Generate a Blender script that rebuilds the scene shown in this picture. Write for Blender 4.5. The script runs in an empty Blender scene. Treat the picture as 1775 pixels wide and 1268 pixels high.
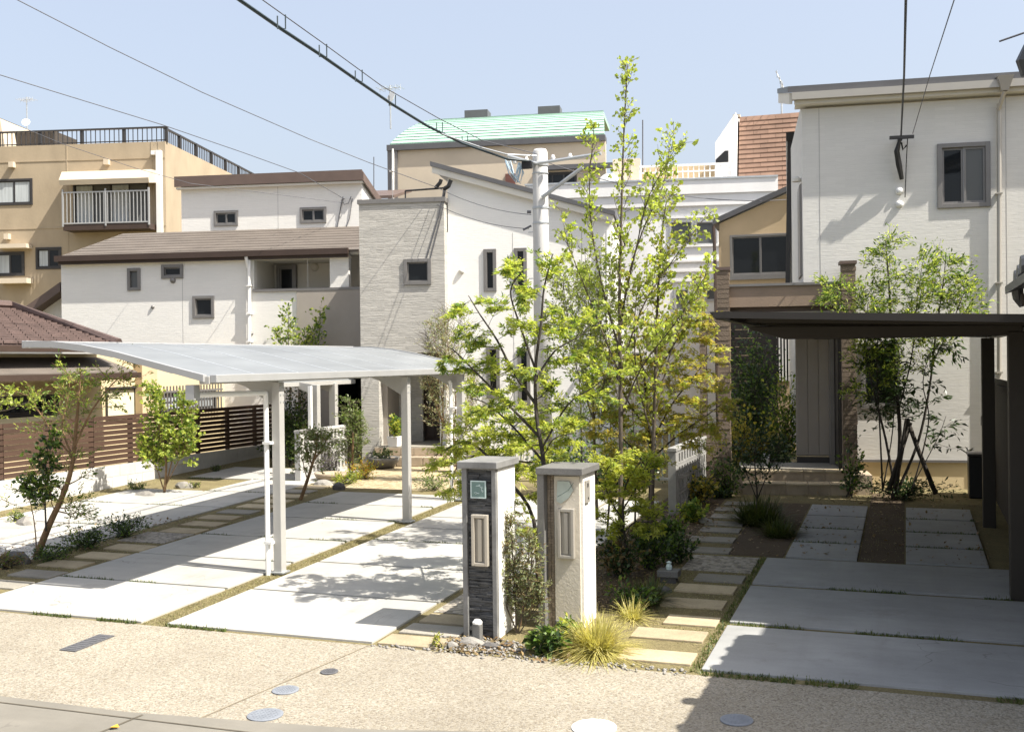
import bpy, bmesh, math, random
import numpy as np
from mathutils import Matrix, Vector

SC = bpy.context.scene
COL = SC.collection
R = math.radians

# ------------------------------------------------------------------ camera
W, H, F = 1775.0, 1268.0, 1850.0          # photograph size and focal length in pixels
YAW, PITCH, ROLL = R(20.3), R(-0.27), R(0.7)
CAM = np.array([0.0, 0.0, 2.4])
_fw = np.array([-math.sin(YAW) * math.cos(PITCH), math.cos(YAW) * math.cos(PITCH), math.sin(PITCH)])
_r0 = np.array([math.cos(YAW), math.sin(YAW), 0.0])
_u0 = np.cross(_r0, _fw)
_ri = _r0 * math.cos(ROLL) - _u0 * math.sin(ROLL)
_up = _u0 * math.cos(ROLL) + _r0 * math.sin(ROLL)
cam_data = bpy.data.cameras.new('camera')
cam = bpy.data.objects.new('camera', cam_data)
COL.objects.link(cam)
cam_data.sensor_width = 36.0
cam_data.lens = F / W * 36.0
cam_data.clip_start, cam_data.clip_end = 0.05, 3000.0
cam.matrix_world = Matrix(((_ri[0], _up[0], -_fw[0], CAM[0]), (_ri[1], _up[1], -_fw[1], CAM[1]),
                           (_ri[2], _up[2], -_fw[2], CAM[2]), (0, 0, 0, 1)))
SC.camera = cam

# ------------------------------------------------------------------ light
SUN_EL, SUN_PHI = R(54.0), R(6.0)        # high sun from the right, a little behind the camera
SUN_DIR = Vector((math.cos(SUN_EL) * math.cos(SUN_PHI), -math.cos(SUN_EL) * math.sin(SUN_PHI), math.sin(SUN_EL)))
world = bpy.data.worlds.new('World')
SC.world = world
world.use_nodes = True
wn = world.node_tree.nodes
wl = world.node_tree.links
sky = wn.new('ShaderNodeTexSky')
sky.sky_type = 'NISHITA'
sky.sun_disc = False
sky.sun_elevation = SUN_EL
sky.sun_rotation = math.atan2(SUN_DIR.x, SUN_DIR.y)
sky.altitude = 20.0
sky.air_density = 1.25
sky.dust_density = 5.5
sky.ozone_density = 3.0
veil = wn.new('ShaderNodeMix'); veil.data_type = 'RGBA'       # thin even spring haze over the whole sky
veil.inputs[0].default_value = 0.55
veil.inputs[7].default_value = (2.75, 2.87, 3.2, 1)
wl.new(sky.outputs['Color'], veil.inputs[6])
wl.new(veil.outputs[2], wn['Background'].inputs['Color'])
wn['Background'].inputs['Strength'].default_value = 0.13
sun_data = bpy.data.lights.new('sun', 'SUN')
sun_data.energy = 4.8
sun_data.angle = R(0.5)
sun_data.color = (1.0, 0.95, 0.86)
sun = bpy.data.objects.new('sun', sun_data)
COL.objects.link(sun)
sun.rotation_euler = SUN_DIR.to_track_quat('Z', 'Y').to_euler()
SC.view_settings.view_transform = 'Standard'
SC.view_settings.look = 'None'
SC.view_settings.exposure = 1.1
SC.view_settings.gamma = 1.0
SC.view_settings.use_curve_mapping = False

# ------------------------------------------------------------------ measuring helpers: pixel of the photograph -> point on a real plane
def ray(x, y):
    return _fw + _ri * (x - W / 2) / F - _up * (y - H / 2) / F
def hit(x, y, p0, n):
    d = ray(x, y); n = np.array(n, float)
    return CAM + d * (((np.array(p0, float) - CAM) @ n) / (d @ n))
SL = 0.03
def zg(y):                                 # the ground rises 3 % away from the street, then levels out
    return SL * (min(max(y, -30.0), 20.0) - 8.0)
def G(x, y):
    return hit(x, y, (0, 8, 0), (0, -SL, 1))
def oX(x, y, X): return hit(x, y, (X, 0, 0), (1, 0, 0))
def oY(x, y, Y): return hit(x, y, (0, Y, 0), (0, 1, 0))
def oZ(x, y, Z): return hit(x, y, (0, 0, Z), (0, 0, 1))

# ------------------------------------------------------------------ mesh helpers
def link(o, parent=None):
    COL.objects.link(o)
    if parent is not None: o.parent = parent
    return o
def tag(o, label=None, cat=None, group=None, kind=None):
    if label: o['label'] = label
    if cat: o['category'] = cat
    if group: o['group'] = group
    if kind: o['kind'] = kind
    return o
def thing(name, label, cat, loc=(0, 0, 0), rz=0.0, group=None):
    o = bpy.data.objects.new(name, None)
    o.empty_display_size = 0.2
    COL.objects.link(o)
    o.location = [float(v) for v in loc]; o.rotation_euler = (0, 0, rz)
    return tag(o, label, cat, group)

class MB:
    def __init__(s): s.v = []; s.f = []
    def add(s, vs, fs):
        b = len(s.v); s.v += [tuple(float(c) for c in p) for p in vs]; s.f += [tuple(b + i for i in f) for f in fs]
        return s
    def box(s, x0, x1, y0, y1, z0, z1):
        if x0 > x1: x0, x1 = x1, x0
        if y0 > y1: y0, y1 = y1, y0
        if z0 > z1: z0, z1 = z1, z0
        return s.add([(x0, y0, z0), (x1, y0, z0), (x1, y1, z0), (x0, y1, z0), (x0, y0, z1), (x1, y0, z1), (x1, y1, z1), (x0, y1, z1)],
                     [(0, 3, 2, 1), (4, 5, 6, 7), (0, 1, 5, 4), (1, 2, 6, 5), (2, 3, 7, 6), (3, 0, 4, 7)])
    def prism(s, poly, vec):               # polygon (3-D points) extruded along vec
        n = len(poly); vec = np.array(vec, float)
        a = [np.array(p, float) for p in poly]; b = [p + vec for p in a]
        nrm = sum(np.cross(a[i], a[(i + 1) % n]) for i in range(n))
        if nrm @ vec > 0: a = a[::-1]; b = b[::-1]
        return s.add(a + b, [tuple(range(n)), tuple(range(2 * n - 1, n - 1, -1))] +
                     [(i, n + i, n + (i + 1) % n, (i + 1) % n) for i in range(n)])
    def quad(s, *p): return s.add(p, [tuple(range(len(p)))])
    def tube(s, path, r0, r1=None, n=6, cap=True):
        path = [np.array(p, float) for p in path]
        m = len(path)
        rad = list(r0) if hasattr(r0, '__len__') else [r0 + ((r0 if r1 is None else r1) - r0) * i / max(1, m - 1) for i in range(m)]
        vs = []; ref = None
        for i in range(m):
            t = path[min(i + 1, m - 1)] - path[max(i - 1, 0)]
            t = t / (np.linalg.norm(t) + 1e-9)
            if ref is None or abs(ref @ t) > 0.95:
                ref = np.array([0, 0, 1.0]) if abs(t[2]) < 0.9 else np.array([1.0, 0, 0])
            a = np.cross(t, ref); a /= np.linalg.norm(a) + 1e-9; b = np.cross(t, a); ref = np.cross(a, t)
            for k in range(n):
                th = 2 * math.pi * k / n
                vs.append(path[i] + rad[i] * (a * math.cos(th) + b * math.sin(th)))
        fs = []
        for i in range(m - 1):
            for k in range(n):
                fs.append((i * n + k, i * n + (k + 1) % n, (i + 1) * n + (k + 1) % n, (i + 1) * n + k))
        if cap: fs.append(tuple(range(n))[::-1]); fs.append(tuple((m - 1) * n + k for k in range(n)))
        return s.add(vs, fs)
    def lathe(s, prof, n=16, c=(0, 0, 0)):
        vs = []; m = len(prof)
        for r_, z in prof:
            for k in range(n):
                th = 2 * math.pi * k / n
                vs.append((c[0] + r_ * math.cos(th), c[1] + r_ * math.sin(th), c[2] + z))
        fs = [(i * n + k, i * n + (k + 1) % n, (i + 1) * n + (k + 1) % n, (i + 1) * n + k) for i in range(m - 1) for k in range(n)]
        fs += [tuple(range(n))[::-1], tuple((m - 1) * n + k for k in range(n))]
        return s.add(vs, fs)
    def mesh(s, name, mat):
        me = bpy.data.meshes.new(name)
        me.from_pydata(s.v, [], s.f); me.update()
        if mat: me.materials.append(mat)
        return me
    def build(s, name, mat, parent=None, smooth=False, bevel=0.0, label=None):
        me = s.mesh(name, mat)
        if smooth: me.polygons.foreach_set('use_smooth', [True] * len(me.polygons))
        o = link(bpy.data.objects.new(name, me), parent)
        if bevel:
            m = o.modifiers.new('bevel', 'BEVEL'); m.width = bevel; m.segments = 2; m.limit_method = 'ANGLE'; m.angle_limit = R(40)
        if label: o['label'] = label
        return o
def box(name, mat, parent, x0, x1, y0, y1, z0, z1, bevel=0.0, label=None):
    return MB().box(x0, x1, y0, y1, z0, z1).build(name, mat, parent, bevel=bevel, label=label)
def dup(o, parent=None, loc=None, rot=None, scale=None):
    c = o.copy(); COL.objects.link(c)
    if parent is not None: c.parent = parent
    if loc is not None: c.location = [float(v) for v in loc]
    if rot is not None: c.rotation_euler = rot
    if scale is not None: c.scale = scale
    return c
def np_mesh(name, verts, faces, mat, parent=None):   # verts (N,3), faces (M,k) of equal size
    me = bpy.data.meshes.new(name)
    k = faces.shape[1]
    me.vertices.add(len(verts)); me.vertices.foreach_set('co', verts.astype(np.float32).ravel())
    me.loops.add(faces.size); me.loops.foreach_set('vertex_index', faces.astype(np.int32).ravel())
    me.polygons.add(len(faces)); me.polygons.foreach_set('loop_start', np.arange(0, faces.size, k, dtype=np.int32))
    me.update(calc_edges=True); me.validate()
    me.materials.append(mat)
    return link(bpy.data.objects.new(name, me), parent)

# ------------------------------------------------------------------ materials
def new_mat(name):
    m = bpy.data.materials.new(name); m.use_nodes = True
    return m, m.node_tree.nodes, m.node_tree.links, m.node_tree.nodes['Principled BSDF']
def vec_pos(n, l, scale=(1, 1, 1)):
    g = n.new('ShaderNodeNewGeometry'); mp = n.new('ShaderNodeMapping')
    mp.inputs['Scale'].default_value = scale
    l.new(g.outputs['Position'], mp.inputs['Vector'])
    return mp.outputs['Vector']
def mixc(n, l, fac, a, b, mode='MIX'):
    m = n.new('ShaderNodeMix'); m.data_type = 'RGBA'; m.blend_type = mode
    if isinstance(fac, (int, float)): m.inputs[0].default_value = fac
    else: l.new(fac, m.inputs[0])
    for i, c in ((6, a), (7, b)):
        if isinstance(c, tuple): m.inputs[i].default_value = (*c, 1)
        else: l.new(c, m.inputs[i])
    return m.outputs[2]
def noise(n, l, vec, scale, detail=4, rough=0.6):
    t = n.new('ShaderNodeTexNoise'); t.inputs['Scale'].default_value = scale
    t.inputs['Detail'].default_value = detail; t.inputs['Roughness'].default_value = rough
    l.new(vec, t.inputs['Vector']); return t.outputs['Fac']
def ramp(n, l, fac, a, b):
    rp = n.new('ShaderNodeMapRange'); rp.inputs[1].default_value = a; rp.inputs[2].default_value = b
    l.new(fac, rp.inputs[0]); return rp.outputs[0]
def mul(c, k): return tuple(min(1.0, x * k) for x in c)
def pmat(name, col, rough=0.7, var=0.12, vs=2.5, bump=0.0, bs=40.0, stretch=(1, 1, 1), metal=0.0, spec=0.4, col2=None, piece=0.0, fine=0.0):
    m, n, l, b = new_mat(name)
    v = vec_pos(n, l, stretch)
    f = ramp(n, l, noise(n, l, v, vs), 0.3, 0.7)
    c = mixc(n, l, f, mul(col, 1 - var), col2 if col2 else mul(col, 1 + var))
    if fine:
        f2 = ramp(n, l, noise(n, l, v, bs, 3), 0.35, 0.65)
        c = mixc(n, l, fine, c, mixc(n, l, f2, mul(col, 0.55), mul(col, 1.5)))
    if piece:
        oi = n.new('ShaderNodeObjectInfo'); hs = n.new('ShaderNodeHueSaturation')
        l.new(ramp(n, l, oi.outputs['Random'], 0, 1), hs.inputs['Value'])
        mr = n.new('ShaderNodeMapRange'); mr.inputs[3].default_value = 1 - piece; mr.inputs[4].default_value = 1 + piece
        l.new(oi.outputs['Random'], mr.inputs[0]); l.new(mr.outputs[0], hs.inputs['Value'])
        l.new(c, hs.inputs['Color']); c = hs.outputs['Color']
    l.new(c, b.inputs['Base Color'])
    b.inputs['Roughness'].default_value = rough; b.inputs['Metallic'].default_value = metal
    b.inputs['Specular IOR Level'].default_value = spec
    if bump:
        bp = n.new('ShaderNodeBump'); bp.inputs['Strength'].default_value = bump; bp.inputs['Distance'].default_value = 0.02
        l.new(noise(n, l, v, bs, 5, 0.65), bp.inputs['Height']); l.new(bp.outputs['Normal'], b.inputs['Normal'])
    return m
def siding(name, col, rows=6.0, bump=0.5, var=0.05, brick=None):
    # cement siding with a split-stone face: short horizontal ripples and faint board joints
    m, n, l, b = new_mat(name)
    g = n.new('ShaderNodeNewGeometry'); sp = n.new('ShaderNodeSeparateXYZ'); l.new(g.outputs['Position'], sp.inputs[0])
    ad = n.new('ShaderNodeMath'); ad.operation = 'ADD'
    l.new(sp.outputs[0], ad.inputs[0])
    hy = n.new('ShaderNodeMath'); hy.operation = 'MULTIPLY'; hy.inputs[1].default_value = 1.0; l.new(sp.outputs[1], hy.inputs[0]); l.new(hy.outputs[0], ad.inputs[1])
    cb = n.new('ShaderNodeCombineXYZ'); l.new(ad.outputs[0], cb.inputs[0]); l.new(sp.outputs[2], cb.inputs[1])
    bt = n.new('ShaderNodeTexBrick'); l.new(cb.outputs[0], bt.inputs['Vector'])
    bt.inputs['Scale'].default_value = 1.0; bt.inputs['Brick Width'].default_value = 0.34; bt.inputs['Row Height'].default_value = 0.36 / rows
    bt.inputs['Mortar Size'].default_value = 0.003; bt.inputs['Mortar Smooth'].default_value = 0.6; bt.inputs['Bias'].default_value = 0.0
    k = brick or 0.06
    bt.inputs['Color1'].default_value = (*mul(col, 1 - k), 1); bt.inputs['Color2'].default_value = (*mul(col, 1 + k), 1); bt.inputs['Mortar'].default_value = (*mul(col, 0.90), 1)
    v = vec_pos(n, l, (1.2, 1.2, 8))
    nz = noise(n, l, v, 6.0, 5)
    stn = ramp(n, l, noise(n, l, vec_pos(n, l, (1, 1, 0.35)), 0.9, 5), 0.35, 0.75)
    c = mixc(n, l, ramp(n, l, nz, 0.3, 0.7), mul(col, 1 - var), mul(col, 1 + var))
    c = mixc(n, l, 0.6, c, bt.outputs['Color'])
    c = mixc(n, l, stn, c, mixc(n, l, 0.22, c, mul(col, 0.82)))
    l.new(c, b.inputs['Base Color'])
    b.inputs['Roughness'].default_value = 0.75; b.inputs['Specular IOR Level'].default_value = 0.25
    hm = n.new('ShaderNodeMath'); hm.operation = 'SUBTRACT'; l.new(nz, hm.inputs[0]); l.new(bt.outputs['Fac'], hm.inputs[1])
    bp = n.new('ShaderNodeBump'); bp.inputs['Strength'].default_value = bump; bp.inputs['Distance'].default_value = 0.015
    l.new(hm.outputs[0], bp.inputs['Height']); l.new(bp.outputs['Normal'], b.inputs['Normal'])
    return m
def glass(name, col=(0.012, 0.014, 0.016), rough=0.04):
    m, n, l, b = new_mat(name)
    b.inputs['Base Color'].default_value = (*col, 1); b.inputs['Roughness'].default_value = rough; b.inputs['Specular IOR Level'].default_value = 0.3
    v = vec_pos(n, l); bp = n.new('ShaderNodeBump'); bp.inputs['Strength'].default_value = 0.02; bp.inputs['Distance'].default_value = 0.05
    l.new(noise(n, l, v, 1.5, 2), bp.inputs['Height']); l.new(bp.outputs['Normal'], b.inputs['Normal'])
    return m
def leafmat(name, col, col2, trans=0.4, rough=0.45):
    m, n, l, b = new_mat(name)
    v = vec_pos(n, l)
    f = ramp(n, l, noise(n, l, v, 9.0, 3), 0.35, 0.65)
    c = mixc(n, l, f, col, col2)
    wh = n.new('ShaderNodeTexWhiteNoise'); wh.noise_dimensions = '3D'
    vr = n.new('ShaderNodeVectorMath'); vr.operation = 'SNAP'; vr.inputs[1].default_value = (0.035, 0.035, 0.035)
    l.new(v, vr.inputs[0]); l.new(vr.outputs[0], wh.inputs['Vector'])
    hs = n.new('ShaderNodeHueSaturation'); mr = n.new('ShaderNodeMapRange'); mr.inputs[3].default_value = 0.7; mr.inputs[4].default_value = 1.35
    l.new(wh.outputs['Value'], mr.inputs[0]); l.new(mr.outputs[0], hs.inputs['Value']); l.new(c, hs.inputs['Color']); c = hs.outputs['Color']
    l.new(c, b.inputs['Base Color']); b.inputs['Roughness'].default_value = rough; b.inputs['Specular IOR Level'].default_value = 0.35
    tr = n.new('ShaderNodeBsdfTranslucent')
    tc = mixc(n, l, 1.0, c, (1.0, 1.0, 0.55), 'MULTIPLY')
    g2 = n.new('ShaderNodeMix'); g2.data_type = 'RGBA'; g2.blend_type = 'ADD'; g2.inputs[0].default_value = 0.6
    l.new(tc, g2.inputs[6]); l.new(tc, g2.inputs[7]); l.new(g2.outputs[2], tr.inputs['Color'])
    mx = n.new('ShaderNodeMixShader'); mx.inputs[0].default_value = trans
    l.new(b.outputs[0], mx.inputs[1]); l.new(tr.outputs[0], mx.inputs[2])
    l.new(mx.outputs[0], n['Material Output'].inputs['Surface'])
    return m
def gravelmat(name, cols, scale, bump=0.5, wear=0.25):
    # exposed aggregate: one random tone per pebble
    m, n, l, b = new_mat(name)
    v = vec_pos(n, l)
    vo = n.new('ShaderNodeTexVoronoi'); vo.inputs['Scale'].default_value = scale; l.new(v, vo.inputs['Vector'])
    se = n.new('ShaderNodeSeparateColor'); l.new(vo.outputs['Color'], se.inputs[0])
    rp = n.new('ShaderNodeValToRGB'); l.new(se.outputs[0], rp.inputs[0])
    el = rp.color_ramp.elements
    while len(el) < len(cols): el.new(0.5)
    for i, c in enumerate(cols): el[i].position = i / (len(cols) - 1); el[i].color = (*c, 1)
    big = ramp(n, l, noise(n, l, v, 0.55, 5), 0.35, 0.7)
    c = mixc(n, l, big, rp.outputs[0], mixc(n, l, wear, rp.outputs[0], mul(cols[0], 0.8)))
    l.new(c, b.inputs['Base Color']); b.inputs['Roughness'].default_value = 0.8; b.inputs['Specular IOR Level'].default_value = 0.3
    bp = n.new('ShaderNodeBump'); bp.inputs['Strength'].default_value = bump; bp.inputs['Distance'].default_value = 0.012; bp.invert = True
    l.new(vo.outputs['Distance'], bp.inputs['Height']); l.new(bp.outputs['Normal'], b.inputs['Normal'])
    return m
def concretemat(name, col, stain=0.25, streak=True):
    m, n, l, b = new_mat(name)
    v = vec_pos(n, l)
    big = ramp(n, l, noise(n, l, v, 0.9, 6, 0.62), 0.3, 0.75)
    mid = ramp(n, l, noise(n, l, vec_pos(n, l, (0.6, 3.0, 1)), 2.2, 5), 0.3, 0.7)
    fine = noise(n, l, v, 90, 3)
    c = mixc(n, l, big, mul(col, 1.0), mul(col, 1 - stain))
    c = mixc(n, l, mid, c, mixc(n, l, 0.35, c, mul(col, 1 - stain * 1.3)))
    c = mixc(n, l, ramp(n, l, fine, 0.3, 0.7), mixc(n, l, 0.12, c, (0.1, 0.1, 0.1)), c)
    blot = ramp(n, l, noise(n, l, v, 3.1, 7, 0.7), 0.56, 0.74)
    c = mixc(n, l, blot, c, mixc(n, l, 0.32, c, (0.16, 0.14, 0.11)))
    tyre = ramp(n, l, noise(n, l, vec_pos(n, l, (3.2, 0.16, 1)), 1.6, 4), 0.52, 0.72)
    c = mixc(n, l, tyre, c, mixc(n, l, 0.14, c, (0.15, 0.14, 0.12)))
    wv = n.new('ShaderNodeVectorMath'); wv.operation = 'ADD'                 # a few hairline cracks
    wn_ = n.new('ShaderNodeTexNoise'); wn_.inputs['Scale'].default_value = 2.5; l.new(v, wn_.inputs['Vector']); l.new(v, wv.inputs[0]); l.new(wn_.outputs['Color'], wv.inputs[1])
    vc = n.new('ShaderNodeTexVoronoi'); vc.feature = 'DISTANCE_TO_EDGE'; vc.inputs['Scale'].default_value = 0.55; l.new(wv.outputs[0], vc.inputs['Vector'])
    ck = ramp(n, l, vc.outputs['Distance'], 0.005, 0.0015); cm = n.new('ShaderNodeMath'); cm.operation = 'MULTIPLY'
    l.new(ck, cm.inputs[0]); l.new(ramp(n, l, noise(n, l, v, 0.7, 2), 0.5, 0.6), cm.inputs[1])
    c = mixc(n, l, cm.outputs[0], c, mixc(n, l, 0.55, c, (0.1, 0.09, 0.08)))
    oi = n.new('ShaderNodeObjectInfo'); hs = n.new('ShaderNodeHueSaturation')
    mr = n.new('ShaderNodeMapRange'); mr.inputs[3].default_value = 0.92; mr.inputs[4].default_value = 1.06
    l.new(oi.outputs['Random'], mr.inputs[0]); l.new(mr.outputs[0], hs.inputs['Value']); l.new(c, hs.inputs['Color'])
    l.new(hs.outputs['Color'], b.inputs['Base Color']); b.inputs['Roughness'].default_value = 0.7; b.inputs['Specular IOR Level'].default_value = 0.3
    bp = n.new('ShaderNodeBump'); bp.inputs['Strength'].default_value = 0.13; bp.inputs['Distance'].default_value = 0.01
    l.new(fine, bp.inputs['Height']); l.new(bp.outputs['Normal'], b.inputs['Normal'])
    return m

M = {}
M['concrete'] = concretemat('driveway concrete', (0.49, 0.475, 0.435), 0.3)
M['concrete_shaded'] = concretemat('shade darkened driveway concrete', (0.38, 0.38, 0.37), 0.34)  # darker copy of the driveway concrete, deeper shade put into the colour
M['road'] = concretemat('road concrete', (0.255, 0.235, 0.195), 0.35)
M['apron'] = gravelmat('exposed aggregate', [(0.165, 0.14, 0.105), (0.27, 0.235, 0.175), (0.32, 0.285, 0.22), (0.39, 0.355, 0.29), (0.24, 0.22, 0.185)], 82, 0.35, 0.45)
M['gravel'] = gravelmat('path gravel', [(0.16, 0.14, 0.12), (0.3, 0.27, 0.22), (0.42, 0.38, 0.32)], 26, 0.8)
M['white_gravel'] = gravelmat('pale gravel', [(0.42, 0.38, 0.32), (0.56, 0.53, 0.48), (0.62, 0.6, 0.57)], 14, 0.9)
M['soil'] = pmat('dry mossy soil', (0.20, 0.165, 0.09), 0.95, 0.35, 3.0, 0.8, 60, col2=(0.23, 0.20, 0.10), fine=0.45, spec=0.1)
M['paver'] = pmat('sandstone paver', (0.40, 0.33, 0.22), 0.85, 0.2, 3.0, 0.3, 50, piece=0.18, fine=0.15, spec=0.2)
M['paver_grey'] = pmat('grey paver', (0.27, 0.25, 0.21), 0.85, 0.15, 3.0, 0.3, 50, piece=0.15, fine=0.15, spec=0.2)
M['white_siding'] = siding('white split stone siding', (0.75, 0.73, 0.685), 8, 0.25, 0.04, 0.03)
M['white_siding_fine'] = siding('white fine siding', (0.84, 0.825, 0.785), 8, 0.2, 0.03, 0.02)
M['d_siding'] = siding('off white brick siding', (0.64, 0.625, 0.585), 6, 0.2, 0.05, 0.04)
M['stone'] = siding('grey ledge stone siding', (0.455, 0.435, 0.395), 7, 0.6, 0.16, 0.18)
M['brick'] = pmat('brown split brick', (0.165, 0.125, 0.09), 0.85, 0.2, 4, 0.5, 50, piece=0.3, fine=0.2)
M['brown_wall'] = pmat('brown render', (0.27, 0.20, 0.145), 0.85, 0.08, 2, 0.2, 60)
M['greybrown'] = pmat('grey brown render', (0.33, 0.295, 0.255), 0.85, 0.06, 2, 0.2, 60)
M['tan'] = pmat('tan ribbed tile', (0.37, 0.30, 0.21), 0.8, 0.10, 1.2, 0.25, 20, stretch=(1, 1, 0.5), spec=0.3)
M['beige'] = pmat('beige render', (0.60, 0.49, 0.30), 0.85, 0.06, 1.5, 0.2, 60)
M['tan_e'] = pmat('warm beige siding', (0.52, 0.40, 0.25), 0.85, 0.06, 1.5, 0.2, 60)
M['gr_wall'] = pmat('pale beige render', (0.56, 0.48, 0.37), 0.85, 0.06, 1.0, 0.1, 60)
M['green_metal'] = pmat('mint green metal', (0.30, 0.455, 0.37), 0.7, 0.012, 1.0, 0.0, stretch=(1, 1, 6), spec=0.4)
M['w_wall'] = pmat('aged white paint', (0.76, 0.75, 0.73), 0.8, 0.07, 1.2, 0.05, 30, stretch=(1, 1, 0.25), spec=0.3)
M['shingle'] = pmat('red brown shingle', (0.25, 0.155, 0.11), 0.85, 0.22, 1.0, 0.2, 40, stretch=(1, 1, 0.35), piece=0.12)
M['roof_brown'] = pmat('brown slate roof', (0.135, 0.115, 0.098), 0.75, 0.12, 1.5, 0.3, 40, stretch=(1, 1, 3), spec=0.2)
M['roof_red'] = pmat('brown red roof tile', (0.105, 0.072, 0.063), 0.7, 0.25, 3.0, 0.3, 30)
M['dark_brown'] = pmat('dark brown metal', (0.05, 0.032, 0.024), 0.5, 0.1, 3)
M['brown_fascia'] = pmat('brown fascia', (0.12, 0.085, 0.07), 0.55, 0.1, 3)
M['dark_grey'] = pmat('dark grey metal roof', (0.10, 0.10, 0.105), 0.5, 0.1, 2)
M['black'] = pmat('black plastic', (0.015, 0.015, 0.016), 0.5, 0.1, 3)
M['soffit'] = pmat('pale soffit', (0.66, 0.63, 0.56), 0.8, 0.04, 2)
M['frame_grey'] = pmat('bronze grey aluminium', (0.20, 0.19, 0.18), 0.4, 0.06, 4, metal=0.3)
M['frame_dark'] = pmat('dark window frame', (0.04, 0.037, 0.036), 0.4, 0.06, 4)
M['steel'] = pmat('brushed aluminium', (0.42, 0.42, 0.415), 0.42, 0.05, 3, metal=0.35, spec=0.5)
M['steel_lit'] = pmat('silver grey beam', (0.40, 0.39, 0.365), 0.5, 0.05, 3, metal=0.15)
M['poly'] = pmat('frosted polycarbonate', (0.19, 0.20, 0.205), 0.45, 0.2, 1.5, spec=0.35, stretch=(1, 0.3, 1))
M['bronze'] = pmat('dark bronze aluminium', (0.036, 0.030, 0.024), 0.5, 0.08, 3, metal=0.2)
M['bronze_dark'] = pmat('black bronze aluminium', (0.03, 0.026, 0.022), 0.5, 0.08, 3)
M['smoke'] = pmat('smoked polycarbonate', (0.035, 0.03, 0.026), 0.25, 0.1, 1, spec=0.5)
M['white_paint'] = pmat('white paint', (0.78, 0.77, 0.74), 0.55, 0.05, 2)
M['white_render'] = pmat('white render', (0.76, 0.74, 0.69), 0.85, 0.05, 4, 0.25, 60)
M['granite'] = pmat('grey granite', (0.15, 0.146, 0.138), 0.6, 0.12, 5, 0.2, 120, fine=0.35)
M['marble'] = pmat('pale veined stone', (0.20, 0.197, 0.19), 0.6, 0.25, 6, 0.1, 60)
M['slate'] = pmat('black slate strips', (0.085, 0.085, 0.085), 0.6, 0.7, 9, 0.5, 60, stretch=(1, 1, 6), spec=0.5)
M['plaster'] = pmat('cream plaster', (0.58, 0.53, 0.44), 0.9, 0.05, 3, 0.3, 30)
M['mosaic'] = pmat('brown mosaic', (0.22, 0.175, 0.125), 0.6, 0.3, 18, 0.2, 60)
M['letterbox'] = pmat('champagne metal', (0.50, 0.455, 0.38), 0.35, 0.04, 3, metal=0.3)
M['letterbox_grey'] = pmat('grey champagne metal', (0.40, 0.375, 0.33), 0.35, 0.04, 3, metal=0.3)
M['sign_glass'] = glass('glass name plate', (0.16, 0.24, 0.22), 0.12)
M['sign_edge'] = pmat('frosted etched glass', (0.55, 0.66, 0.63), 0.5, 0.1, 10)
M['block'] = pmat('white concrete block', (0.44, 0.43, 0.41), 0.9, 0.08, 4, 0.3, 80, piece=0.06)
M['block_shaded'] = pmat('shade toned concrete block', (0.27, 0.265, 0.25), 0.9, 0.15, 4, 0.4, 60, piece=0.12)  # shade on the right slotted wall, put into the block colour
M['block_grey'] = pmat('grey concrete block', (0.50, 0.49, 0.47), 0.9, 0.08, 4, 0.3, 80, piece=0.06)
M['fence_wood'] = pmat('brown fence board', (0.066, 0.038, 0.026), 0.55, 0.2, 3, 0.2, 40, stretch=(1, 0.3, 3), piece=0.15)
M['pole'] = pmat('utility pole concrete', (0.55, 0.54, 0.52), 0.85, 0.1, 3, 0.2, 60)
M['galv'] = pmat('galvanised steel', (0.45, 0.47, 0.48), 0.45, 0.1, 8, metal=0.5)
M['cable'] = pmat('dark cable', (0.03, 0.045, 0.05), 0.5, 0.1, 3)
M['wire'] = pmat('grey wire', (0.10, 0.10, 0.11), 0.5, 0.1, 3)
M['bluecable'] = pmat('pale blue cable', (0.35, 0.45, 0.52), 0.5, 0.1, 6)
M['rustbox'] = pmat('rust brown box', (0.14, 0.06, 0.045), 0.6, 0.1, 6)
M['glass'] = glass('window glass')
M['glass_grey'] = glass('frosted glass', (0.11, 0.115, 0.115), 0.3)
M['curtain'] = pmat('pale curtain', (0.42, 0.45, 0.46), 0.8, 0.2, 2, stretch=(6, 6, 0.3))
M['shoji'] = pmat('cream screen', (0.68, 0.62, 0.42), 0.8, 0.04, 2)
M['iron'] = pmat('cast iron', (0.10, 0.10, 0.105), 0.6, 0.2, 30, 0.3, 90)
M['cover_grey'] = pmat('grey plastic cover', (0.20, 0.215, 0.24), 0.5, 0.1, 12, 0.2, 80)
M['kawara'] = pmat('dark grey roof tile', (0.05, 0.052, 0.055), 0.45, 0.15, 6, spec=0.5)
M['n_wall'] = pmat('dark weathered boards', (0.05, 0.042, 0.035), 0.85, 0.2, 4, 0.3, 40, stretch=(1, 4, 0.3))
M['rock'] = pmat('grey rock', (0.25, 0.235, 0.21), 0.9, 0.25, 6, 0.6, 20)
M['rock_dark'] = pmat('dark rock', (0.10, 0.095, 0.09), 0.9, 0.25, 6, 0.6, 20)
M['stone_step'] = pmat('tan step stone', (0.36, 0.29, 0.21), 0.85, 0.2, 4, 0.3, 50, piece=0.1)
M['bark'] = pmat('grey brown bark', (0.10, 0.08, 0.06), 0.9, 0.3, 12, 0.6, 50, stretch=(1, 1, 0.4))
M['bark_dark'] = pmat('dark bark', (0.05, 0.042, 0.035), 0.9, 0.3, 12, 0.6, 50, stretch=(1, 1, 0.4))
M['bark_tan'] = pmat('tan bark', (0.20, 0.125, 0.065), 0.9, 0.3, 12, 0.5, 50, stretch=(1, 1, 0.4))
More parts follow.
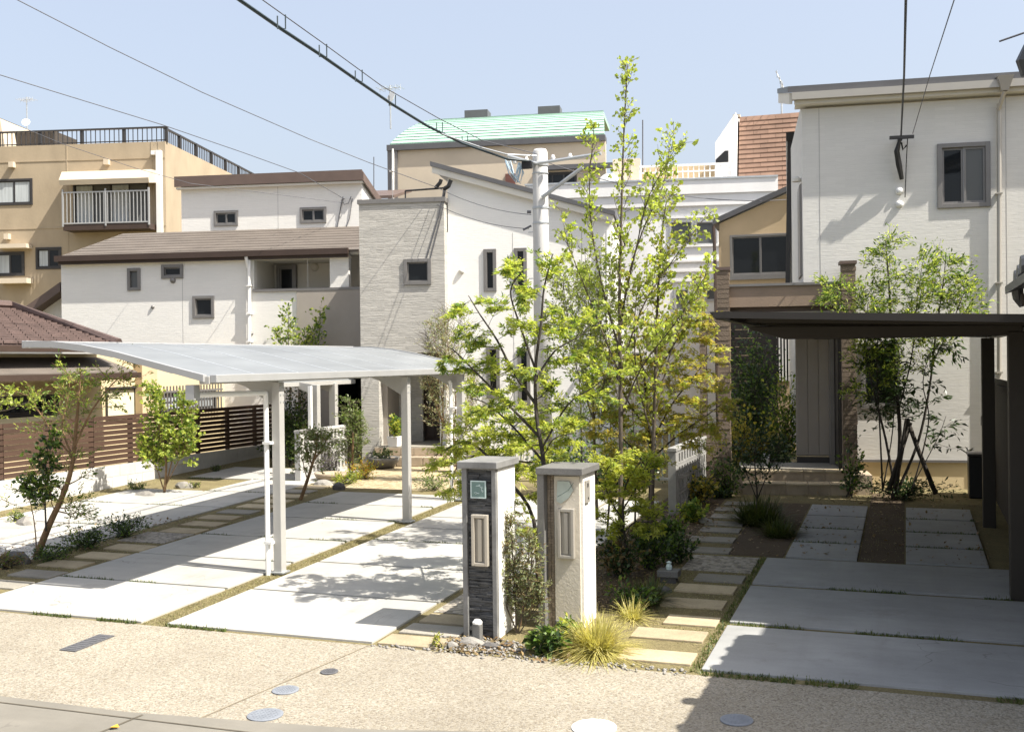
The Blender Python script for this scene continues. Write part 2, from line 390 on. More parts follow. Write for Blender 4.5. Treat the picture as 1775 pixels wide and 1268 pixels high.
M['stake'] = pmat('weathered stake', (0.16, 0.10, 0.05), 0.9, 0.2, 8, 0.3, 50)
M['leaf_lime'] = leafmat('young lime leaf', (0.26, 0.33, 0.06), (0.41, 0.45, 0.12), 0.5)
M['leaf_maple'] = leafmat('bright maple leaf', (0.22, 0.30, 0.045), (0.44, 0.45, 0.10), 0.5)
M['leaf_yellow'] = leafmat('yellow green leaf', (0.30, 0.35, 0.05), (0.40, 0.40, 0.08), 0.45)
M['leaf_olive'] = leafmat('olive orange leaf', (0.28, 0.27, 0.05), (0.42, 0.33, 0.08), 0.45)
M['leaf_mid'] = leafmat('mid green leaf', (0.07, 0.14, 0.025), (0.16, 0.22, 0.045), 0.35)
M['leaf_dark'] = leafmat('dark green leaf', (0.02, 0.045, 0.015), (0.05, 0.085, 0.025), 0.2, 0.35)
M['leaf_grey'] = leafmat('grey olive leaf', (0.17, 0.21, 0.10), (0.29, 0.31, 0.17), 0.35)
M['leaf_pale'] = leafmat('pale flower leaf', (0.34, 0.34, 0.22), (0.42, 0.38, 0.32), 0.4)
M['leaf_bronze'] = leafmat('bronze leaf', (0.16, 0.10, 0.05), (0.2, 0.17, 0.08), 0.3)
M['grass_yellow'] = leafmat('yellow green grass', (0.38, 0.36, 0.11), (0.52, 0.46, 0.20), 0.35)
M['grass'] = leafmat('joint grass', (0.045, 0.075, 0.015), (0.11, 0.13, 0.03), 0.25)
M['moss'] = leafmat('olive moss', (0.19, 0.175, 0.075), (0.27, 0.24, 0.12), 0.25)
M['grass_dark'] = leafmat('dark grass', (0.03, 0.055, 0.012), (0.08, 0.09, 0.02), 0.25)
M['flower'] = leafmat('orange flower', (0.5, 0.24, 0.04), (0.45, 0.32, 0.05), 0.3)
M['lavender'] = leafmat('lavender flower', (0.36, 0.3, 0.42), (0.45, 0.4, 0.5), 0.3)

# ================================================================== THE SETTING
def sheet(name, mat, x0, x1, ys, dz, kind='structure', label=None):
    vs = []; fs = []
    for y in ys: vs += [(x0, y, zg(y) + dz), (x1, y, zg(y) + dz)]
    for i in range(len(ys) - 1): fs.append((2 * i, 2 * i + 1, 2 * i + 3, 2 * i + 2))
    o = MB().add(vs, fs).build(name, mat); tag(o, label, kind=kind); return o
ground = sheet('ground', M['soil'], -500, 500, [-400, -30, 8, 20, 900], 0.0, label='dry mossy soil between the driveways and houses')
apron = sheet('pavement', M['apron'], -40, 40, [2.0, 8.05], 0.004, label='tan exposed aggregate strip along the street')
# the street's pale concrete gutter, its edge running a little askew
def skew_sheet(name, mat, pts, dz, label):
    o = MB().add([(x, y, zg(y) + dz) for x, y in pts], [tuple(range(len(pts)))]).build(name, mat); tag(o, label, kind='structure'); return o
skew_sheet('road', M['road'], [(-40, -14), (40, -14), (40, 9.5), (-0.7, 7.0), (-3.4, 6.32), (-5.2, 6.12), (-40, 6.12)][::1], 0.008, 'pale concrete street in the near corner')
def line_strip(name, mat, a, b, w, dz, parent=None):
    a = np.array(a, float); b = np.array(b, float); d = (b - a) / np.linalg.norm(b - a); nrm = np.array([-d[1], d[0]]) * w / 2
    q = [a + nrm, a - nrm, b - nrm, b + nrm]
    o = MB().add([(p[0], p[1], zg(p[1]) + dz) for p in q], [(0, 1, 2, 3)]).build(name, mat, parent); return o
M['joint'] = pmat('dark joint', (0.11, 0.095, 0.07), 0.9, 0.2, 4)
M['joint_tan'] = pmat('paving joint', (0.24, 0.20, 0.14), 0.9, 0.2, 4)
ln = thing('pavement_joint', None, None); ln['kind'] = 'structure'
line_strip('joint_line', M['joint'], (-8, 5.98), (-3.1, 6.05), 0.015, 0.0125, ln)
line_strip('joint_line', M['joint'], (-5.05, 6.1), (-5.3, 4.4), 0.02, 0.0125, ln)
line_strip('joint_line', M['joint_tan'], (-4.62, 6.16), (-4.30, 8.04), 0.012, 0.0085, ln)

def slab_piece(name, mat, parent, x0, x1, y0, y1, top=0.022, depth=0.09, bevel=0.006):
    m = MB()
    z0, z1 = zg(y0) + top, zg(y1) + top
    m.add([(x0, y0, z0 - depth), (x1, y0, z0 - depth), (x1, y1, z1 - depth), (x0, y1, z1 - depth), (x0, y0, z0), (x1, y0, z0), (x1, y1, z1), (x0, y1, z1)],
          [(0, 3, 2, 1), (4, 5, 6, 7), (0, 1, 5, 4), (1, 2, 6, 5), (2, 3, 7, 6), (3, 0, 4, 7)])
    return m.build(name, mat, parent, bevel=bevel)
joints = []                                    # (x0, y, x1) runs where grass grows
def slab_column(parent, xs, ys, gap=0.05, mat=None):
    for i in range(len(ys) - 1):
        slab_piece('slab', mat or M['concrete'], parent, xs[0], xs[1], ys[i] + gap / 2, ys[i + 1] - gap / 2)
        joints.append((xs[0], ys[i], xs[1], gap))
dr = thing('driveway', 'pale concrete slab driveway in front of the stone towered house', None); dr['kind'] = 'structure'
slab_column(dr, (-8.90, -6.70), [8.07, 9.42, 10.70, 11.96, 13.36, 14.60, 15.75])
slab_column(dr, (-6.42, -4.30), [8.08, 9.47, 10.81, 12.16, 13.04, 13.86, 14.9, 15.9])
slab_column(dr, (-4.25, -3.52), [10.81, 12.16, 13.04, 13.86, 14.9, 15.9])
dr2 = thing('driveway', 'pale concrete slab driveway beside the wooden fence', None); dr2['kind'] = 'structure'
slab_column(dr2, (-12.75, -11.35), [9.3, 10.75, 12.2, 13.9, 15.35], mat=M['concrete'])
slab_column(dr2, (-11.30, -9.95), [10.75, 12.2, 13.9, 15.35, 16.75, 18.3], mat=M['concrete'])
slab_column(dr2, (-12.75, -11.35), [16.75, 18.3], mat=M['concrete'])
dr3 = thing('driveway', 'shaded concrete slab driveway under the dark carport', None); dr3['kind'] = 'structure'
slab_column(dr3, (-1.50, 1.25), [8.10, 9.48, 10.98, 12.34], 0.12, M['concrete_shaded'])
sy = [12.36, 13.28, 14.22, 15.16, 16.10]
slab_column(dr3, (-1.31, -0.54), sy, 0.07, M['concrete_shaded']); slab_column(dr3, (-0.03, 0.80), sy, 0.07, M['concrete_shaded'])

# stepping stone paths
rng = random.Random(5)
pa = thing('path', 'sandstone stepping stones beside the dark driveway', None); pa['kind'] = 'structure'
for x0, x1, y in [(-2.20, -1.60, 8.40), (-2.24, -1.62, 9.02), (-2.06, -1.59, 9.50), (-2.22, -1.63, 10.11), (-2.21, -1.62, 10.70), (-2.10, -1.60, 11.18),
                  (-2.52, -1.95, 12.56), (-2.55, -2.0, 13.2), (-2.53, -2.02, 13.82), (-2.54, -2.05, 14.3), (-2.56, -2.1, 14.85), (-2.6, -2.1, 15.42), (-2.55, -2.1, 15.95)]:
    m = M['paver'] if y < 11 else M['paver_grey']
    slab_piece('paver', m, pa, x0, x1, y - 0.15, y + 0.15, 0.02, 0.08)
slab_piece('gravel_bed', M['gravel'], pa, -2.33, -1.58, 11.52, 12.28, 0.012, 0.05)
pb = thing('path', 'sandstone stepping stones between the two pale driveways', None); pb['kind'] = 'structure'
y = 8.45
while y < 17.2:
    if 11.25 < y < 12.05:
        y = 12.12; continue
    sh = -9.28 + rng.uniform(-0.05, 0.05) - 0.012 * max(0, y - 12) * 8
    slab_piece('paver', M['paver'] if rng.random() < 0.7 else M['paver_grey'], pb, sh - 0.30, sh + 0.30, y - 0.15, y + 0.15, 0.02, 0.08)
    y += 0.505
slab_piece('gravel_bed', M['gravel'], pb, -9.75, -9.0, 11.32, 11.95, 0.012, 0.05)
# stones by the dark gate pillar
pc = thing('path', 'cut stone and gravel landing beside the slate gate pillar', None); pc['kind'] = 'structure'
slab_piece('paver', M['paver_grey'], pc, -4.22, -3.66, 8.45, 8.75, 0.018, 0.08)
slab_piece('paver', M['paver'], pc, -4.20, -3.62, 8.82, 9.10, 0.018, 0.08)
slab_piece('gravel_bed', M['gravel'], pc, -4.22, -3.55, 9.18, 9.9, 0.008, 0.05)
slab_piece('paver', M['paver'], pc, -4.25, -3.70, 8.10, 8.38, 0.018, 0.08)
sheet('forecourt', M['white_gravel'], -9.8, -9.0, [9, 9.1], -0.05, label='thin pale gravel under the path edge')
o = skew_sheet('forecourt', M['paver'], [(-9.1, 16.2), (-6.3, 16.2), (-6.6, 19.2), (-9.9, 19.2)], 0.006, 'tan gravel approach to the stone towered porch')
o.data.materials.clear(); o.data.materials.append(M['gravel'])
o.data.materials[0] = gravelmat('tan decomposed gravel', [(0.25, 0.19, 0.11), (0.38, 0.31, 0.19), (0.46, 0.39, 0.26)], 20, 0.5)
skew_sheet('side_bed', M['white_gravel'], [(-12.7, 7.9), (-9.9, 8.6), (-10.0, 10.7), (-13.2, 11.0)], 0.006, 'pale gravel beside the fence wall')
skew_sheet('dark_bed', pmat('reddish bark mulch', (0.085, 0.06, 0.035), 0.95, 0.3, 3, 0.8, 60, fine=0.4), [(-2.0, 12.4), (-1.34, 12.4), (-1.34, 16.2), (-2.0, 16.2)], 0.004, 'dark planting bed beside the strip slabs')
skew_sheet('middle_bed', bpy.data.materials['reddish bark mulch'], [(-0.52, 12.4), (-0.05, 12.4), (-0.05, 17.4), (-0.52, 17.4)], 0.004, 'brown bed between the two slab strips')
skew_sheet('tree_bed', bpy.data.materials['reddish bark mulch'], [(-3.50, 9.6), (-2.40, 9.6), (-2.62, 16.5), (-3.50, 16.5)], 0.003, 'dark leafy soil under the tree cluster')

# ================================================================== FACADES
class Facade:
    """Local frame of a house: x along the facade, y into the house, z up; placed at p0 and turned by a degrees."""
    def __init__(s, name, label, cat, p0, a, group=None):
        s.p0 = np.array(p0, float); s.a = R(a)
        s.d = np.array([math.cos(s.a), math.sin(s.a), 0]); s.n = np.array([math.sin(s.a), -math.cos(s.a), 0])
        s.e = thing(name, label, cat, p0, s.a, group)
    def uv(s, x, y, dep=0.0):
        p = hit(x, y, s.p0 - s.n * dep, s.n) - s.p0
        return float(p @ s.d), float(p[2])
    def side(s, x, y, u):                       # pixel on the perpendicular plane at u -> (depth, z)
        p = hit(x, y, s.p0 + s.d * u, s.d) - s.p0
        return float(-(p @ s.n)), float(p[2])
    def rect(s, x0, y0, x1, y1, dep=0.0):
        a = s.uv(x0, y0, dep); b = s.uv(x1, y1, dep)
        return min(a[0], b[0]), max(a[0], b[0]), min(a[1], b[1]), max(a[1], b[1])
    def wall(s, name, mat, u0, u1, z0, z1, holes=(), dep=0.0, thick=0.16, label=None):
        us = sorted({u0, u1, *[min(max(h[0], u0), u1) for h in holes], *[min(max(h[1], u0), u1) for h in holes]})
        zs = sorted({z0, z1, *[min(max(h[2], z0), z1) for h in holes], *[min(max(h[3], z0), z1) for h in holes]})
        m = MB()
        for i in range(len(us) - 1):
            for j in range(len(zs) - 1):
                cu, cz = (us[i] + us[i + 1]) / 2, (zs[j] + zs[j + 1]) / 2
                if any(h[0] < cu < h[1] and h[2] < cz < h[3] for h in holes): continue
                a, b, c, d = us[i], us[i + 1], zs[j], zs[j + 1]
                m.quad((a, dep, c), (b, dep, c), (b, dep, d), (a, dep, d))
                m.quad((a, dep + thick, d), (b, dep + thick, d), (b, dep + thick, c), (a, dep + thick, c))
        for h in list(holes):
            a, b, c, d = max(h[0], u0), min(h[1], u1), max(h[2], z0), min(h[3], z1)
            if a >= b or c >= d: continue
            y0, y1 = dep, dep + thick
            m.quad((a, y0, c), (a, y1, c), (b, y1, c), (b, y0, c)); m.quad((a, y0, d), (b, y0, d), (b, y1, d), (a, y1, d))
            m.quad((a, y0, c), (a, y0, d), (a, y1, d), (a, y1, c)); m.quad((b, y0, c), (b, y1, c), (b, y1, d), (b, y0, d))
        y0, y1 = dep, dep + thick
        m.quad((u0, y0, z0), (u0, y0, z1), (u0, y1, z1), (u0, y1, z0)); m.quad((u1, y0, z0), (u1, y1, z0), (u1, y1, z1), (u1, y0, z1))
        m.quad((u0, y0, z1), (u1, y0, z1), (u1, y1, z1), (u0, y1, z1))
        return m.build(name, mat, s.e, label=label)
    def window(s, r, frame='frame_grey', fw=0.06, proud=0.035, rec=0.05, panes=1, pane='glass', dep=0.0, sill=False, curtain=False, back=0.0):
        u0, u1, z0, z1 = r
        y0, y1 = dep - proud, dep + rec + 0.04
        m = MB()
        m.box(u0, u0 + fw, y0, y1, z0, z1); m.box(u1 - fw, u1, y0, y1, z0, z1)
        m.box(u0 + fw, u1 - fw, y0 + .001, y1, z0, z0 + fw); m.box(u0 + fw, u1 - fw, y0 + .001, y1, z1 - fw, z1)
        w = m.build('window', M[frame], s.e, bevel=0.004)
        pw = (u1 - u0 - 2 * fw) / panes
        for k in range(panes):
            a = u0 + fw + k * pw; b = a + pw
            dy = rec - 0.02 - 0.02 * (k % 2)
            pm = pane if isinstance(pane, str) else pane[k % len(pane)]
            MB().box(a + .002, b - .002, dep + dy, dep + dy + 0.012, z0 + fw + .002, z1 - fw - .002).build('pane', M[pm], w)
            if pw > .2:
                q = MB(); t = fw * (0.5 if panes > 1 else 0.35)
                q.box(a, a + t, dep + dy - .014, dep + dy - .002, z0 + fw, z1 - fw); q.box(b - t, b, dep + dy - .014, dep + dy - .002, z0 + fw, z1 - fw)
                q.box(a + t, b - t, dep + dy - .013, dep + dy - .002, z0 + fw, z0 + fw + t); q.box(a + t, b - t, dep + dy - .013, dep + dy - .002, z1 - fw - t, z1 - fw)
                q.build('sash', M[frame], w)
        if sill: box('sill', M[frame], w, u0 - .04, u1 + .04, dep - proud - .05, dep - proud - .001, z0 - .04, z0)
        return w
    def pipe(s, x, ya, yb, r=0.035, dep=-0.06, mat='white_paint', name='downpipe', xb=None):
        a = s.uv(x, ya, dep); b = s.uv(xb or x, yb, dep)
        m = MB().tube([(a[0], dep, a[1]), (b[0], dep, b[1])], r, n=8)
        for k in range(1, 4):
            t = k / 4; uu = a[0] + (b[0] - a[0]) * t; zz = a[1] + (b[1] - a[1]) * t
            m.box(uu - r * 1.3, uu + r * 1.3, dep - r * 1.3, -0.002, zz - .012, zz + .012)
        return m.build(name, M[mat], s.e, smooth=False)
    def dome(s, x, y, r=0.09, dep=0.0, mat='white_paint', name='vent'):
        u, z = s.uv(x, y, dep)
        m = MB(); pr = [(r, 0), (r * .95, r * .4), (r * .7, r * .75), (r * .3, r * .95)]
        vs = []; n = 12
        for rr, yy in pr:
            for k in range(n): vs.append((u + rr * math.cos(6.2832 * k / n), dep - yy, z + rr * math.sin(6.2832 * k / n)))
        fs = [(i * n + k, i * n + (k + 1) % n, (i + 1) * n + (k + 1) % n, (i + 1) * n + k) for i in range(3) for k in range(n)] + [tuple(3 * n + k for k in range(n))]
        return m.add(vs, fs).build(name, M[mat], s.e, smooth=True)
    def box(s, name, mat, u0, u1, y0, y1, z0, z1, bevel=0.0, label=None): return box(name, M[mat], s.e, u0, u1, y0, y1, z0, z1, bevel, label)

# ------------------------------------------------------------------ M: the stone towered house with a single slope roof
tb = hit(636, 803, (0, 8, 0), (0, -SL, 1))
fm = Facade('stone_tower_house', 'white house with grey stone tower and single slope roof behind the silver carport', 'house', tb, 12)
tu0, ttop = fm.uv(622, 354); tu1, _ = fm.uv(769, 349)
tu0 = round(tu0, 2); tu1 = round(tu1, 2); ttop = round(ttop, 2)
op0 = fm.uv(657, 700)[0]
wt = fm.rect(700, 449, 748, 493)
door_top = 2.25
tower_holes = [(wt[0] + .03, wt[1] - .03, wt[2] + .03, wt[3] - .03), (op0, tu1 - 0.02, -1, door_top)]
fm.wall('stone_wall', M['stone'], tu0, tu1, 0, ttop, tower_holes, 0.0, 0.30, label='grey ledge stone tower front')
fm.window(wt, fw=0.07)
fm.box('tower_side', 'stone', tu0, tu0 + .25, 0.30, 3.6, 0, ttop)
fm.box('tower_side', 'white_siding_fine', tu1 - .25, tu1, 0.301, 3.6, 3.0, ttop)
fm.box('coping', 'frame_grey', tu0 - .03, tu1 + .03, -.03, 3.62, ttop, ttop + .09)
fm.box('parapet_cap', 'soffit', fm.uv(705, 340)[0], tu1 + .03, 1.2, 1.5, ttop + .09, ttop + .24)
fm.box('tower_roof', 'frame_grey', tu0 + .25, tu1 - .25, .3, 3.6, ttop - .2, ttop - .1)
# porch recess: side wall, inner stone wall, dark door, step
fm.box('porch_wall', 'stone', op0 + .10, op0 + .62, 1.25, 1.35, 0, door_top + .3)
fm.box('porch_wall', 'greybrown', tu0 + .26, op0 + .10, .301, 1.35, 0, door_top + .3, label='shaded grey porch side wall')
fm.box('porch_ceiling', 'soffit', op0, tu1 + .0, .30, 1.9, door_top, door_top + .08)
dx0, dx1 = fm.uv(703, 700, 1.5)[0], fm.uv(790, 700, 1.5)[0]
dw = fm.box('door', 'dark_brown', dx0, dx1, 1.5, 1.56, .36, door_top, label='dark brown front door')
for k in range(4):
    MB().box(dx0 + .08 + k * .2, dx0 + .24 + k * .2, 1.485, 1.499, .42, door_top - .1).build('door_panel', M['dark_brown'], dw, bevel=.006)
MB().tube([(dx0 + .55, 1.42, 1.0), (dx0 + .55, 1.42, 1.7)], .015).box(dx0 + .54, dx0 + .56, 1.42, 1.486, 1.02, 1.05).box(dx0 + .54, dx0 + .56, 1.42, 1.486, 1.65, 1.68).build('handle', M['frame_grey'], dw)
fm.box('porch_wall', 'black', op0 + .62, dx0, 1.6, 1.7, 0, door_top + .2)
st0, st1 = fm.uv(660, 800)[0], fm.uv(775, 800)[0] + .3
fm.box('porch_floor', 'paver_grey', op0 - .05, tu1 + .2, -.25, 1.6, 0, .36)
for k in range(7):
    uu = op0 - .05 + k * .27
    fm.box('brick', 'stone_step', uu, uu + .26, -.56, -.25, .0, .18, .01)
for k in range(7):
    uu = op0 - .03 + k * .27
    fm.box('brick', 'stone_step', uu, uu + .26, -.262, -.251, .19, .34, .003)
# white wing
wh0 = tu1 + .002; wing_dep = 0.28
w1 = fm.rect(838, 432, 861, 505, wing_dep); w2 = fm.rect(891, 430, 914, 503, wing_dep)
w3 = fm.rect(843, 600, 867, 690, wing_dep); w4 = fm.rect(897, 603, 920, 700, wing_dep)
wr = fm.uv(1062, 500, wing_dep)[0]
zR = fm.uv(1064, 372, wing_dep)[1]
shr = lambda r: (r[0] + .02, r[1] - .02, r[2] + .02, r[3] - .02)
fm.wall('white_wall', M['white_siding_fine'], wh0 - .2, wr, 0, zR - .25, [shr(w) for w in (w1, w2, w3, w4)], wing_dep, .16, label='white siding wing beside the stone tower')
for w in (w1, w2, w3, w4): fm.window(w, fw=.07, dep=wing_dep)
roof_l = fm.uv(746, 280, wing_dep - .12); roof_r = fm.uv(1066, 366, wing_dep - .12)
sl = (roof_r[1] - roof_l[1]) / (roof_r[0] - roof_l[0])
zr = lambda u: roof_l[1] + sl * (u - roof_l[0])
uL = wh0 + .02
MB().prism([(uL, wing_dep, zR - .25), (wr, wing_dep, zR - .25), (wr, wing_dep, zr(wr) - .2), (uL, wing_dep, zr(uL) - .2)], (0, .16, 0)).build('gable_wall', M['white_siding_fine'], fm.e)
MB().prism([(uL, wing_dep + .17, 0), (uL, 5.6, 0), (uL, 5.6, zr(uL) - .25), (uL, wing_dep + .17, zr(uL) - .25)], (.15, 0, 0)).build('side_wall', M['white_siding_fine'], fm.e)
MB().prism([(wr, wing_dep + .17, 0), (wr, 5.6, 0), (wr, 5.6, zr(wr) - .25), (wr, wing_dep + .17, zr(wr) - .25)], (-.15, 0, 0)).build('side_wall', M['white_siding_fine'], fm.e)
def slope_slab(name, mat, u0, u1, y0, y1, off, th, parent):
    return MB().prism([(u0, y0, zr(u0) + off), (u1, y0, zr(u1) + off), (u1, y0, zr(u1) + off - th), (u0, y0, zr(u0) + off - th)], (0, y1 - y0, 0)).build(name, M[mat], parent)
slope_slab('roof', 'dark_grey', roof_l[0], roof_r[0], wing_dep - .16, 6.0, 0, .09, fm.e)
slope_slab('verge_board', 'soffit', roof_l[0] + .03, roof_r[0] - .03, wing_dep - .13, wing_dep - .10, -.092, .13, fm.e)
slope_slab('soffit', 'soffit', roof_l[0] + .04, roof_r[0] - .03, wing_dep - .099, 5.9, -.10, .06, fm.e)
fm.pipe(1052, 400, 640, dep=wing_dep - .07, mat='white_paint')
# service bracket with black leads on the tower roof
bu, bz = fm.uv(765, 330, 0)
sb = MB().tube([(bu - .75, .02, bz + .02), (bu + .05, .02, bz + .05)], .02).tube([(bu - .12, .0, bz + .05), (bu - .02, .0, bz + .16), (bu + .0, 0, bz + .22)], .04)
sb.tube([(bu + .05, .0, bz + .02), (bu + .15, .0, bz + .08), (bu + .2, 0, bz + .2)], .045).tube([(bu - .75, .02, bz + .02), (bu - .75, .02, ttop + .08)], .015).tube([(bu + .05, .02, bz + .05), (bu + .05, .02, ttop + .08)], .02)
sb.build('cable_bracket', M['black'], fm.e)
MB().tube([(bu + .05, -.02, bz), (bu - .05, -.012, bz - .5), (bu - .35, -.012, bz - 1.45)], .012).tube([(bu + .10, -.02, bz), (bu + .0, -.012, bz - .5), (bu - .25, -.012, bz - 1.4)], .008).build('service_lead', M['wire'], fm.e)

# ------------------------------------------------------------------ G: white house with brown roofs, left of the tower
gp = hit(628, 600, tb - fm.n * 2.3, fm.n); gp[2] = 0.36
fg = Facade('brown_roof_house', 'white two storey house with brown slate roofs and a recessed balcony', 'house', gp, 12)
gl = fg.uv(106, 480)[0]; gtop = fg.uv(300, 446)[1]; gr_ = fg.uv(628, 500)[0] + .9
ba = fg.rect(440, 450, 572, 503); bb = fg.rect(604, 440, 640, 503)
win = [fg.rect(221, 465, 244, 503), fg.rect(280, 459, 318, 482), fg.rect(334, 513, 372, 551)]
shade_gap = (fg.uv(583, 700)[0], gr_ - .25, -1, 2.3)  # made-up dark recess, stands in for deep shade on the ground floor
fg.wall('white_wall', M['white_siding'], gl, gr_, -.1, gtop + .1, [shr(w) for w in win] + [ba, bb, shade_gap], 0, .18)
for nm_, q_ in (('shade_recess_back', (shade_gap[0] - .5, shade_gap[1] + .5, 3.4, 3.5, -.1, 2.5)), ('shade_recess_side', (shade_gap[0] - .6, shade_gap[0] - .5, .18, 3.5, -.1, 2.5)), ('shade_recess_side', (shade_gap[1] + .5, shade_gap[1] + .6, .18, 3.5, -.1, 2.5)), ('shade_recess_ceiling', (shade_gap[0] - .6, shade_gap[1] + .6, .18, 3.5, 2.5, 2.6))): fg.box(nm_, 'n_wall', *q_)
for w, p in zip(win, ('glass_grey', 'glass', 'glass')): fg.window(w, fw=.07, pane=p)
# balcony recess
b0, b1, bz0, bz1 = ba
fg.box('balcony_back', 'soffit', b0 - .05, b1 + .05, 1.3, 1.4, bz0 - .5, bz1 + .2)
fg.box('balcony_side', 'soffit', b0 - .15, b0 - .0, .18, 1.3, bz0 - .5, bz1 + .2)
fg.box('balcony_side', 'soffit', b1, b1 + .1, .18, 1.3, bz0 - .5, bz1 + .2)
fg.box('balcony_ceiling', 'soffit', b0 - .1, b1 + .1, .18, 1.3, bz1, bz1 + .06)
bd = fg.rect(482, 460, 516, 503, 1.3)
fg.window((bd[0], bd[1], bd[2] - .3, bd[3]), fw=.08, dep=1.2, proud=.03)
fg.dome(546, 463, .1, 1.3, 'soffit', 'balcony_lamp')
fg.box('balcony_back', 'soffit', bb[0], bb[1] + .5, 1.0, 1.1, bz0 - .5, bz1 + .2)
cap = fg.uv(515, 501)[1]
fg.box('balcony_cap', 'frame_grey', b0 - .03, gr_, -.05, .2, cap - .04, cap + .02)
g5 = fg.uv(515, 503)[0]
fg.box('balcony_panel', 'greybrown', g5, gr_, -.04, -.003, 2.3, cap - .042, label='grey brown balcony front panel')
fg.box('lower_panel', 'greybrown', g5, shade_gap[0], -.04, -.003, -.1, 2.299)
# lower roof: gutter, fascia, slope, left verge
EO = .13
ga = fg.uv(97, 447, -EO); gb = fg.uv(603, 432, -EO)
ze = (ga[1] + gb[1]) / 2
rise_d = 2.6
rt = fg.uv(400, 399, rise_d)[1]
rl_top = fg.uv(213, 384, rise_d)[0]
def sheet_part(name, mat, pts, th=.06, parent=None):
    a = np.array(pts[1], float) - np.array(pts[0], float); b = np.array(pts[-1], float) - np.array(pts[0], float)
    nn = np.cross(a, b); nn = nn / np.linalg.norm(nn)
    if nn[2] < 0: nn = -nn
    return MB().prism(pts, -nn * th).build(name, M[mat], parent)
eL, eR = ga[0], gb[0]
roof_pts = [(eL, -EO, ze), (eR + .25, -EO, ze), (eR + .9, rise_d, rt), (rl_top, rise_d, rt)]
rf = sheet_part('roof', 'roof_brown', roof_pts, .06, fg.e)
# courses of slates as slightly proud strips
for k in range(1, 9):
    t = k / 9; za = ze + (rt - ze) * t; ya = -EO + (rise_d + EO) * t
    xl = eL + (rl_top - eL) * t; xr = eR + .25 + .65 * t
    MB().prism([(xl + .05, ya, za + .004), (xr - .05, ya, za + .004), (xr - .05, ya + .02, za + .022), (xl + .05, ya + .02, za + .022)], (0, .004, .012)).build('slate_course', M['roof_brown'], rf)
fg.box('gutter', 'dark_brown', eL, eR + .02, -EO - .09, -EO - .001, ze - .10, ze + .035)
fg.box('fascia', 'dark_brown', eL + .05, eR, -EO, -EO + .04, ze - .17, ze - .062)
fg.box('soffit', 'soffit', eL + .1, eR, -EO + .04, .18, ze - .17, ze - .13)
sheet_part('roof', 'roof_brown', [(eL, -EO, ze - .01), (rl_top, rise_d, rt - .01), (rl_top, rise_d + .5, rt - .01), (eL, 3.5, ze - .01)], .05, fg.e)
fg.pipe(432, 447, 640, .045, -.08)
MB().tube([(fg.uv(432, 447)[0], -EO - .05, ze - .1), (fg.uv(432, 452)[0], -.08, ze - .35)], .04).build('downpipe', M['white_paint'], fg.e)
# upper storey, set back
ud = rise_d
uw0 = fg.uv(315, 400, ud)[0]; uw1 = fg.uv(628, 380, ud)[0]
uz1 = fg.uv(400, 318, ud)[1] + .05
w5 = fg.rect(371, 366, 413, 391, ud); w6 = fg.rect(520, 360, 566, 386, ud)
fg.wall('upper_wall', M['white_siding'], uw0, uw1, 2.5, uz1, [shr(w5), shr(w6)], ud, .16)
for w in (w5, w6): fg.window(w, fw=.06, panes=2, dep=ud)
for u_ in (uw0, uw1 - .15): MB().prism([(u_, ud + .161, 2.5), (u_, ud + 4, 2.5), (u_, ud + 4, uz1 - 1.15), (u_, ud + .161, uz1 - .1)], (.15, 0, 0)).build('upper_wall', M['white_siding'], fg.e)
f0 = fg.uv(303, 318, ud - .14); f1 = fg.uv(628, 305, ud - .14)
fz0 = fg.uv(400, 325, ud - .14)[1]; fz1 = fg.uv(400, 307, ud - .14)[1]
fg.box('fascia', 'brown_fascia', f0[0], f1[0], ud - .18, ud - .14, fz0 + .06, fz1)
fg.box('soffit', 'soffit', f0[0] + .03, f1[0], ud - .139, ud + .0, fz0, fz0 + .05)
MB().prism([(f0[0], ud - .18, fz1), (f1[0], ud - .18, fz1), (f1[0], ud + 4.2, fz1 - 1.1), (f0[0], ud + 4.2, fz1 - 1.1)], (0, 0, .06)).build('upper_roof', M['brown_fascia'], fg.e)
MB().prism([(f1[0], ud - .18, fz0 + .05), (f1[0], ud - .18, fz1), (f1[0], ud + 4.2, fz1 - 1.1), (f1[0], ud + 4.2, fz0 - 1.05)], (.04, 0, 0)).build('verge_board', M['brown_fascia'], fg.e)
# lower wing on the left with its falling verge
va = fg.uv(120, 493, .6); vb = fg.uv(52, 541, .6)
vs_ = (va[1] - vb[1]) / (va[0] - vb[0])
ve = vb[0] - 2.5
MB().prism([(va[0], .2, va[1] + .03), (ve, .2, vb[1] - 2.5 * vs_ + .03), (ve, .2, vb[1] - 2.5 * vs_ - .19), (va[0], .2, va[1] - .19)], (0, 5, 0)).build('side_roof', M['brown_fascia'], fg.e)
MB().prism([(va[0], .6, va[1] - .19), (ve + .3, .6, vb[1] - 2.2 * vs_ - .19), (ve + .3, .6, -.1), (va[0], .6, -.1)], (0, .15, 0)).build('white_wall', M['white_siding'], fg.e)
fg.dome(300, 486, .07, 0, 'frame_grey', 'wall_lamp')
# service cables on the upper wall
cu, cz = fg.uv(595, 345, ud)
MB().tube([(cu, ud - .05, cz + .05), (cu + .05, ud - .08, cz - .15), (cu + .16, ud - .08, cz - .12), (cu + .22, ud - .05, cz + .05)], .012).tube([(cu - .02, ud - .02, cz), (cu - .12, ud - .02, cz - .5), (cu - .2, ud - .02, cz - .9)], .012).tube([(cu + .24, ud - .02, cz), (cu + .16, ud - .02, cz - .5), (cu, ud - .02, cz - .9)], .01).build('service_lead', M['wire'], fg.e)

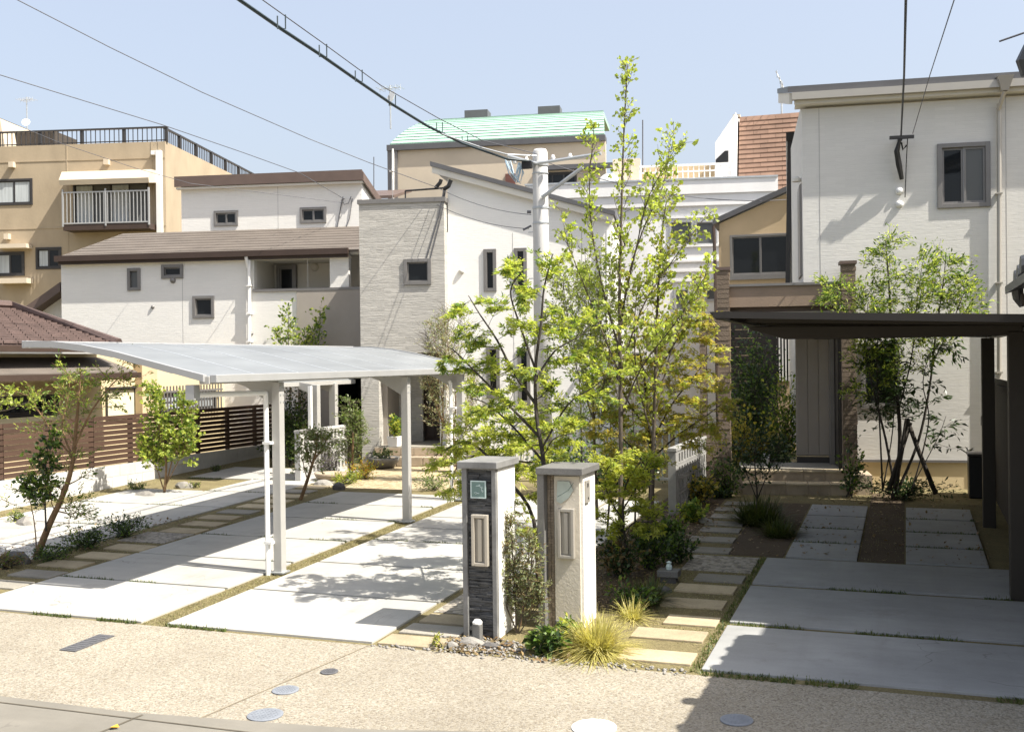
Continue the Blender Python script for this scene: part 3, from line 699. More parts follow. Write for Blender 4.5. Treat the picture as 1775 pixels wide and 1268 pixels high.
# ------------------------------------------------------------------ A: tan apartment block with a railed flat roof
fwA = ray(286, 245); pA = CAM + fwA * ((11.5 - 2.4) / fwA[2])
zA = float(pA[2]); pA0 = pA.copy(); pA0[2] = 0.3
fa = Facade('apartment_block', 'tan apartment block with black roof railing at the left', 'apartment block', pA0, 15)
ztop = zA - .3
aw = [fa.rect(-8, 311, 57, 355), fa.rect(-8, 437, 43, 478), fa.rect(62, 429, 107, 466)]
bal = fa.rect(126, 318, 258, 388)
fa.wall('front_wall', M['tan'], -16, 0, 0, ztop, [shr(w) for w in aw] + [bal], 0, .25)
for i, w in enumerate(aw): fa.window(w, 'frame_dark', .09, panes=2, pane=('curtain', 'curtain') if i == 0 else ('curtain', 'glass'))
fa.window(bal, 'frame_dark', .07, panes=4, pane=('curtain', 'glass_grey'), rec=.1, proud=0.0)
fa.box('side_wall', 'tan', -.25, 0, .25, 15, 0, ztop)
fa.box('roof_slab', 'tan', -16, -.25, .25, 15, ztop - .3, ztop - .12)
# vertical ribs of the tile cladding
rib = MB()
k = -15.9
while k < -.1:
    if not any(w[0] - .1 < k < w[1] + .1 for w in aw + [bal]): rib.box(k, k + .05, -.015, -.001, 0, ztop)
    k += .3
o = rib.build('cladding_ribs', M['tan'], fa.e); o['kind'] = 'stuff'
fa.box('floor_band', 'tan', -16, .0, -.02, -.001, fa.uv(150, 277)[1] - .02, fa.uv(150, 277)[1] + .02)
fa.box('floor_band', 'tan', -16, .0, -.02, -.001, fa.uv(60, 396)[1] - .02, fa.uv(60, 396)[1] + .02)
# balcony with canopy and white rail
a0 = fa.uv(107, 298, -.7); a1 = fa.uv(262, 318, -.7)
cu0, cu1, cz1, cz0 = a0[0], a1[0], a0[1] + .05, a1[1]
MB().prism([(cu0, -.9, cz0), (cu0, -.95, cz0 + .2), (cu0, -.7, cz1 - .05), (cu0, 0, cz1), (cu0, 0, cz0 + .15)], (cu1 - cu0, 0, 0)).build('canopy', M['gr_wall'], fa.e)
rz1 = fa.uv(180, 331, -.8)[1]; rz0 = fa.uv(180, 387, -.8)[1]
rl0 = fa.uv(109, 360, -.8)[0]; rl1 = fa.uv(258, 360, -.8)[0]
rail = MB().box(rl0, rl1, -.82, -.78, rz1 - .05, rz1).box(rl0, rl1, -.82, -.78, rz0, rz0 + .05)
k = rl0
while k < rl1:
    rail.box(k, k + .028, -.815, -.785, rz0, rz1); k += .155
for e_ in (rl0, (rl0 + rl1) / 2, rl1): rail.box(e_ - .03, e_ + .03, -.83, -.77, rz0 - .1, rz1 + .1)
rail.build('balcony_rail', M['steel'], fa.e)
fa.box('balcony_floor', 'dark_brown', rl0, rl1, -.8, 0, rz0 - .25, rz0 - .02)
for x_, y_ in ((23, 286), (187, 281), (15, 410)): 
    u_, z_ = fa.uv(x_, y_); fa.box('vent_hood', 'gr_wall', u_ - .1, u_ + .1, -.2, -.001, z_ - .12, z_ + .1)
u_, _ = fa.uv(276, 300, -.12); fa.box('downpipe', 'white_paint', u_ - .1, u_ + .1, -.22, -.02, 0, fa.uv(276, 262)[1])
u2, z2 = fa.uv(265, 266); fa.box('downpipe', 'white_paint', u2, u_, -.2, -.021, z2 - .08, z2 + .08)
bx = fa.rect(-8, 428, 46, 488, -.5)
fa.box('bay_sill', 'gr_wall', bx[0], bx[1], -.5, -.03, bx[2] - .05, bx[2] + .16); fa.box('bay_roof', 'gr_wall', bx[0], bx[1], -.5, -.03, bx[3] - .05, bx[3] + .12)
# roof railing
rr = MB(); rh = fa.uv(280, 218)[1]
pts_front = np.arange(-16, 0.01, .2)
for i, k in enumerate(pts_front):
    t = .06 if i % 9 == 8 or i == len(pts_front) - 1 else .014
    rr.box(k - t, k + t, .10, .10 + 2 * t, ztop, rh)
rr.box(-16, .05, .08, .16, rh - .07, rh); rr.box(-16, 0, .1, .13, ztop + .06, ztop + .1)
for i, k in enumerate(np.arange(.2, 14.9, .2)):
    t = .06 if i % 9 == 8 else .014
    rr.box(-.13 - t, -.13 + t, k - t, k + t, ztop, rh)
rr.box(-.18, -.08, .15, 14.9, rh - .07, rh)
rr.build('roof_railing', M['frame_dark'], fa.e)
pu, pz = fa.uv(60, 237, 4); fa.box('roof_plant', 'n_wall', -14, fa.uv(95, 240, 4)[0], 4, 6, ztop - .2, fa.uv(60, 228, 4)[1])
# cream stair head on the roof, cut by the left edge
hx = fa.uv(14, 240, 3)
MB().prism([(hx[0], 3, ztop - .2), (-15.5, 3, ztop - .2), (-15.5, 3, fa.uv(0, 205, 3)[1]), (fa.uv(0, 205, 3)[0], 3, fa.uv(0, 205, 3)[1])], (0, 3, 0)).build('stair_head', M['gr_wall'], fa.e)

# ------------------------------------------------------------------ green roof building
gq = np.array([-14.0, 36.0, 0.36])
fk = Facade('green_roof_building', 'pale beige building with a mint green curved metal roof', 'building', gq, 10.4)
k0, kz = fk.uv(667, 253); k1, kz2 = fk.uv(1048, 238)
kw0 = fk.uv(675, 300, .35)[0]
hA = fk.rect(935, 300, 1000, 322, .35)
fk.wall('front_wall', M['gr_wall'], kw0, k1, 0, kz, [hA], .35, .25)
fk.window(hA, 'frame_dark', .06, panes=3, dep=.35)
fk.box('side_wall', 'gr_wall', kw0, kw0 + .25, .6, 9, 0, kz)
fk.box('corner_trim', 'frame_grey', kw0 - .05, kw0 + .33, .28, .34, 0, kz)
fk.box('eave', 'dark_grey', k0, k1, .22, .9, kz - .13, kz + .08)
fk.box('canopy', 'dark_grey', fk.uv(930, 290)[0], k1 + .3, .1, .34, fk.uv(935, 294)[1], fk.uv(935, 286)[1])
prof = []
zt = fk.uv(850, 200, 3.0)[1]
for t in np.linspace(0, 1, 9):
    prof.append((.26 + 2.94 * t ** 1.15, kz + .08 + (zt - kz - .08) * (.55 * t + .45 * math.sin(t * math.pi / 2))))
gm = MB()
for i in range(len(prof) - 1):
    (ya, za), (yb, zb) = prof[i], prof[i + 1]
    st = .02
    gm.add([(k0 + 1.1 * (ya / 3.2), ya + st, za), (k1 - .3 * (ya / 3.2), ya + st, za), (k1 - .3 * (yb / 3.2), yb, zb), (k0 + 1.1 * (yb / 3.2), yb, zb)], [(0, 1, 2, 3)])
gm.build('roof', M['green_metal'], fk.e)
seam = MB()
for t in np.linspace(.03, .97, 13):                # horizontal laps of the metal sheets
    ya = .26 + 2.94 * t ** 1.15; za = kz + .08 + (zt - kz - .08) * (.55 * t + .45 * math.sin(t * math.pi / 2))
    seam.box(k0 + 1.1 * ya / 3.2, k1 - .3 * ya / 3.2, ya - .02, ya + .02, za + .0, za + .006)
seam.build('roof_laps', M['green_metal'], fk.e)
fk.box('roof_back', 'green_metal', k0 + 1.15, k1 - .3, 3.2, 6, zt - .2, zt - .02)
for x0, x1, yy in ((806, 846, 203), (933, 971, 196)):
    q = fk.rect(x0, yy - 8, x1, yy + 2, 3); fk.box('roof_vent', 'dark_grey', q[0], q[1], 2.9, 3.6, zt - .1, max(q[3], zt + .22))
fk.pipe(681, 258, 420, .05, .25, 'white_paint')
u_, z_ = fk.uv(877, 300, -.5); fk.box('wall_box', 'rustbox', u_ - .15, u_ + .2, .2, .348, z_ - .5, z_ + .1)
# small buildings seen between the roofs
fs1 = Facade('small_roof_house', 'low brown roofed house glimpsed left of the green roof building', 'house', (-15.6, 33, .36), 12)
r_ = fs1.rect(628, 333, 668, 352); fs1.box('wall', 'n_wall', r_[0] - 1, r_[1] + .3, 0, 4, 0, r_[2] + .1)
MB().prism([(r_[0] - 1.2, -.4, r_[2] + .1), (r_[1] + .4, -.4, r_[2] + .1), (r_[1] + .4, 2.2, r_[3] + .3), (r_[0] - 1.2, 2.2, r_[3] + .3)], (0, 0, .1)).build('roof', M['brown_fascia'], fs1.e)

# ------------------------------------------------------------------ W: white flat building behind the trees
fw_ = Facade('white_flat_building', 'white flat roofed building with roof railing behind the tall trees', 'building', (-5.5, 29.5, .36), 12)
p0_ = fw_.uv(950, 322); p1_ = fw_.uv(1283, 310)
wz = (p0_[1] + p1_[1]) / 2
band2 = fw_.uv(1200, 337)[1]; band3 = fw_.uv(1200, 357)[1]
ww = [fw_.rect(1160, 383, 1202, 425), fw_.rect(1204, 383, 1244, 425), fw_.rect(1168, 500, 1196, 540), fw_.rect(1222, 496, 1242, 522), fw_.rect(1090, 610, 1116, 640)]
fw_.wall('front_wall', M['w_wall'], p0_[0] - .5, p1_[0] + 1.0, 0, band3, [shr(w) for w in ww], 0, .2)
for w in ww: fw_.window(w, 'steel', .05, pane='glass_grey', panes=1)
fw_.box('parapet', 'w_wall', p0_[0] - .6, p1_[0] + 1.0, -.13, 6, band2, wz, label='white stained roof parapet')
fw_.box('parapet_cap', 'galv', p0_[0] - .65, p1_[0] + 1.0, -.16, 0, wz, wz + .05)
fw_.box('cornice', 'w_wall', p0_[0] - .5, p1_[0] + 1.0, -.08, .1, band3, band2 - .001)
for y_ in (376, 426, 452, 469, 486):
    z_ = fw_.uv(1200, y_)[1]
    fw_.box('ledge', 'w_wall', fw_.uv(1155, 400)[0], p1_[0] + 1, -.05, -.001, z_ - .03, z_ + .03)
rz_ = fw_.uv(1200, 284, .4)[1]; ru0 = fw_.uv(1108, 290, .4)[0]; ru1 = fw_.uv(1268, 290, .4)[0]
rl_ = MB().box(ru0, ru1, .37, .43, rz_ - .05, rz_).box(ru0, ru1, .38, .42, rz_ - .42, rz_ - .39).box(ru0, ru1, .38, .42, rz_ - .22, rz_ - .19).box(ru0, ru1, .38, .42, wz + .03, wz + .06)
for k in np.arange(ru0, ru1, .15): rl_.box(k, k + .03, .39, .42, wz, rz_)
rl_.build('roof_railing', M['white_paint'], fw_.e)
fw_.box('side_wall', 'w_wall', p1_[0] + .8, p1_[0] + 1.0, .2, 6, 0, band3)
tu_, tz_ = fw_.uv(1055, 300, 2); 
MB().lathe([(.28, 0), (.28, .55), (.15, .65)], 14, (tu_, 2.2, wz - .02)).build('water_tank', M['white_paint'], fw_.e)
q = fw_.rect(1062, 276, 1110, 310, 3); fw_.box('roof_shed', 'gr_wall', q[0], q[1], 3, 5, wz - .3, q[3])
q = fw_.rect(1105, 290, 1270, 309, 5.2); fw_.box('roof_wall', 'tan_e', q[0], q[1], 5.2, 5.4, wz - .3, q[3], label='beige block wall behind the railing')

# ------------------------------------------------------------------ R: building with a steep shingled face
rb0 = oY(1280, 338, 33.0); rb0[2] = .36
frr = Facade('shingled_building', 'building with steep red brown shingled roof face above the beige house', 'building', rb0, 3)
s_t = frr.rect(1277, 192, 1388, 200); s_b = frr.rect(1280, 338, 1392, 342)
z_b, z_t = s_b[2] - .6, s_t[3]
u_l, u_r = s_t[0], s_t[1] + 1.5
lean = 0.9
rowh = (z_t - z_b) / 22
proto = None
for i in range(22):
    off = (i % 2) * .22
    za = z_b + i * rowh; ya = lean * i / 22
    u = u_l - off
    while u < u_r:
        a_, b_ = max(u, u_l), min(u + .44, u_r)
        if b_ - a_ > .03:
            if b_ - a_ > .439:
                if proto is None:
                    me = MB().add([(0, -.03, 0), (.432, -.03, 0), (.432, lean / 22 - .005, rowh), (0, lean / 22 - .005, rowh), (0, .03, 0), (.432, .03, 0), (.432, lean / 22 + .02, rowh), (0, lean / 22 + .02, rowh)],
                                  [(0, 1, 2, 3), (4, 0, 3, 7), (1, 5, 6, 2), (4, 5, 1, 0), (3, 2, 6, 7)]).mesh('shingle', M['shingle']); proto = me
                o = link(bpy.data.objects.new('shingle', proto), frr.e); o.location = (a_, ya, za)
            else:
                wd = b_ - a_ - .008
                o = MB().add([(0, -.03, 0), (wd, -.03, 0), (wd, lean / 22 - .005, rowh), (0, lean / 22 - .005, rowh), (0, .03, 0), (wd, .03, 0)], [(0, 1, 2, 3), (4, 5, 1, 0)]).build('shingle', M['shingle'], frr.e); o.location = (a_, ya, za)
        u += .44
MB().prism([(u_l, .04, z_b), (u_r, .04, z_b), (u_r, lean + .04, z_t), (u_l, lean + .04, z_t)], (0, 6, 0)).build('shingle_backing', M['shingle'], frr.e)
frr.box('wall', 'w_wall', u_l, u_r, .3, 6, 0, z_b)
MB().prism([(u_l - .05, -.05, z_b), (u_l - .05, lean - .05, z_t + .05), (u_l - .05, lean + 3.2, z_t + .05 - .0), (u_l - .05, 6, z_t - 3.2), (u_l - .05, 6, z_b)], (-.12, 0, 0)).build('gable_wall', M['w_wall'], frr.e)
frr.box('verge_board', 'gr_wall', u_l - .2, u_l + .02, lean - .05, lean + .2, z_t, z_t + .08)
# grey gable seen left of the shingles, with its dark opening
q0 = frr.uv(1276, 193, .4); q1 = frr.uv(1239, 246, .4); q2 = frr.uv(1239, 283, .4)
gw = MB().prism([(q0[0] - .02, .5, q0[1]), (q1[0], .5, q1[1]), (q1[0], .5, q2[1] - 1.5), (q0[0] - .02, .5, q2[1] - 1.5)], (0, .2, 0)).build('stair_gable', M['w_wall'], frr.e)
q3 = frr.rect(1240, 262, 1262, 280, .4)
MB().prism([(q3[0], .47, q3[2]), (q3[1], .47, q3[2]), (q3[1], .47, q3[3]), (q3[0] + .28, .47, q3[3]), (q3[0], .47, q3[2] + .1)], (0, .028, 0)).build('opening', M['black'], gw)

# ------------------------------------------------------------------ E: warm beige gabled house
fe = Facade('beige_gable_house', 'warm beige house with dark sloping roof and wide sliding window', 'house', (-4.0, 24.0, .36), 4)
ewin = fe.rect(1265, 408, 1372, 476)
eu0 = fe.uv(1246, 440)[0]; eu1 = fe.uv(1400, 440)[0]
fe.wall('front_wall', M['tan_e'], eu0, eu1, 0, fe.uv(1300, 405)[1] + .1, [shr(ewin)], 0, .2)
ra = fe.uv(1235, 380, -.1); rb = fe.uv(1362, 323, -.1)
es = (rb[1] - ra[1]) / (rb[0] - ra[0])
zE = lambda u: ra[1] + es * (u - ra[0])
zlow = fe.uv(1300, 405)[1] + .1
ux = eu0 + .02
MB().prism([(ux, 0, zlow), (eu1, 0, zlow), (eu1, 0, zE(eu1) - .15), (ux, 0, max(zlow + .02, zE(ux) - .15))], (0, .2, 0)).build('gable_wall', M['tan_e'], fe.e)
fe.window(ewin, 'frame_grey', .05, panes=2)
MB().prism([(ra[0], -.1, zE(ra[0])), (eu1, -.1, zE(eu1)), (eu1, -.1, zE(eu1) - .12), (ra[0], -.1, zE(ra[0]) - .12)], (0, 7, 0)).build('roof', M['dark_grey'], fe.e)
MB().tube([(ra[0] + .02, -.08, zE(ra[0]) - .15), (eu0 - .08, -.1, zE(ra[0]) - .75), (eu0 - .06, -.06, .2)], .04).build('downpipe', M['dark_brown'], fe.e)
fe.box('side_wall', 'tan_e', eu0, eu0 + .15, .2, 6.5, 0, zE(eu0) - .2)
fe.box('sill', 'frame_grey', ewin[0] - .1, ewin[1], -.08, -.036, ewin[2] - .08, ewin[2] - .001)
# ground floor in shade behind the shrubs: barred window
gwn = fe.rect(1346, 578, 1374, 660)
fe.window(gwn, 'frame_dark', .05, panes=1, proud=.02, dep=-.095)
bars = MB()
for k in np.linspace(gwn[0], gwn[1], 6): bars.box(k - .015, k + .015, -.19, -.16, gwn[2], gwn[3])
bars.build('window_bars', M['white_paint'], fe.e)
fe.box('dark_door', 'black', fe.uv(1320, 600)[0], fe.uv(1345, 600)[0], -.05, -.002, .1, fe.uv(1330, 570)[1])

# vertical board joints of the siding, and meters and vents on the walls
M['joint_wall'] = pmat('sealant joint', (0.42, 0.41, 0.39), 0.8, 0.05, 3)
for fac, us, z0_, z1_, dp_ in ((fg, (gl + 3.03, gl + 6.06), -.1, ze - .18, 0), (fm, (wh0 + 1.35, wh0 + 2.75), 0, zR - .3, wing_dep), (fg, (uw0 + 2.6, uw0 + 5.6), rt, uz1 - .1, ud)):
    for u_ in us: fac.box('wall_joint', 'joint_wall', u_ - .006, u_ + .006, dp_ - .0025, dp_ - .0005, z0_, z1_)
fg.box('meter_box', 'frame_grey', gl + 8.6, gl + 8.9, -.10, -.001, 1.9, 2.35)
for x_, y_ in ((265, 532), (436, 578)): fg.dome(x_, y_, .045, 0, 'frame_grey', 'vent_cap')
fm.dome(800, 470, .06, wing_dep, 'soffit', 'vent_cap')

# ------------------------------------------------------------------ D: off white house on the right with brown porch
zD = 0.29
fd = Facade('white_porch_house', 'off white brick sided house with brown porch behind the dark carport', 'house', (-1.55, 17.8, zD), 8)
dwin = fd.rect(1624, 250, 1717, 358)
dlow = fd.rect(1490, 596, 1560, 708)
fz = 0.47
ez = fd.uv(1378, 190)[1]
fd.wall('front_wall', M['d_siding'], 0, 6.5, 2.85, ez, [shr(dwin)], 0, .2)
fd.wall('front_wall', M['d_siding'], .60, 6.5, fz, 2.85, [shr(dlow)], 0, .2)
fd.window(dwin, fw=.07, panes=2, pane=('glass', 'glass_grey'))
fd.window(dlow, fw=.07, panes=1)
fd.box('foundation', 'beige', .60, 6.5, .02, .2, -.3, fz - .04)
fd.box('base_flashing', 'frame_grey', .60, 6.5, -.02, .2, fz - .04, fz - .002)
# eave, gutter, roof
g0 = fd.uv(1368, 172, -.22); g1 = fd.uv(1775, 135, -.22)
gz = (g0[1] + g1[1]) / 2
fd.box('gutter', 'letterbox_grey', g0[0] + .04, 6.9, -.27, -.18, gz - .075, gz + .04)
fd.box('fascia', 'soffit', g0[0] + .08, 6.9, -.179, -.14, gz - .13, gz + .03)
fd.box('soffit', 'soffit', g0[0] + .1, 6.9, -.14, .2, gz - .13, gz - .09)
MB().prism([(g0[0] - .02, -.23, gz + .05), (6.95, -.23, gz + .05), (6.95, 5.0, gz + 1.3), (g0[0] - .02, 5.0, gz + 1.3)], (0, 0, .10)).build('roof', M['dark_grey'], fd.e)
MB().prism([(g0[0] + .0, -.20, gz + .05), (g0[0] + .0, 5, gz + 1.3), (g0[0] + .0, 5, gz + 1.1), (g0[0] + .0, -.20, gz - .13)], (.05, 0, 0)).build('verge_board', M['soffit'], fd.e)
fd.pipe(1732, 180, 800, .035, -.07, 'letterbox_grey')
hu, hz = fd.uv(1741, 135, -.24)
MB().add([(hu - .12, -.34, hz + .02), (hu + .12, -.34, hz + .02), (hu + .12, -.17, hz + .02), (hu - .12, -.17, hz + .02), (hu - .05, -.29, hz - .2), (hu + .05, -.29, hz - .2), (hu + .05, -.21, hz - .2), (hu - .05, -.21, hz - .2)],
         [(0, 1, 2, 3), (4, 7, 6, 5), (0, 4, 5, 1), (1, 5, 6, 2), (2, 6, 7, 3), (3, 7, 4, 0)]).tube([(hu, -.25, hz - .2), (hu - .06, -.1, hz - .45)], .035).build('rain_hopper', M['letterbox_grey'], fd.e)
# side wall turning 8 degrees off square, with a slit window
s8 = R(0.2); sd = np.array([-math.sin(s8), math.cos(s8), 0]); sn = np.array([-math.cos(s8), -math.sin(s8), 0])
def dside(px, py, dy=0.0):
    o3 = np.array([-1.55, 17.8 + dy, zD]); p = hit(px, py, o3, sn) - o3
    return float(p @ sd), float(p[2])
def side_prism(name, mat, a, b, z0, z1, th, dy=0.0, off=0.0):
    o3 = np.array([0, dy, 0]) + sn * off
    A = o3 + sd * a; B = o3 + sd * b
    return MB().prism([(A[0], A[1], z0), (B[0], B[1], z0), (B[0], B[1], z1), (A[0], A[1], z1)], -sn * th).build(name, M[mat], fd.e)
side_prism('side_wall', 'd_siding', .2, 5.5, 2.85, ez + .1, .15)
side_prism('side_wall', 'd_siding', 1.1, 5.5, fz, 2.85, .15, 0, .0)
d1 = dside(1390, 330); d2 = dside(1383, 425)
w8 = side_prism('window', 'frame_grey', max(.25, d1[0]), max(.25, d1[0]) + .95, 3.45, 4.95, .03, 0, .02)
side_prism('window', 'frame_grey', .35, .9, 3.45, 4.95, .02, 0, .03)
MB().lathe([(.08, 0), (.075, .05), (.04, .08)], 10, (0, 0, 0)).build('wall_lamp', M['soffit'], fd.e).location = (-.08, .35, 5.0)
# porch: recessed entrance wall, dark door side, ceiling, brick column, wing wall with slot, brown balcony parapet
ent = lambda px, py: (oY(px, py, 18.9)[0] + 1.55, oY(px, py, 18.9)[2] - zD)
fd.box('entrance_wall', 'greybrown', ent(1396, 700)[0], .62, 1.1, 1.2, .42, 2.84, label='grey brown entrance wall panels')
for k in range(3):
    MB().box(ent(1396, 700)[0] + .02 + k * .18, ent(1396, 700)[0] + .19 + k * .18, 1.085, 1.099, .44, 2.8).build('wall_panel', M['greybrown'], fd.e, bevel=.004)
fd.box('entrance_base', 'frame_dark', ent(1396, 700)[0], .62, 1.07, 1.098, .26, .41)
fd.box('door_frame', 'frame_grey', .45, .52, .75, 1.06, .31, 2.6)
fd.box('door', 'bronze_dark', .53, .60, .21, 1.08, .31, 2.6, label='dark front door in the porch side')
fd.box('porch_ceiling', 'greybrown', -1.2, .6, -.2, 1.2, 2.78, 2.845)
cx0, cx1 = oY(1453, 600, 17.42)[0] + 1.55, oY(1478, 600, 17.42)[0] + 1.55
ctop = oY(1465, 457, 17.42)[2] - zD
def brick_block(name, u0, u1, y0, y1, z0, z1, parent, slot=None, rh=.075):
    core = MB()
    if slot:
        core.box(u0 + .01, slot[0], y0 + .01, y1 - .01, z0, z1).box(slot[1], u1 - .01, y0 + .01, y1 - .01, z0, z1)
        core.box(slot[0], slot[1], y0 + .01, y1 - .01, z0, slot[2]).box(slot[0], slot[1], y0 + .01, y1 - .01, slot[3], z1)
    else: core.box(u0 + .01, u1 - .01, y0 + .01, y1 - .01, z0, z1)
    c = core.build(name, M['brick'], parent)
    rg = random.Random(int(u0 * 100) + 7); st = MB(); z = z0
    while z < z1 - .02:
        h = min(rh, z1 - z) - .006
        spans = [(u0, u1)]
        if slot and slot[2] < z + h and z < slot[3]: spans = [(u0, slot[0]), (slot[1], u1)]
        for a, b in spans:
            n_ = max(1, round((b - a) / .26)); e = [a] + sorted(a + (b - a) * (k + rg.uniform(-.3, .3)) / n_ for k in range(1, n_)) + [b]
            for k in range(len(e) - 1):
                st.box(e[k] + .002, e[k + 1] - .002, y0 - rg.uniform(0, .012), y0 + .012, z, z + h)
        st.box(u1 - .012, u1 + rg.uniform(0, .01), y0 + .014, y1 - .004, z, z + h)
        z += rh
    s_ = st.build('brick_strips', M['brick'], c); s_['kind'] = 'stuff'
    return c
brick_block('brick_column', cx0, cx1, -.42, -.15, .3, ctop, fd.e)
fd.box('column_cap', 'brown_fascia', cx0 - .02, cx1 + .02, -.45, -.12, ctop, ctop + .05)
wl0 = oY(1210, 600, 17.45)[0] + 1.55; wl1 = oY(1261, 600, 17.45)[0] + 1.55; wl2 = oY(1239, 500, 17.45)[0] + 1.55
wtop = oY(1225, 551, 17.45)[2] - zD; wt2 = oY(1250, 470, 17.45)[2] - zD
s0 = oY(1221, 580, 17.45); s1 = oY(1242, 742, 17.45)
brick_block('wing_wall', wl0, wl1, -.38, .05, 0, wtop, fd.e, (s0[0] + 1.55, s1[0] + 1.55, s1[2] - zD, s0[2] - zD))
brick_block('wing_wall', wl2, wl1, -.38, .05, wtop + .001, wt2, fd.e)
fd.box('column_cap', 'brown_fascia', wl2 - .02, wl1 + .02, -.4, .06, wt2, wt2 + .05)
pz0, pz1 = oY(1350, 531, 17.5)[2] - zD, oY(1350, 491, 17.5)[2] - zD
fd.box('balcony_front', 'brown_wall', wl1 + .002, cx0 - .002, -.3, -.18, pz0, pz1 - .04)
fd.box('balcony_cap', 'frame_grey', wl1 + .002, cx0 - .002, -.33, -.13, pz1 - .04, pz1)
fd.box('balcony_soffit', 'brown_fascia', wl1 + .003, cx0 - .003, -.179, 1.3, pz0 - .1, pz0)
fd.box('balcony_beam', 'brown_wall', wl1 + .004, cx0 - .004, -.178, -.08, pz0 - .22, pz0 - .101)
MB().prism([(wl1 + .02, -.17, pz1), (wl1 + .06, 1.9, pz1 + .12), (wl1 + .06, 1.9, pz0), (wl1 + .02, -.17, pz0)], (.1, 0, 0)).build('balcony_side', M['brown_wall'], fd.e)
# narrow rear wing with dark verge between this house and the beige one
rw = Facade('rear_wing_house', 'narrow pale wall with dark verge squeezed behind the white house corner', 'house', (-2.4, 21.6, .36), 6)
a_ = rw.rect(1358, 236, 1392, 470)
rw.box('wall', 'soffit', a_[0] + .05, a_[1] + .3, .02, .6, 2.5, a_[3] - .1)
MB().prism([(a_[0], -.05, 3.3), (a_[0] + .08, -.05, a_[3] + .02), (a_[0] + .17, -.05, a_[3] + .02), (a_[0] + .09, -.05, 3.3)], (0, .06, 0)).build('verge_board', M['frame_dark'], rw.e)
rw.box('roof', 'frame_dark', a_[0] + .05, a_[1] + .4, -.08, .8, a_[3] - .1, a_[3] + .06)
# steps
for nm, x0, x1, y0, y1, z0, z1 in (('porch_floor', -1.05, .62, -.32, 1.1, -.1, .31), ('step', -1.0, .66, -.75, -.321, -.1, .155)):
    fd.box(nm, 'stone_step', x0, x1, y0, y1, z0, z1 - .03)
    n_ = 5
    for k in range(n_):
        a = x0 + (x1 - x0) * k / n_; b = x0 + (x1 - x0) * (k + 1) / n_
        fd.box('tread_stone', 'paver', a + .004, b - .004, y0 - .02, min(y1, y0 + .36), z1 - .029, z1, .004)
        fd.box('riser_stone', 'stone_step', a + .004, b - .004, y0 - .012, y0 - .001, z0, z1 - .031)
fd.box('floor_stone', 'paver_grey', -1.05, .62, .042, 1.1, .28, .308)
fd.box('step_side', 'stone_step', .661, .95, -.7, -.01, -.1, .29)
# cable bracket, black bundle, two round vents
bu, bz = fd.uv(1558, 244)
MB().box(bu - .17, bu + .19, -.27, -.22, bz - .02, bz + .03).box(bu - .02, bu + .03, -.23, -.001, bz - .02, bz + .02).build('cable_bracket', M['black'], fd.e)
MB().tube([(bu - .02, -.25, bz - .03), (bu - .06, -.2, bz - .2), (bu - .02, -.13, bz - .4), (bu + .03, -.06, bz - .62)], [.025, .045, .05, .035]).tube([(bu + .1, -.22, bz - .02), (bu + .1, -.09, bz - .3), (bu + .08, -.03, bz - .9)], .008).tube([(bu + .02, -.12, bz - .05), (bu + .05, -.08, bz - .16), (bu + .1, -.12, bz - .1)], .015).build('service_lead', M['black'], fd.e)
fd.dome(1559, 331, .06); fd.dome(1559, 354, .06)
st_ = thing('storage_box', 'black utility box standing at the right end of the white house wall', 'utility box', (.97, 17.45, .28))
box('body', M['black'], st_, -.12, .30, -.25, .2, 0, .62, .01); box('lid', M['frame_dark'], st_, -.14, .32, -.27, .22, .621, .66, .01)

# ------------------------------------------------------------------ B: beige bungalow with brown tiled hip roof beyond the fence
fb = Facade('beige_bungalow', 'beige bungalow with brown tiled hip roof behind the slat fence', 'house', (-14.8, 14.0, .15), 90)
e0 = fb.uv(0, 592, -.7); e1 = fb.uv(203, 598, -.7); ez_ = (e0[1] + e1[1]) / 2 - .07
rp = fb.uv(18, 528, 2.8); wend = fb.uv(448, 690)[0]
bw1 = (-5.0, fb.uv(100, 700)[0], fb.uv(50, 722)[1], fb.uv(50, 690)[1] + .05)
bw2 = fb.rect(182, 671, 238, 722); bw3 = fb.rect(275, 679, 373, 708)
fb.wall('wall', M['beige'], -6, wend, -.2, ez_ - .1, [shr(bw2), shr(bw3), bw1], 0, .16)
fb.window(bw1, 'frame_dark', .06, panes=3)
fb.window(bw2, 'frame_dark', .04, panes=1, pane='shoji')
fb.window(bw3, 'frame_dark', .05, panes=2, pane='curtain')
bars = MB(); k = bw3[0]
while k < bw3[1] + .1: bars.box(k, k + .025, -.14, -.115, bw3[2] - .02, bw3[3] + .12); k += .105
bars.box(bw3[0], bw3[1] + .1, -.145, -.14, bw3[3] - .02, bw3[3] + .02)
bars.build('window_bars', M['frame_grey'], fb.e)
pq = fb.rect(241, 668, 268, 722, -.1)
fb.box('pilaster', 'tan_e', pq[0], pq[1] - .0, -.18, -.001, -.2, ez_ - .2)
fb.box('wall_return', 'beige', wend - .16, wend, .16, 5, -.2, ez_ - .2)
rid = rp[1] - .14; hu_ = e1[0]
MB().prism([(-8, -.7, ez_), (hu_, -.7, ez_), (rp[0], 2.8, rid), (-8, 2.8, rid)], (0, 0, .06)).prism([(hu_, -.7, ez_), (hu_, 6.3, ez_), (rp[0], 2.8, rid)], (0, 0, .06)).build('roof', M['roof_red'], fb.e)
tl = MB(); nrow = 17
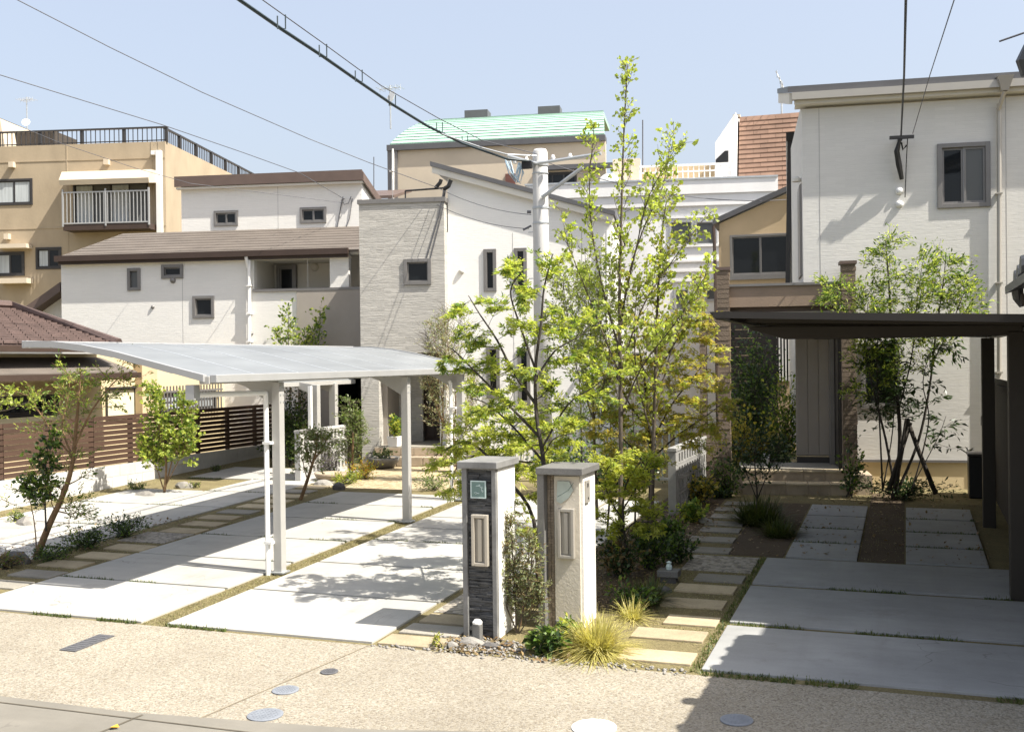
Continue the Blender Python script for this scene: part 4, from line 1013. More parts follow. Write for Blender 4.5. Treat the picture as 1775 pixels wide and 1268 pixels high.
for i in range(nrow):
    t0, t1 = i / nrow, (i + 1) / nrow
    ya, yb = -.7 + 3.5 * t0, -.7 + 3.5 * t1; za, zb = ez_ + .061 + (rid - ez_) * t0, ez_ + .061 + (rid - ez_) * t1
    xe = hu_ + (rp[0] - hu_) * t0
    x = -4 - (i % 2) * .15
    while x < xe - .05:
        xb = min(x + .295, xe)
        tl.add([(x, ya - .02, za + .045), (xb, ya - .02, za + .045), (xb, yb, zb + .012), (x, yb, zb + .012), (x, ya - .02, za), (xb, ya - .02, za)], [(0, 1, 2, 3), (4, 5, 1, 0)]); x += .31
o = tl.build('roof_tiles', M['roof_red'], fb.e); o['kind'] = 'stuff'
MB().tube([(hu_ + .02, -.72, ez_ + .1), (rp[0], 2.8, rid + .14), (-8, 2.8, rid + .14)], .09, n=6).build('ridge', M['roof_red'], fb.e)
fb.box('gutter', 'dark_brown', -8, hu_, -.82, -.70, ez_ - .08, ez_ + .02)
fb.box('soffit', 'brown_fascia', -8, hu_, -.70, .0, ez_ - .07, ez_ - .01)
p_e = fb.uv(60, 652, -.9); p_w = fb.uv(60, 624, -.02); pu = fb.uv(238, 655, -.9)[0]
MB().prism([(-8, -.9, p_e[1]), (pu, -.9, p_e[1]), (pu, -.01, p_w[1]), (-8, -.01, p_w[1])], (0, 0, .05)).build('porch_roof', M['roof_brown'], fb.e)
fb.box('porch_gutter', 'dark_brown', -8, pu, -1.0, -.9, p_e[1] - .07, p_e[1] + .03)
fb.box('porch_soffit', 'tan_e', -8, pu - .1, -.85, -.02, p_e[1] - .1, p_e[1] - .02)
fb.box('rain_shutter', 'shoji', bw1[0], bw1[1], -.06, -.04, bw1[2] - .22, bw1[2] - .0)

# ------------------------------------------------------------------ N: old tiled neighbour at the right edge, mostly outside the picture
nh = thing('tiled_neighbour_house', 'dark old house with grey tiled eaves cut by the right edge', 'house', (1.6, 9.5, 0))
def L(x, y, z): return (x - 1.6, y - 9.5, z)
NB = lambda nm, mt, x0, x1, y0, y1, z0, z1: box(nm, M[mt], nh, x0 - 1.6, x1 - 1.6, y0 - 9.5, y1 - 9.5, z0, z1)
NB('wall', 'n_wall', 1.75, 1.9, 9.2, 15.0, 0, 3.0); NB('wall', 'n_wall', 1.9, 4.5, 6.9, 9.1, 0, 2.9)
# low eave: half round tiles running down to X = .66
ex, ez2, y0n, y1n, slope = .735, 2.92, 6.4, 8.9, .33
MB().prism([L(ex - .03, y0n, ez2 - .06), L(5, y0n, ez2 - .06 + slope * 4.3), L(5, y0n, ez2 - .0 + slope * 4.3), L(ex - .03, y0n, ez2)], (0, y1n - y0n, 0)).build('roof', M['kawara'], nh)
tile = None; y = y0n + .1
while y < y1n:
    if tile is None:
        m = MB(); prof = [(.07 * math.cos(a), .07 * math.sin(a)) for a in np.linspace(-.6, math.pi + .6, 8)]
        for xs in ((0, 0.0),):
            vs = [(-.05, p[0], p[1] + .02) for p in prof] + [(4.2, p[0], p[1] + .02 + slope * 4.25) for p in prof]
            m.add(vs, [(i, i + 1, 9 + i, 8 + i) for i in range(7)] + [tuple(range(8))[::-1]])
        tile = m.build('roof_tile', M['kawara'], nh); tile.location = L(ex, y, ez2)
    else: dup(tile, nh, L(ex + random.Random(int(y * 97)).uniform(-.03, .09), y, ez2))
    y += .25
MB().tube([L(ex + .04, y1n, ez2 - .02), L(ex + .10, y1n, ez2 + .06), L(1.4, y1n, ez2 + .30), L(5, y1n, ez2 + .10 + slope * 4.3)], .05, n=8).build('verge_tile', M['kawara'], nh)
MB().tube([L(ex + .09, y1n + .02, ez2 - .15), L(ex + .06, y1n, ez2 - .09), L(ex + .05, y1n - .02, ez2 - .01)], [.025, .04, .045], n=10).build('corner_tile', M['kawara'], nh)
NB('rafter', 'n_wall', .8, 5, y0n + .1, y0n + .2, ez2 - .16, ez2 - .07); NB('rafter', 'n_wall', .8, 2.2, y1n - .2, y1n - .1, ez2 - .16, ez2 - .07)
# taller rear roof, lengthened out of view to shade the middle bed
MB().prism([L(1.52, 9.1, 3.15), L(5, 9.1, 4.6), L(5, 9.1, 4.7), L(1.52, 9.1, 3.23)], (0, 7.2, 0)).build('roof', M['kawara'], nh)
NB('upper_wall', 'n_wall', 2.6, 6, 7.0, 13.6, 2.9, 5.3)  # unseen upper block, added and sized to cut skylight on the driveway
MB().prism([L(1.62, 10.2, 6.0), L(5, 10.2, 7.4), L(5, 10.2, 7.5), L(1.62, 10.2, 6.12)], (0, 3.9, 0)).build('roof', M['kawara'], nh)
op_ = oY(1776, 92, 14.1)
MB().tube([L(op_[0] + .02, 14.1, op_[2] - .28), L(op_[0] + .0, 14.1, op_[2] - .1), L(op_[0] + .06, 14.1, op_[2] + .06), L(op_[0] + .2, 14.1, op_[2] + .3)], [.06, .1, .08, .04], n=8).tube([L(op_[0], 14.1, op_[2] - .1), L(2.4, 14.1, op_[2] + .05)], .07).build('ridge_end_tile', M['kawara'], nh)
MB().tube([L(*oY(1732, 72, 14)), L(*oY(1790, 52, 14))], .012).build('antenna_arm', M['wire'], nh)

bwn = thing('boundary_fence', 'dark board fence between the dark carport posts and the neighbour', 'fence', (1.22, 14, .2))
for k in range(34): MB().box(-.015, .015, -3.0 + k * .19, -3.0 + k * .19 + .182, -.1, 1.86).build('board', M['n_wall'], bwn)
box('rail', M['n_wall'], bwn, -.05, -.016, -3.0, 3.45, 1.7, 1.78)

# ================================================================== CARPORTS
cp = thing('silver_carport', 'silver cantilever carport with pale curved roof over the left driveway', 'carport', (-6.55, 10.2, 0))
CX = -6.55
def A(x, y, z): return (x - CX, y - 10.2, z)
for yp in (10.2, 13.42, 15.36):
    zb = zg(yp)
    ps = MB().box(-.05, .055, yp - 10.2 - .05, yp - 10.2 + .05, zb - .1, 2.20).build('post', M['steel_lit'], cp, bevel=.008)
    MB().box(-.052, -.0505, yp - 10.2 - .008, yp - 10.2 + .008, zb, 2.1).box(-.085, .085, yp - 10.2 - .08, yp - 10.2 + .08, zb + .02, zb + .035).build('base_trim', M['galv'], ps)
    # curved cantilever arm under the roof
    up = [(0, 2.20), (-.4, 2.30), (-.9, 2.42), (-1.5, 2.54), (-2.1, 2.60)]; lo = [(-2.1, 2.54), (-1.5, 2.46), (-.9, 2.31), (-.4, 2.15), (-.06, 1.95), (0, 1.9)]
    MB().prism([(x, yp - 10.2 - .035, z) for x, z in up + lo], (0, .07, 0)).build('arm', M['steel_lit'], cp, bevel=.005)
Y0c, Y1c = 8.87, 16.05
box('beam', M['steel_lit'], cp, -.05, .07, Y0c - 10.2, Y1c - 10.2, 2.205, 2.285, .006)
box('gutter', M['steel'], cp, .072, .15, Y0c - 10.2 + .01, Y1c - 10.2 - .01, 2.22, 2.30, .006)
curve = [(0.02, 2.285), (-.36, 2.37), (-.75, 2.46), (-1.1, 2.54), (-1.5, 2.61), (-1.9, 2.655), (-2.25, 2.66)]
nb = 8
for i in range(nb):
    ya = Y0c + .03 + (Y1c - Y0c - .06) * i / nb; yb = Y0c + .03 + (Y1c - Y0c - .06) * (i + 1) / nb
    m = MB()
    for j in range(len(curve) - 1):
        (xa, za), (xb, zb) = curve[j], curve[j + 1]
        m.add([(xa, ya + .015 - 10.2, za), (xa, yb - .015 - 10.2, za), (xb, yb - .015 - 10.2, zb), (xb, ya + .015 - 10.2, zb),
               (xa, ya + .015 - 10.2, za - .006), (xa, yb - .015 - 10.2, za - .006), (xb, yb - .015 - 10.2, zb - .006), (xb, ya + .015 - 10.2, zb - .006)], [(0, 1, 2, 3), (4, 7, 6, 5)])
    m.build('roof_panel', M['poly'], cp)
    if i:
        rb_ = MB()
        for j in range(len(curve) - 1):
            (xa, za), (xb, zb) = curve[j], curve[j + 1]
            rb_.prism([(xa, ya - .018 - 10.2, za - .03), (xb, ya - .018 - 10.2, zb - .03), (xb, ya - .018 - 10.2, zb + .003), (xa, ya - .018 - 10.2, za + .003)], (0, .036, 0))
        rb_.build('rafter', M['galv'], cp)
for ye in (Y0c, Y1c):
    m = MB()
    for j in range(len(curve) - 1):
        (xa, za), (xb, zb) = curve[j], curve[j + 1]
        m.prism([(xa, ye - .03 - 10.2, za - .055), (xb, ye - .03 - 10.2, zb - .05), (xb, ye - .03 - 10.2, zb + .015), (xa, ye - .03 - 10.2, za + .015)], (0, .06, 0))
    m.build('end_frame', M['steel'], cp)
box('edge_rail', M['steel'], cp, -2.31, -2.24, Y0c - 10.2, Y1c - 10.2, 2.60, 2.68, .006)
for yp, dx in ((10.12, -.1), (15.26, -.12)):       # rain pipes beside the posts
    zb = zg(yp)
    m = MB().tube([A(CX + dx, yp, zb), A(CX + dx, yp, 2.08)], .028, n=8).tube([A(CX + dx, yp, 2.08), A(CX + dx - (.02 if yp > 12 else .05), yp - (.02 if yp > 12 else 1.2), 2.10)], .028, n=8)
    for z_ in (zb + .35, zb + 1.45): m.box(dx - .03, -.03, yp - 10.2 - .035, yp - 10.2 + .035, z_, z_ + .03)
    m.build('rain_pipe', M['white_paint'], cp)
box('pipe_hopper', M['steel'], cp, -.2, -.1, 8.85 - 10.2, 8.95 - 10.2, 2.05, 2.2)

for yp in (10.2, 13.42, 15.36):
    bt_ = MB()
    for zz in (1.98, 2.06, 2.14):
        for sy_ in (-.03, .03): bt_.lathe([(.009, 0), (.009, .006)], 8, (.0, 0, 0)) if False else bt_.box(.0555, .062, yp - 10.2 + sy_ - .008, yp - 10.2 + sy_ + .008, zz - .008, zz + .008)
    q_ = bt_.build('bolts', M['galv'], cp); q_['kind'] = 'stuff'
c2 = thing('second_carport', 'small silver carport in the distance behind the slotted white wall', 'carport', (-10.75, 17.6, 0))
for yp in (17.45, 18.75):
    xx = oY(547 if yp < 18 else 578, 690, yp)[0] + 10.75
    MB().box(xx - .07, xx + .07, yp - 17.6 - .06, yp - 17.6 + .06, 0, 2.0).build('post', M['steel_lit'], c2, bevel=.006)
    MB().prism([(xx, yp - 17.6 - .03, 2.0), (xx - 2.1, yp - 17.6 - .03, 2.3), (xx - 2.1, yp - 17.6 - .03, 2.24), (xx - .4, yp - 17.6 - .03, 1.95), (xx, yp - 17.6 - .03, 1.8)], (0, .06, 0)).build('arm', M['steel_lit'], c2)
x2 = [(.0, 2.04), (-.5, 2.14), (-1.1, 2.24), (-1.8, 2.32), (-2.3, 2.34)]
box('beam', M['steel_lit'], c2, -.12, .04, -1.2, 2.0, 1.97, 2.05, .005)
m = MB()
for j in range(4):
    (xa, za), (xb, zb) = x2[j], x2[j + 1]
    m.prism([(xa, -1.2, za), (xb, -1.2, zb), (xb, -1.2, zb + .03), (xa, -1.2, za + .03)], (0, 3.2, 0))
m.build('roof_panel', M['poly'], c2)
box('rain_pipe', M['white_paint'], c2, oY(562 - 22, 690, 17.3)[0] + 10.75 - .03, oY(562 - 22, 690, 17.3)[0] + 10.75 + .03, -.38, -.32, .2, 1.98)

c3 = thing('dark_carport', 'dark bronze flat roofed carport over the shaded right driveway', 'carport', (.97, 11.1, 0))
def D3(x, y, z): return (x - .97, y - 11.1, z)
for yp in (11.1, 14.9):
    MB().box(-.075, .075, yp - 11.1 - .075, yp - 11.1 + .075, zg(yp) - .1, 2.62).build('post', M['bronze'], c3, bevel=.008)
    xl = -1.50 if yp < 12 else -1.5
    bb_ = 2.585 if yp < 12 else 2.64
    MB().prism([D3(1.02, yp - .06, bb_), D3(1.02, yp - .06, 2.68), D3(xl, yp - .06, 2.72), D3(xl, yp - .06, 2.69), D3(xl + .35, yp - .06, bb_)], (0, .12, 0)).build('cross_beam', M['bronze'], c3, bevel=.006)
Y0d, Y1d = 9.4, 16.5
zl_, zr_ = oY(1241, 546, 9.4)[2], oY(1775, 551, 9.4)[2]
xl_, xr_ = oY(1241, 543, Y0d)[0], 1.12
def roofz(x): return zl_ + (zr_ - zl_) * (x - xl_) / (xr_ - xl_)
for i in range(7):
    ya = Y0d + (Y1d - Y0d) * i / 7; yb = Y0d + (Y1d - Y0d) * (i + 1) / 7
    MB().prism([D3(xl_ + .05, ya + .012, roofz(xl_)), D3(xr_, ya + .012, roofz(xr_)), D3(xr_, yb - .012, roofz(xr_)), D3(xl_ + .05, yb - .012, roofz(xl_))], (0, 0, .012)).build('roof_panel', M['smoke'], c3)
    if i: MB().prism([D3(xl_ + .02, ya - .02, roofz(xl_) - .035), D3(xr_, ya - .02, roofz(xr_) - .035), D3(xr_, ya - .02, roofz(xr_) + .02), D3(xl_ + .02, ya - .02, roofz(xl_) + .02)], (0, .04, 0)).build('rafter', M['bronze'], c3)
for yy in (Y0d, Y1d):
    MB().prism([D3(xl_ - .02, yy - .03, roofz(xl_) - .025), D3(xr_ + .02, yy - .03, roofz(xr_) - .045), D3(xr_ + .02, yy - .03, roofz(xr_) + .022), D3(xl_ - .02, yy - .03, roofz(xl_) + .03)], (0, .06, 0)).build('end_frame', M['bronze_dark'], c3)
MB().prism([D3(xl_ - .06, Y0d, roofz(xl_) + .03), D3(xl_ + .12, Y0d, roofz(xl_) + .03), D3(xl_ + .12, Y0d, roofz(xl_) - .05), D3(xl_, Y0d, roofz(xl_) - .04)], (0, Y1d - Y0d, 0)).build('edge_rail', M['bronze_dark'], c3)
box('gutter', M['bronze_dark'], c3, .13, .25, Y0d - 11.1, Y1d - 11.1, 2.64, 2.73, .005)
MB().tube([D3(1.15, 11.05, .1), D3(1.15, 11.05, 2.7)], .03, n=8).build('rain_pipe', M['bronze_dark'], c3)
box('light_box', M['letterbox_grey'], c3, -.09, -.077, 14.9 - 11.1 - .04, 14.9 - 11.1 + .04, 1.5, 1.62)

# ================================================================== GATE PILLARS
M['plate_pale'] = pmat('pale etched glass plate', (.42, .47, .42), .3, .1, 10)
lp = thing('slate_gate_pillar', 'gate pillar with black slate front and square glass plate, left of the pair', 'gate pillar', (-3.42, 8.58, zg(8.5)))
h1 = 1.525
lx0, lx1 = -.20, .085
box('body', M['white_render'], lp, lx0 + .04, lx1 + .028, -.03, .40, -.2, h1 - .06, .004)
box('side_frame', M['marble'], lp, lx0, lx0 + .045, -.085, .402, -.2, h1 - .061, .003)
box('side_frame', M['marble'], lp, lx1 - .01, lx1 + .03, -.085, -.031, -.2, h1 - .061, .003)
rg = random.Random(3); m = MB(); z = .0
while z < h1 - .09:
    hh = rg.uniform(.010, .022); x = lx0 + .047
    while x < lx1 - .012:
        w_ = rg.uniform(.06, .2); xb = min(x + w_, lx1 - .012)
        m.box(x, xb - .001, -.046 - rg.uniform(0, .022), -.031, z, min(z + hh - .0015, h1 - .08)); x = xb
    z += hh
o = m.build('slate_strips', M['slate'], lp); o['kind'] = 'stuff'
box('cap', M['marble'], lp, lx0 - .03, lx1 + .055, -.12, .44, h1 - .06, h1, .006, 'pale veined stone cap')
pl_ = box('name_plate', M['sign_glass'], lp, lx0 + .085, lx0 + .225, -.088, -.072, 1.21, 1.36, .003)
e_ = MB().box(lx0 + .084, lx0 + .226, -.09, -.0885, 1.351, 1.361).box(lx0 + .084, lx0 + .226, -.09, -.0885, 1.209, 1.219).box(lx0 + .084, lx0 + .094, -.09, -.0885, 1.219, 1.351).box(lx0 + .216, lx0 + .226, -.09, -.0885, 1.219, 1.351)
e_.build('etched_border', M['sign_edge'], pl_)
rg = random.Random(8)
cr = MB()
for k in range(9): 
    a = rg.uniform(0, 6.28); cx_, cz_ = lx0 + .155 + .03 * math.cos(a), 1.285 + .03 * math.sin(a)
    cr.tube([(cx_ - .02 * math.sin(a), -.0895, cz_ + .02 * math.cos(a)), (cx_, -.0895, cz_), (cx_ + .02 * math.sin(a + 1), -.0895, cz_ - .02 * math.cos(a + 1))], .002, n=4)
cr.build('etched_emblem', M['sign_edge'], pl_)
def letterbox(parent, x0, x1, y, z0, z1, mt):
    t = .028
    fr_ = MB().box(x0, x0 + t, y - .05, y, z0, z1).box(x1 - t, x1, y - .05, y, z0, z1).box(x0 + t, x1 - t, y - .05, y, z0, z0 + t).box(x0 + t, x1 - t, y - .05, y, z1 - t, z1).build('letterbox', M[mt], parent, bevel=.004)
    MB().box(x0 + t, x1 - t, y - .016, y - .002, z0 + t, z1 - t).build('letterbox_door', M['letterbox_grey'], fr_)
    MB().box((x0 + x1) / 2 - .018, (x0 + x1) / 2 + .018, y - .04, y - .017, z0 + t + .01, z1 - t - .01).build('letter_flap', M[mt], fr_, bevel=.004)
    return fr_
letterbox(lp, lx0 + .095, lx0 + .245, -.066, .63, 1.07, 'letterbox')
rp_ = thing('granite_gate_pillar', 'gate pillar with cream plaster front under a grey granite frame, right of the pair', 'gate pillar', (-2.86, 9.08, zg(9)))
h2 = 1.425
box('body', M['white_render'], rp_, -.10, .165, -.02, .36, -.2, h2 - .064, .004)
box('granite_upright', M['granite'], rp_, -.23, -.165, -.13, .36, -.2, h2 - .063, .004)
box('granite_cap', M['granite'], rp_, -.232, .20, -.16, .40, h2 - .062, h2, .006, 'flat grey granite cap')
ms = MB(); rg = random.Random(4)
for i in range(56):
    for j in range(2): ms.box(-.165 + .003 + j * .032, -.165 + .031 + j * .032, -.04 - rg.uniform(0, .004), -.02, i * .0245, i * .0245 + .022)
o = ms.build('mosaic_strip', M['mosaic'], rp_); o['kind'] = 'stuff'
box('mosaic_backing', M['mosaic'], rp_, -.164, -.101, -.019, .1, -.2, h2 - .08)
box('plaster_front', M['plaster'], rp_, -.098, .14, -.045, -.021, .05, h2 - .082, .003)
box('plinth', M['granite'], rp_, -.09, .12, -.07, -.046, -.05, .06, .003)
np_ = MB().prism([(-.07, -.062, 1.12), (-.03, -.062, 1.10), (.04, -.062, 1.15), (.085, -.062, 1.22), (.05, -.062, 1.30), (-.06, -.062, 1.30)], (0, .012, 0)).build('name_plate', M['plate_pale'], rp_)
MB().tube([(-.06, -.064, 1.16), (.04, -.064, 1.22), (.09, -.064, 1.29)], .002, n=4).build('etched_line', M['sign_glass'], np_)
letterbox(rp_, -.055, .095, -.046, .62, 1.06, 'letterbox_grey')
ic = box('intercom', M['letterbox_grey'], rp_, .166, .185, .02, .13, 1.10, 1.30, .004)
MB().box(.1855, .188, .045, .075, 1.24, 1.275).box(.1855, .188, .06, .08, 1.13, 1.15).build('speaker', M['black'], ic)
gv = thing('marker_post', 'short white stone post at the foot of the slate pillar', 'stone post', (-3.45, 8.40, 0))
MB().box(-.038, .038, -.035, .035, 0, .17).build('shaft', M['granite'], gv, bevel=.01); MB().lathe([(.042, 0), (.043, .015), (.025, .035)], 12, (0, 0, .17)).build('top', M['white_paint'], gv)

# ================================================================== FENCE, BLOCK WALLS
fn = thing('slat_fence', 'brown horizontal slat fence on top of the low block wall', 'fence', (-13.4, 15, 0))
yb0, yb1, bay = 7.0, 23.0, 2.0
bd_ = None; nbrd = 10; pitch = .0885
for k in range(int((yb1 - yb0) / bay)):
    for i in range(nbrd):
        if bd_ is None:
            me = MB().box(-.012, .012, .004, bay - .004, 0, pitch - .016).mesh('board', M['fence_wood'])
            bd_ = me
        o = link(bpy.data.objects.new('board', me), fn); o.location = (0, yb0 + k * bay - 15, .635 + i * pitch)
pm_ = MB().box(-.07, -.013, -.04, .04, .60, 1.5).mesh('post', M['fence_wood'])
for k in range(int((yb1 - yb0) / 1.0) + 1):
    o = link(bpy.data.objects.new('post', pm_), fn); o.location = (0, yb0 + k * 1.0 - 15, 0)
bwl = thing('low_block_wall', 'low white concrete block wall under the slat fence', 'wall', (-13.4, 15, 0))
bm_ = MB().box(-.06, .06, -.197, .197, 0, .194).mesh('block', M['block_grey'])
for j in range(4):
    for i in range(40):
        o = link(bpy.data.objects.new('block', bm_), bwl); o.location = (-.0, yb0 + .2 + i * .4 + (j % 2) * .2 - 15, -.18 + j * .2)
box('mortar_core', M['block_grey'], bwl, -.055, .054, yb0 - 15, yb1 - 15, -.2, .60)
def slotted_wall(name, label, x, y0, ncol, nrow, z0, mt, ns=2, sw=.10):
    t = thing(name, label, 'wall', (x, y0, z0))
    m = MB(); W_, H_, T_ = .39, .19, .11
    xs = [0]; pt_ = W_ / ns
    for k in range(ns): xs += [k * pt_ + (pt_ - sw) / 2, k * pt_ + (pt_ + sw) / 2]
    xs += [W_]; zs = [0, .032, .158, H_]; h_ = T_ / 2
    for i in range(len(xs) - 1):
        for j in range(3):
            if i % 2 == 1 and j == 1: continue
            for xx, fl in ((h_, 1), (-h_, -1)):
                q = [(xx, xs[i], zs[j]), (xx, xs[i + 1], zs[j]), (xx, xs[i + 1], zs[j + 1]), (xx, xs[i], zs[j + 1])]
                m.quad(*(q if fl > 0 else q[::-1]))
    for k in range(ns):
        a, b, c, d = xs[1 + 2 * k], xs[2 + 2 * k], zs[1], zs[2]
        m.quad((-h_, a, c), (-h_, a, d), (h_, a, d), (h_, a, c)); m.quad((h_, b, c), (h_, b, d), (-h_, b, d), (-h_, b, c))
        m.quad((-h_, a, c), (h_, a, c), (h_, b, c), (-h_, b, c)); m.quad((h_, a, d), (-h_, a, d), (-h_, b, d), (h_, b, d))
    m.quad((-h_, 0, 0), (-h_, 0, H_), (h_, 0, H_), (h_, 0, 0)); m.quad((h_, W_, 0), (h_, W_, H_), (-h_, W_, H_), (-h_, W_, 0))
    m.quad((-h_, 0, H_), (-h_, W_, H_), (h_, W_, H_), (h_, 0, H_))
    me = m.mesh('slotted_block', M[mt])
    for r_ in range(nrow):
        for c_ in range(ncol):
            o = link(bpy.data.objects.new('slotted_block', me), t); o.location = (0, c_ * .395, r_ * .195)
    box('end_pier', M[mt], t, -.057, .057, -.16, -.004, -.3, nrow * .195, .004)
    box('coping', M[mt], t, -.065, .065, -.17, ncol * .395 + .01, nrow * .195 + .001, nrow * .195 + .05, .004)
    box('footing', M[mt], t, -.052, .052, -.003, ncol * .395, -.3, -.004)
    return t
slotted_wall('slotted_block_wall', 'white slotted block screen wall between the driveways, behind the leaning olive', -10.35, 16.9, 4, 4, .36, 'block', 3, .075)
t = slotted_wall('slotted_block_wall', 'grey slotted block screen wall beside the stepping stones and tree cluster', -3.1, 14.95, 6, 4, .32, 'block_shaded')
for j in range(4): box('return_block', M['block'], t, .055, .26, 2.39, 2.49, j * .195, j * .195 + .19, .003)
box('coping', M['block'], t, .067, .27, 2.38, 2.5, .781, .83, .004)
# low railing glimpsed behind the trees
rw_ = thing('low_railing', 'low grey railing glimpsed behind the maple trunks', 'railing', (-5.2, 17.6, .3))
m = MB().box(-1.3, 1.6, -.02, .02, .92, .97).box(-1.3, 1.6, -.02, .02, .08, .12)
for k in np.arange(-1.3, 1.6, .12): m.box(k, k + .025, -.012, .012, .12, .92)
m.build('bars', M['galv'], rw_)
for k in (-1.3, .15, 1.6): box('post', M['galv'], rw_, k - .03, k + .03, -.03, .03, -.1, 1.0)
wb = thing('stub_wall', 'grey rendered stub wall beside the tower porch', 'wall', (-7.35, 17.9, .28))
box('wall', M['pole'], wb, -.35, .3, -.07, .07, 0, .62); box('post', M['letterbox_grey'], wb, .02, .12, -.14, -.071, 0, .9)
# white low wall at the left of D's entrance path
cb_ = thing('garden_kerb', 'low pale kerb running back beside the porch shrubs', 'kerb', (-2.3, 18.2, .3))
MB().prism([(0, 0, 0), (.12, 0, 0), (-.3, 4.5, 0), (-.42, 4.5, 0)], (0, 0, .42)).build('kerb', M['block'], cb_)

# ================================================================== UTILITY POLE, CABLES, ANTENNAS
PY = 18.3
pt = oY(936, 262, PY); px_, ptop = pt[0], pt[2]
up_ = thing('utility_pole', 'grey concrete utility pole between the white wing and the trees', 'utility pole', (px_, PY, zg(PY)))
zt_ = ptop - zg(PY)
MB().lathe([(.165, -.3), (.135, zt_ - .02), (.11, zt_ + .03), (.0, zt_ + .05)], 20).build('shaft', M['pole'], up_, smooth=True)
for zz, hh in ((zt_ - .28, .05), (zt_ - 1.05, .04), (zt_ - 1.32, .03), (zt_ - .42, .02)): MB().lathe([(.146, 0), (.150, .005), (.150, hh), (.146, hh + .005)], 20, (0, 0, zz)).build('band', M['galv'], up_)
b1_ = oY(1010, 290, PY - .3); b2_ = oY(1042, 266, PY - .3)
lo_ = np.array([px_, PY, zg(PY)])
br0 = oY(940, 342, PY - .15)
MB().tube([br0 - lo_, b1_ - lo_], .035).build('brace', M['galv'], up_)
a0_ = oY(880, 270, PY - .17)
MB().tube([a0_ - lo_, (.0, -.17, zt_ - .25), b2_ - lo_], .03, n=6).build('cross_arm', M['galv'], up_)
MB().tube([(-.15, -.1, zt_ - 1.1), (-.22, -.12, zt_ - 1.1)], .03).tube([(-.15, -.1, zt_ - 1.35), (-.3, -.12, zt_ - 1.42)], .02).build('clamp', M['wire'], up_)
sb_ = MB()
for k in range(9):
    zz = 1.9 + k * .42; sg = 1 if k % 2 else -1
    sb_.tube([(sg * .13, .0, zz), (sg * .24, .0, zz)], .009, n=5)
so_ = sb_.build('step_bolts', M['galv'], up_); so_['kind'] = 'stuff'
for sx in (-.42, -.2, .3, .62):
    MB().lathe([(.02, 0), (.045, .02), (.03, .04), (.045, .06), (.03, .08), (.02, .11)], 10, (sx, -.17, zt_ - .23)).build('insulator', M['white_paint'], up_, smooth=True)
cl = MB(); rg = random.Random(12)
for k in range(9):
    xa = 877 + rg.uniform(-2, 8); xb = 886 + rg.uniform(0, 18)
    p = [oY(xa, 276 + rg.uniform(0, 6), PY - .2), oY((xa + xb) / 2 + rg.uniform(-3, 3), 300, PY - .22 - rg.uniform(0, .06)), oY(xb, 316 + rg.uniform(-3, 3), PY - .2), oY(xb + rg.uniform(2, 8), 300, PY - .2), oY(xb + rg.uniform(-1, 9), 282, PY - .18)]
    cl.tube([q - lo_ for q in p], .010, n=5)
cl.build('cable_loops', M['bluecable'], up_)
q = oY(905, 280, PY - .2) - lo_; q2 = oY(922, 292, PY - .2) - lo_
MB().box(q[0], q2[0], -.24, -.16, q2[2], q[2]).build('junction_box', M['black'], up_, bevel=.01)

def cable(name, label, pts, r=.012, mt='wire', group=None):
    t = tag(MB().tube(pts, r, n=5).build(name, M[mt]), label, 'cable', group); return t
def span(p, q, sag, n=16):
    p, q = np.array(p, float), np.array(q, float)
    return [p + (q - p) * t - np.array([0, 0, 4 * sag * t * (1 - t)]) for t in np.linspace(0, 1, n)]
# main bundle to the pole, with its hanger clips
def zpix(pts, zs): return [oZ(x, y, z) for (x, y), z in zip(pts, zs)]
mp_ = zpix([(415, 0), (490, 52), (560, 98), (620, 140), (680, 181), (740, 218), (800, 248), (880, 276)], np.linspace(6.18, 5.98, 8))
mp_ = [mp_[0] + (mp_[0] - mp_[1]) * 1.5 + np.array([0, 0, .05])] + mp_ + [np.array([px_ - .1, PY - .15, ptop - .2])]
mc = cable('cable_bundle', 'thick dark cable bundle with hanger clips running down to the pole', mp_, .022, 'cable')
for x, y in ((488, 46), (560, 95), (622, 138), (680, 180), (762, 226), (806, 248)):
    p = oZ(x, y, 6.05); MB().tube([p + np.array([-.05, 0, .12]), p + np.array([-.05, 0, -.02]), p + np.array([.05, 0, -.03]), p + np.array([.05, 0, .12])], .008, n=5).build('hanger_clip', M['cable'], mc)
mw = zpix([(455, 0), (560, 75), (660, 148), (760, 205), (835, 243)], np.linspace(6.5, 6.12, 5)) + [np.array([px_, PY - .15, ptop - .08])]
mw = [mw[0] + (mw[0] - mw[1]) * 1.2] + mw
cable('messenger_wire', 'thin pale wire strung above the thick cable bundle', mw, .007)
cable('spiral_wire', 'pale twisted wire hanging just before the pole head', zpix([(765, 232), (835, 256), (880, 268)], [6.0, 6.02, 6.05]) + [np.array([px_, PY - .2, ptop - .12])], .013, 'galv')
bm_pt = fm.p0 + fm.d * fm.uv(758, 325)[0] + np.array([0, 0, fm.uv(758, 325)[1]])
gm_pt = hit(597, 345, fg.p0 + fg.n * -ud, fg.n)
cable('service_wire', 'thin wire crossing the sky from the top left to the tower bracket', zpix([(-60, -48), (30, 0), (190, 82), (350, 160), (534, 240), (640, 282)], np.linspace(7.4, 6.0, 6)) + [bm_pt], .007)
cable('service_wire', 'thin wire from the left edge above the apartment railing to the brown roof house', zpix([(-60, 110), (0, 130), (130, 170), (280, 216), (420, 264), (520, 300)], np.linspace(7.2, 6.6, 6)) + [gm_pt], .008)
cable('service_wire', 'faint lower wire crossing the apartment front from the left edge', zpix([(-60, 180), (0, 205), (110, 250), (230, 290), (330, 318)], np.linspace(7.0, 6.5, 5)) + [gm_pt + np.array([0, 0, -.1])], .006)
dp = np.array([-1.55 + bu + .02, 17.62, zD + bz])
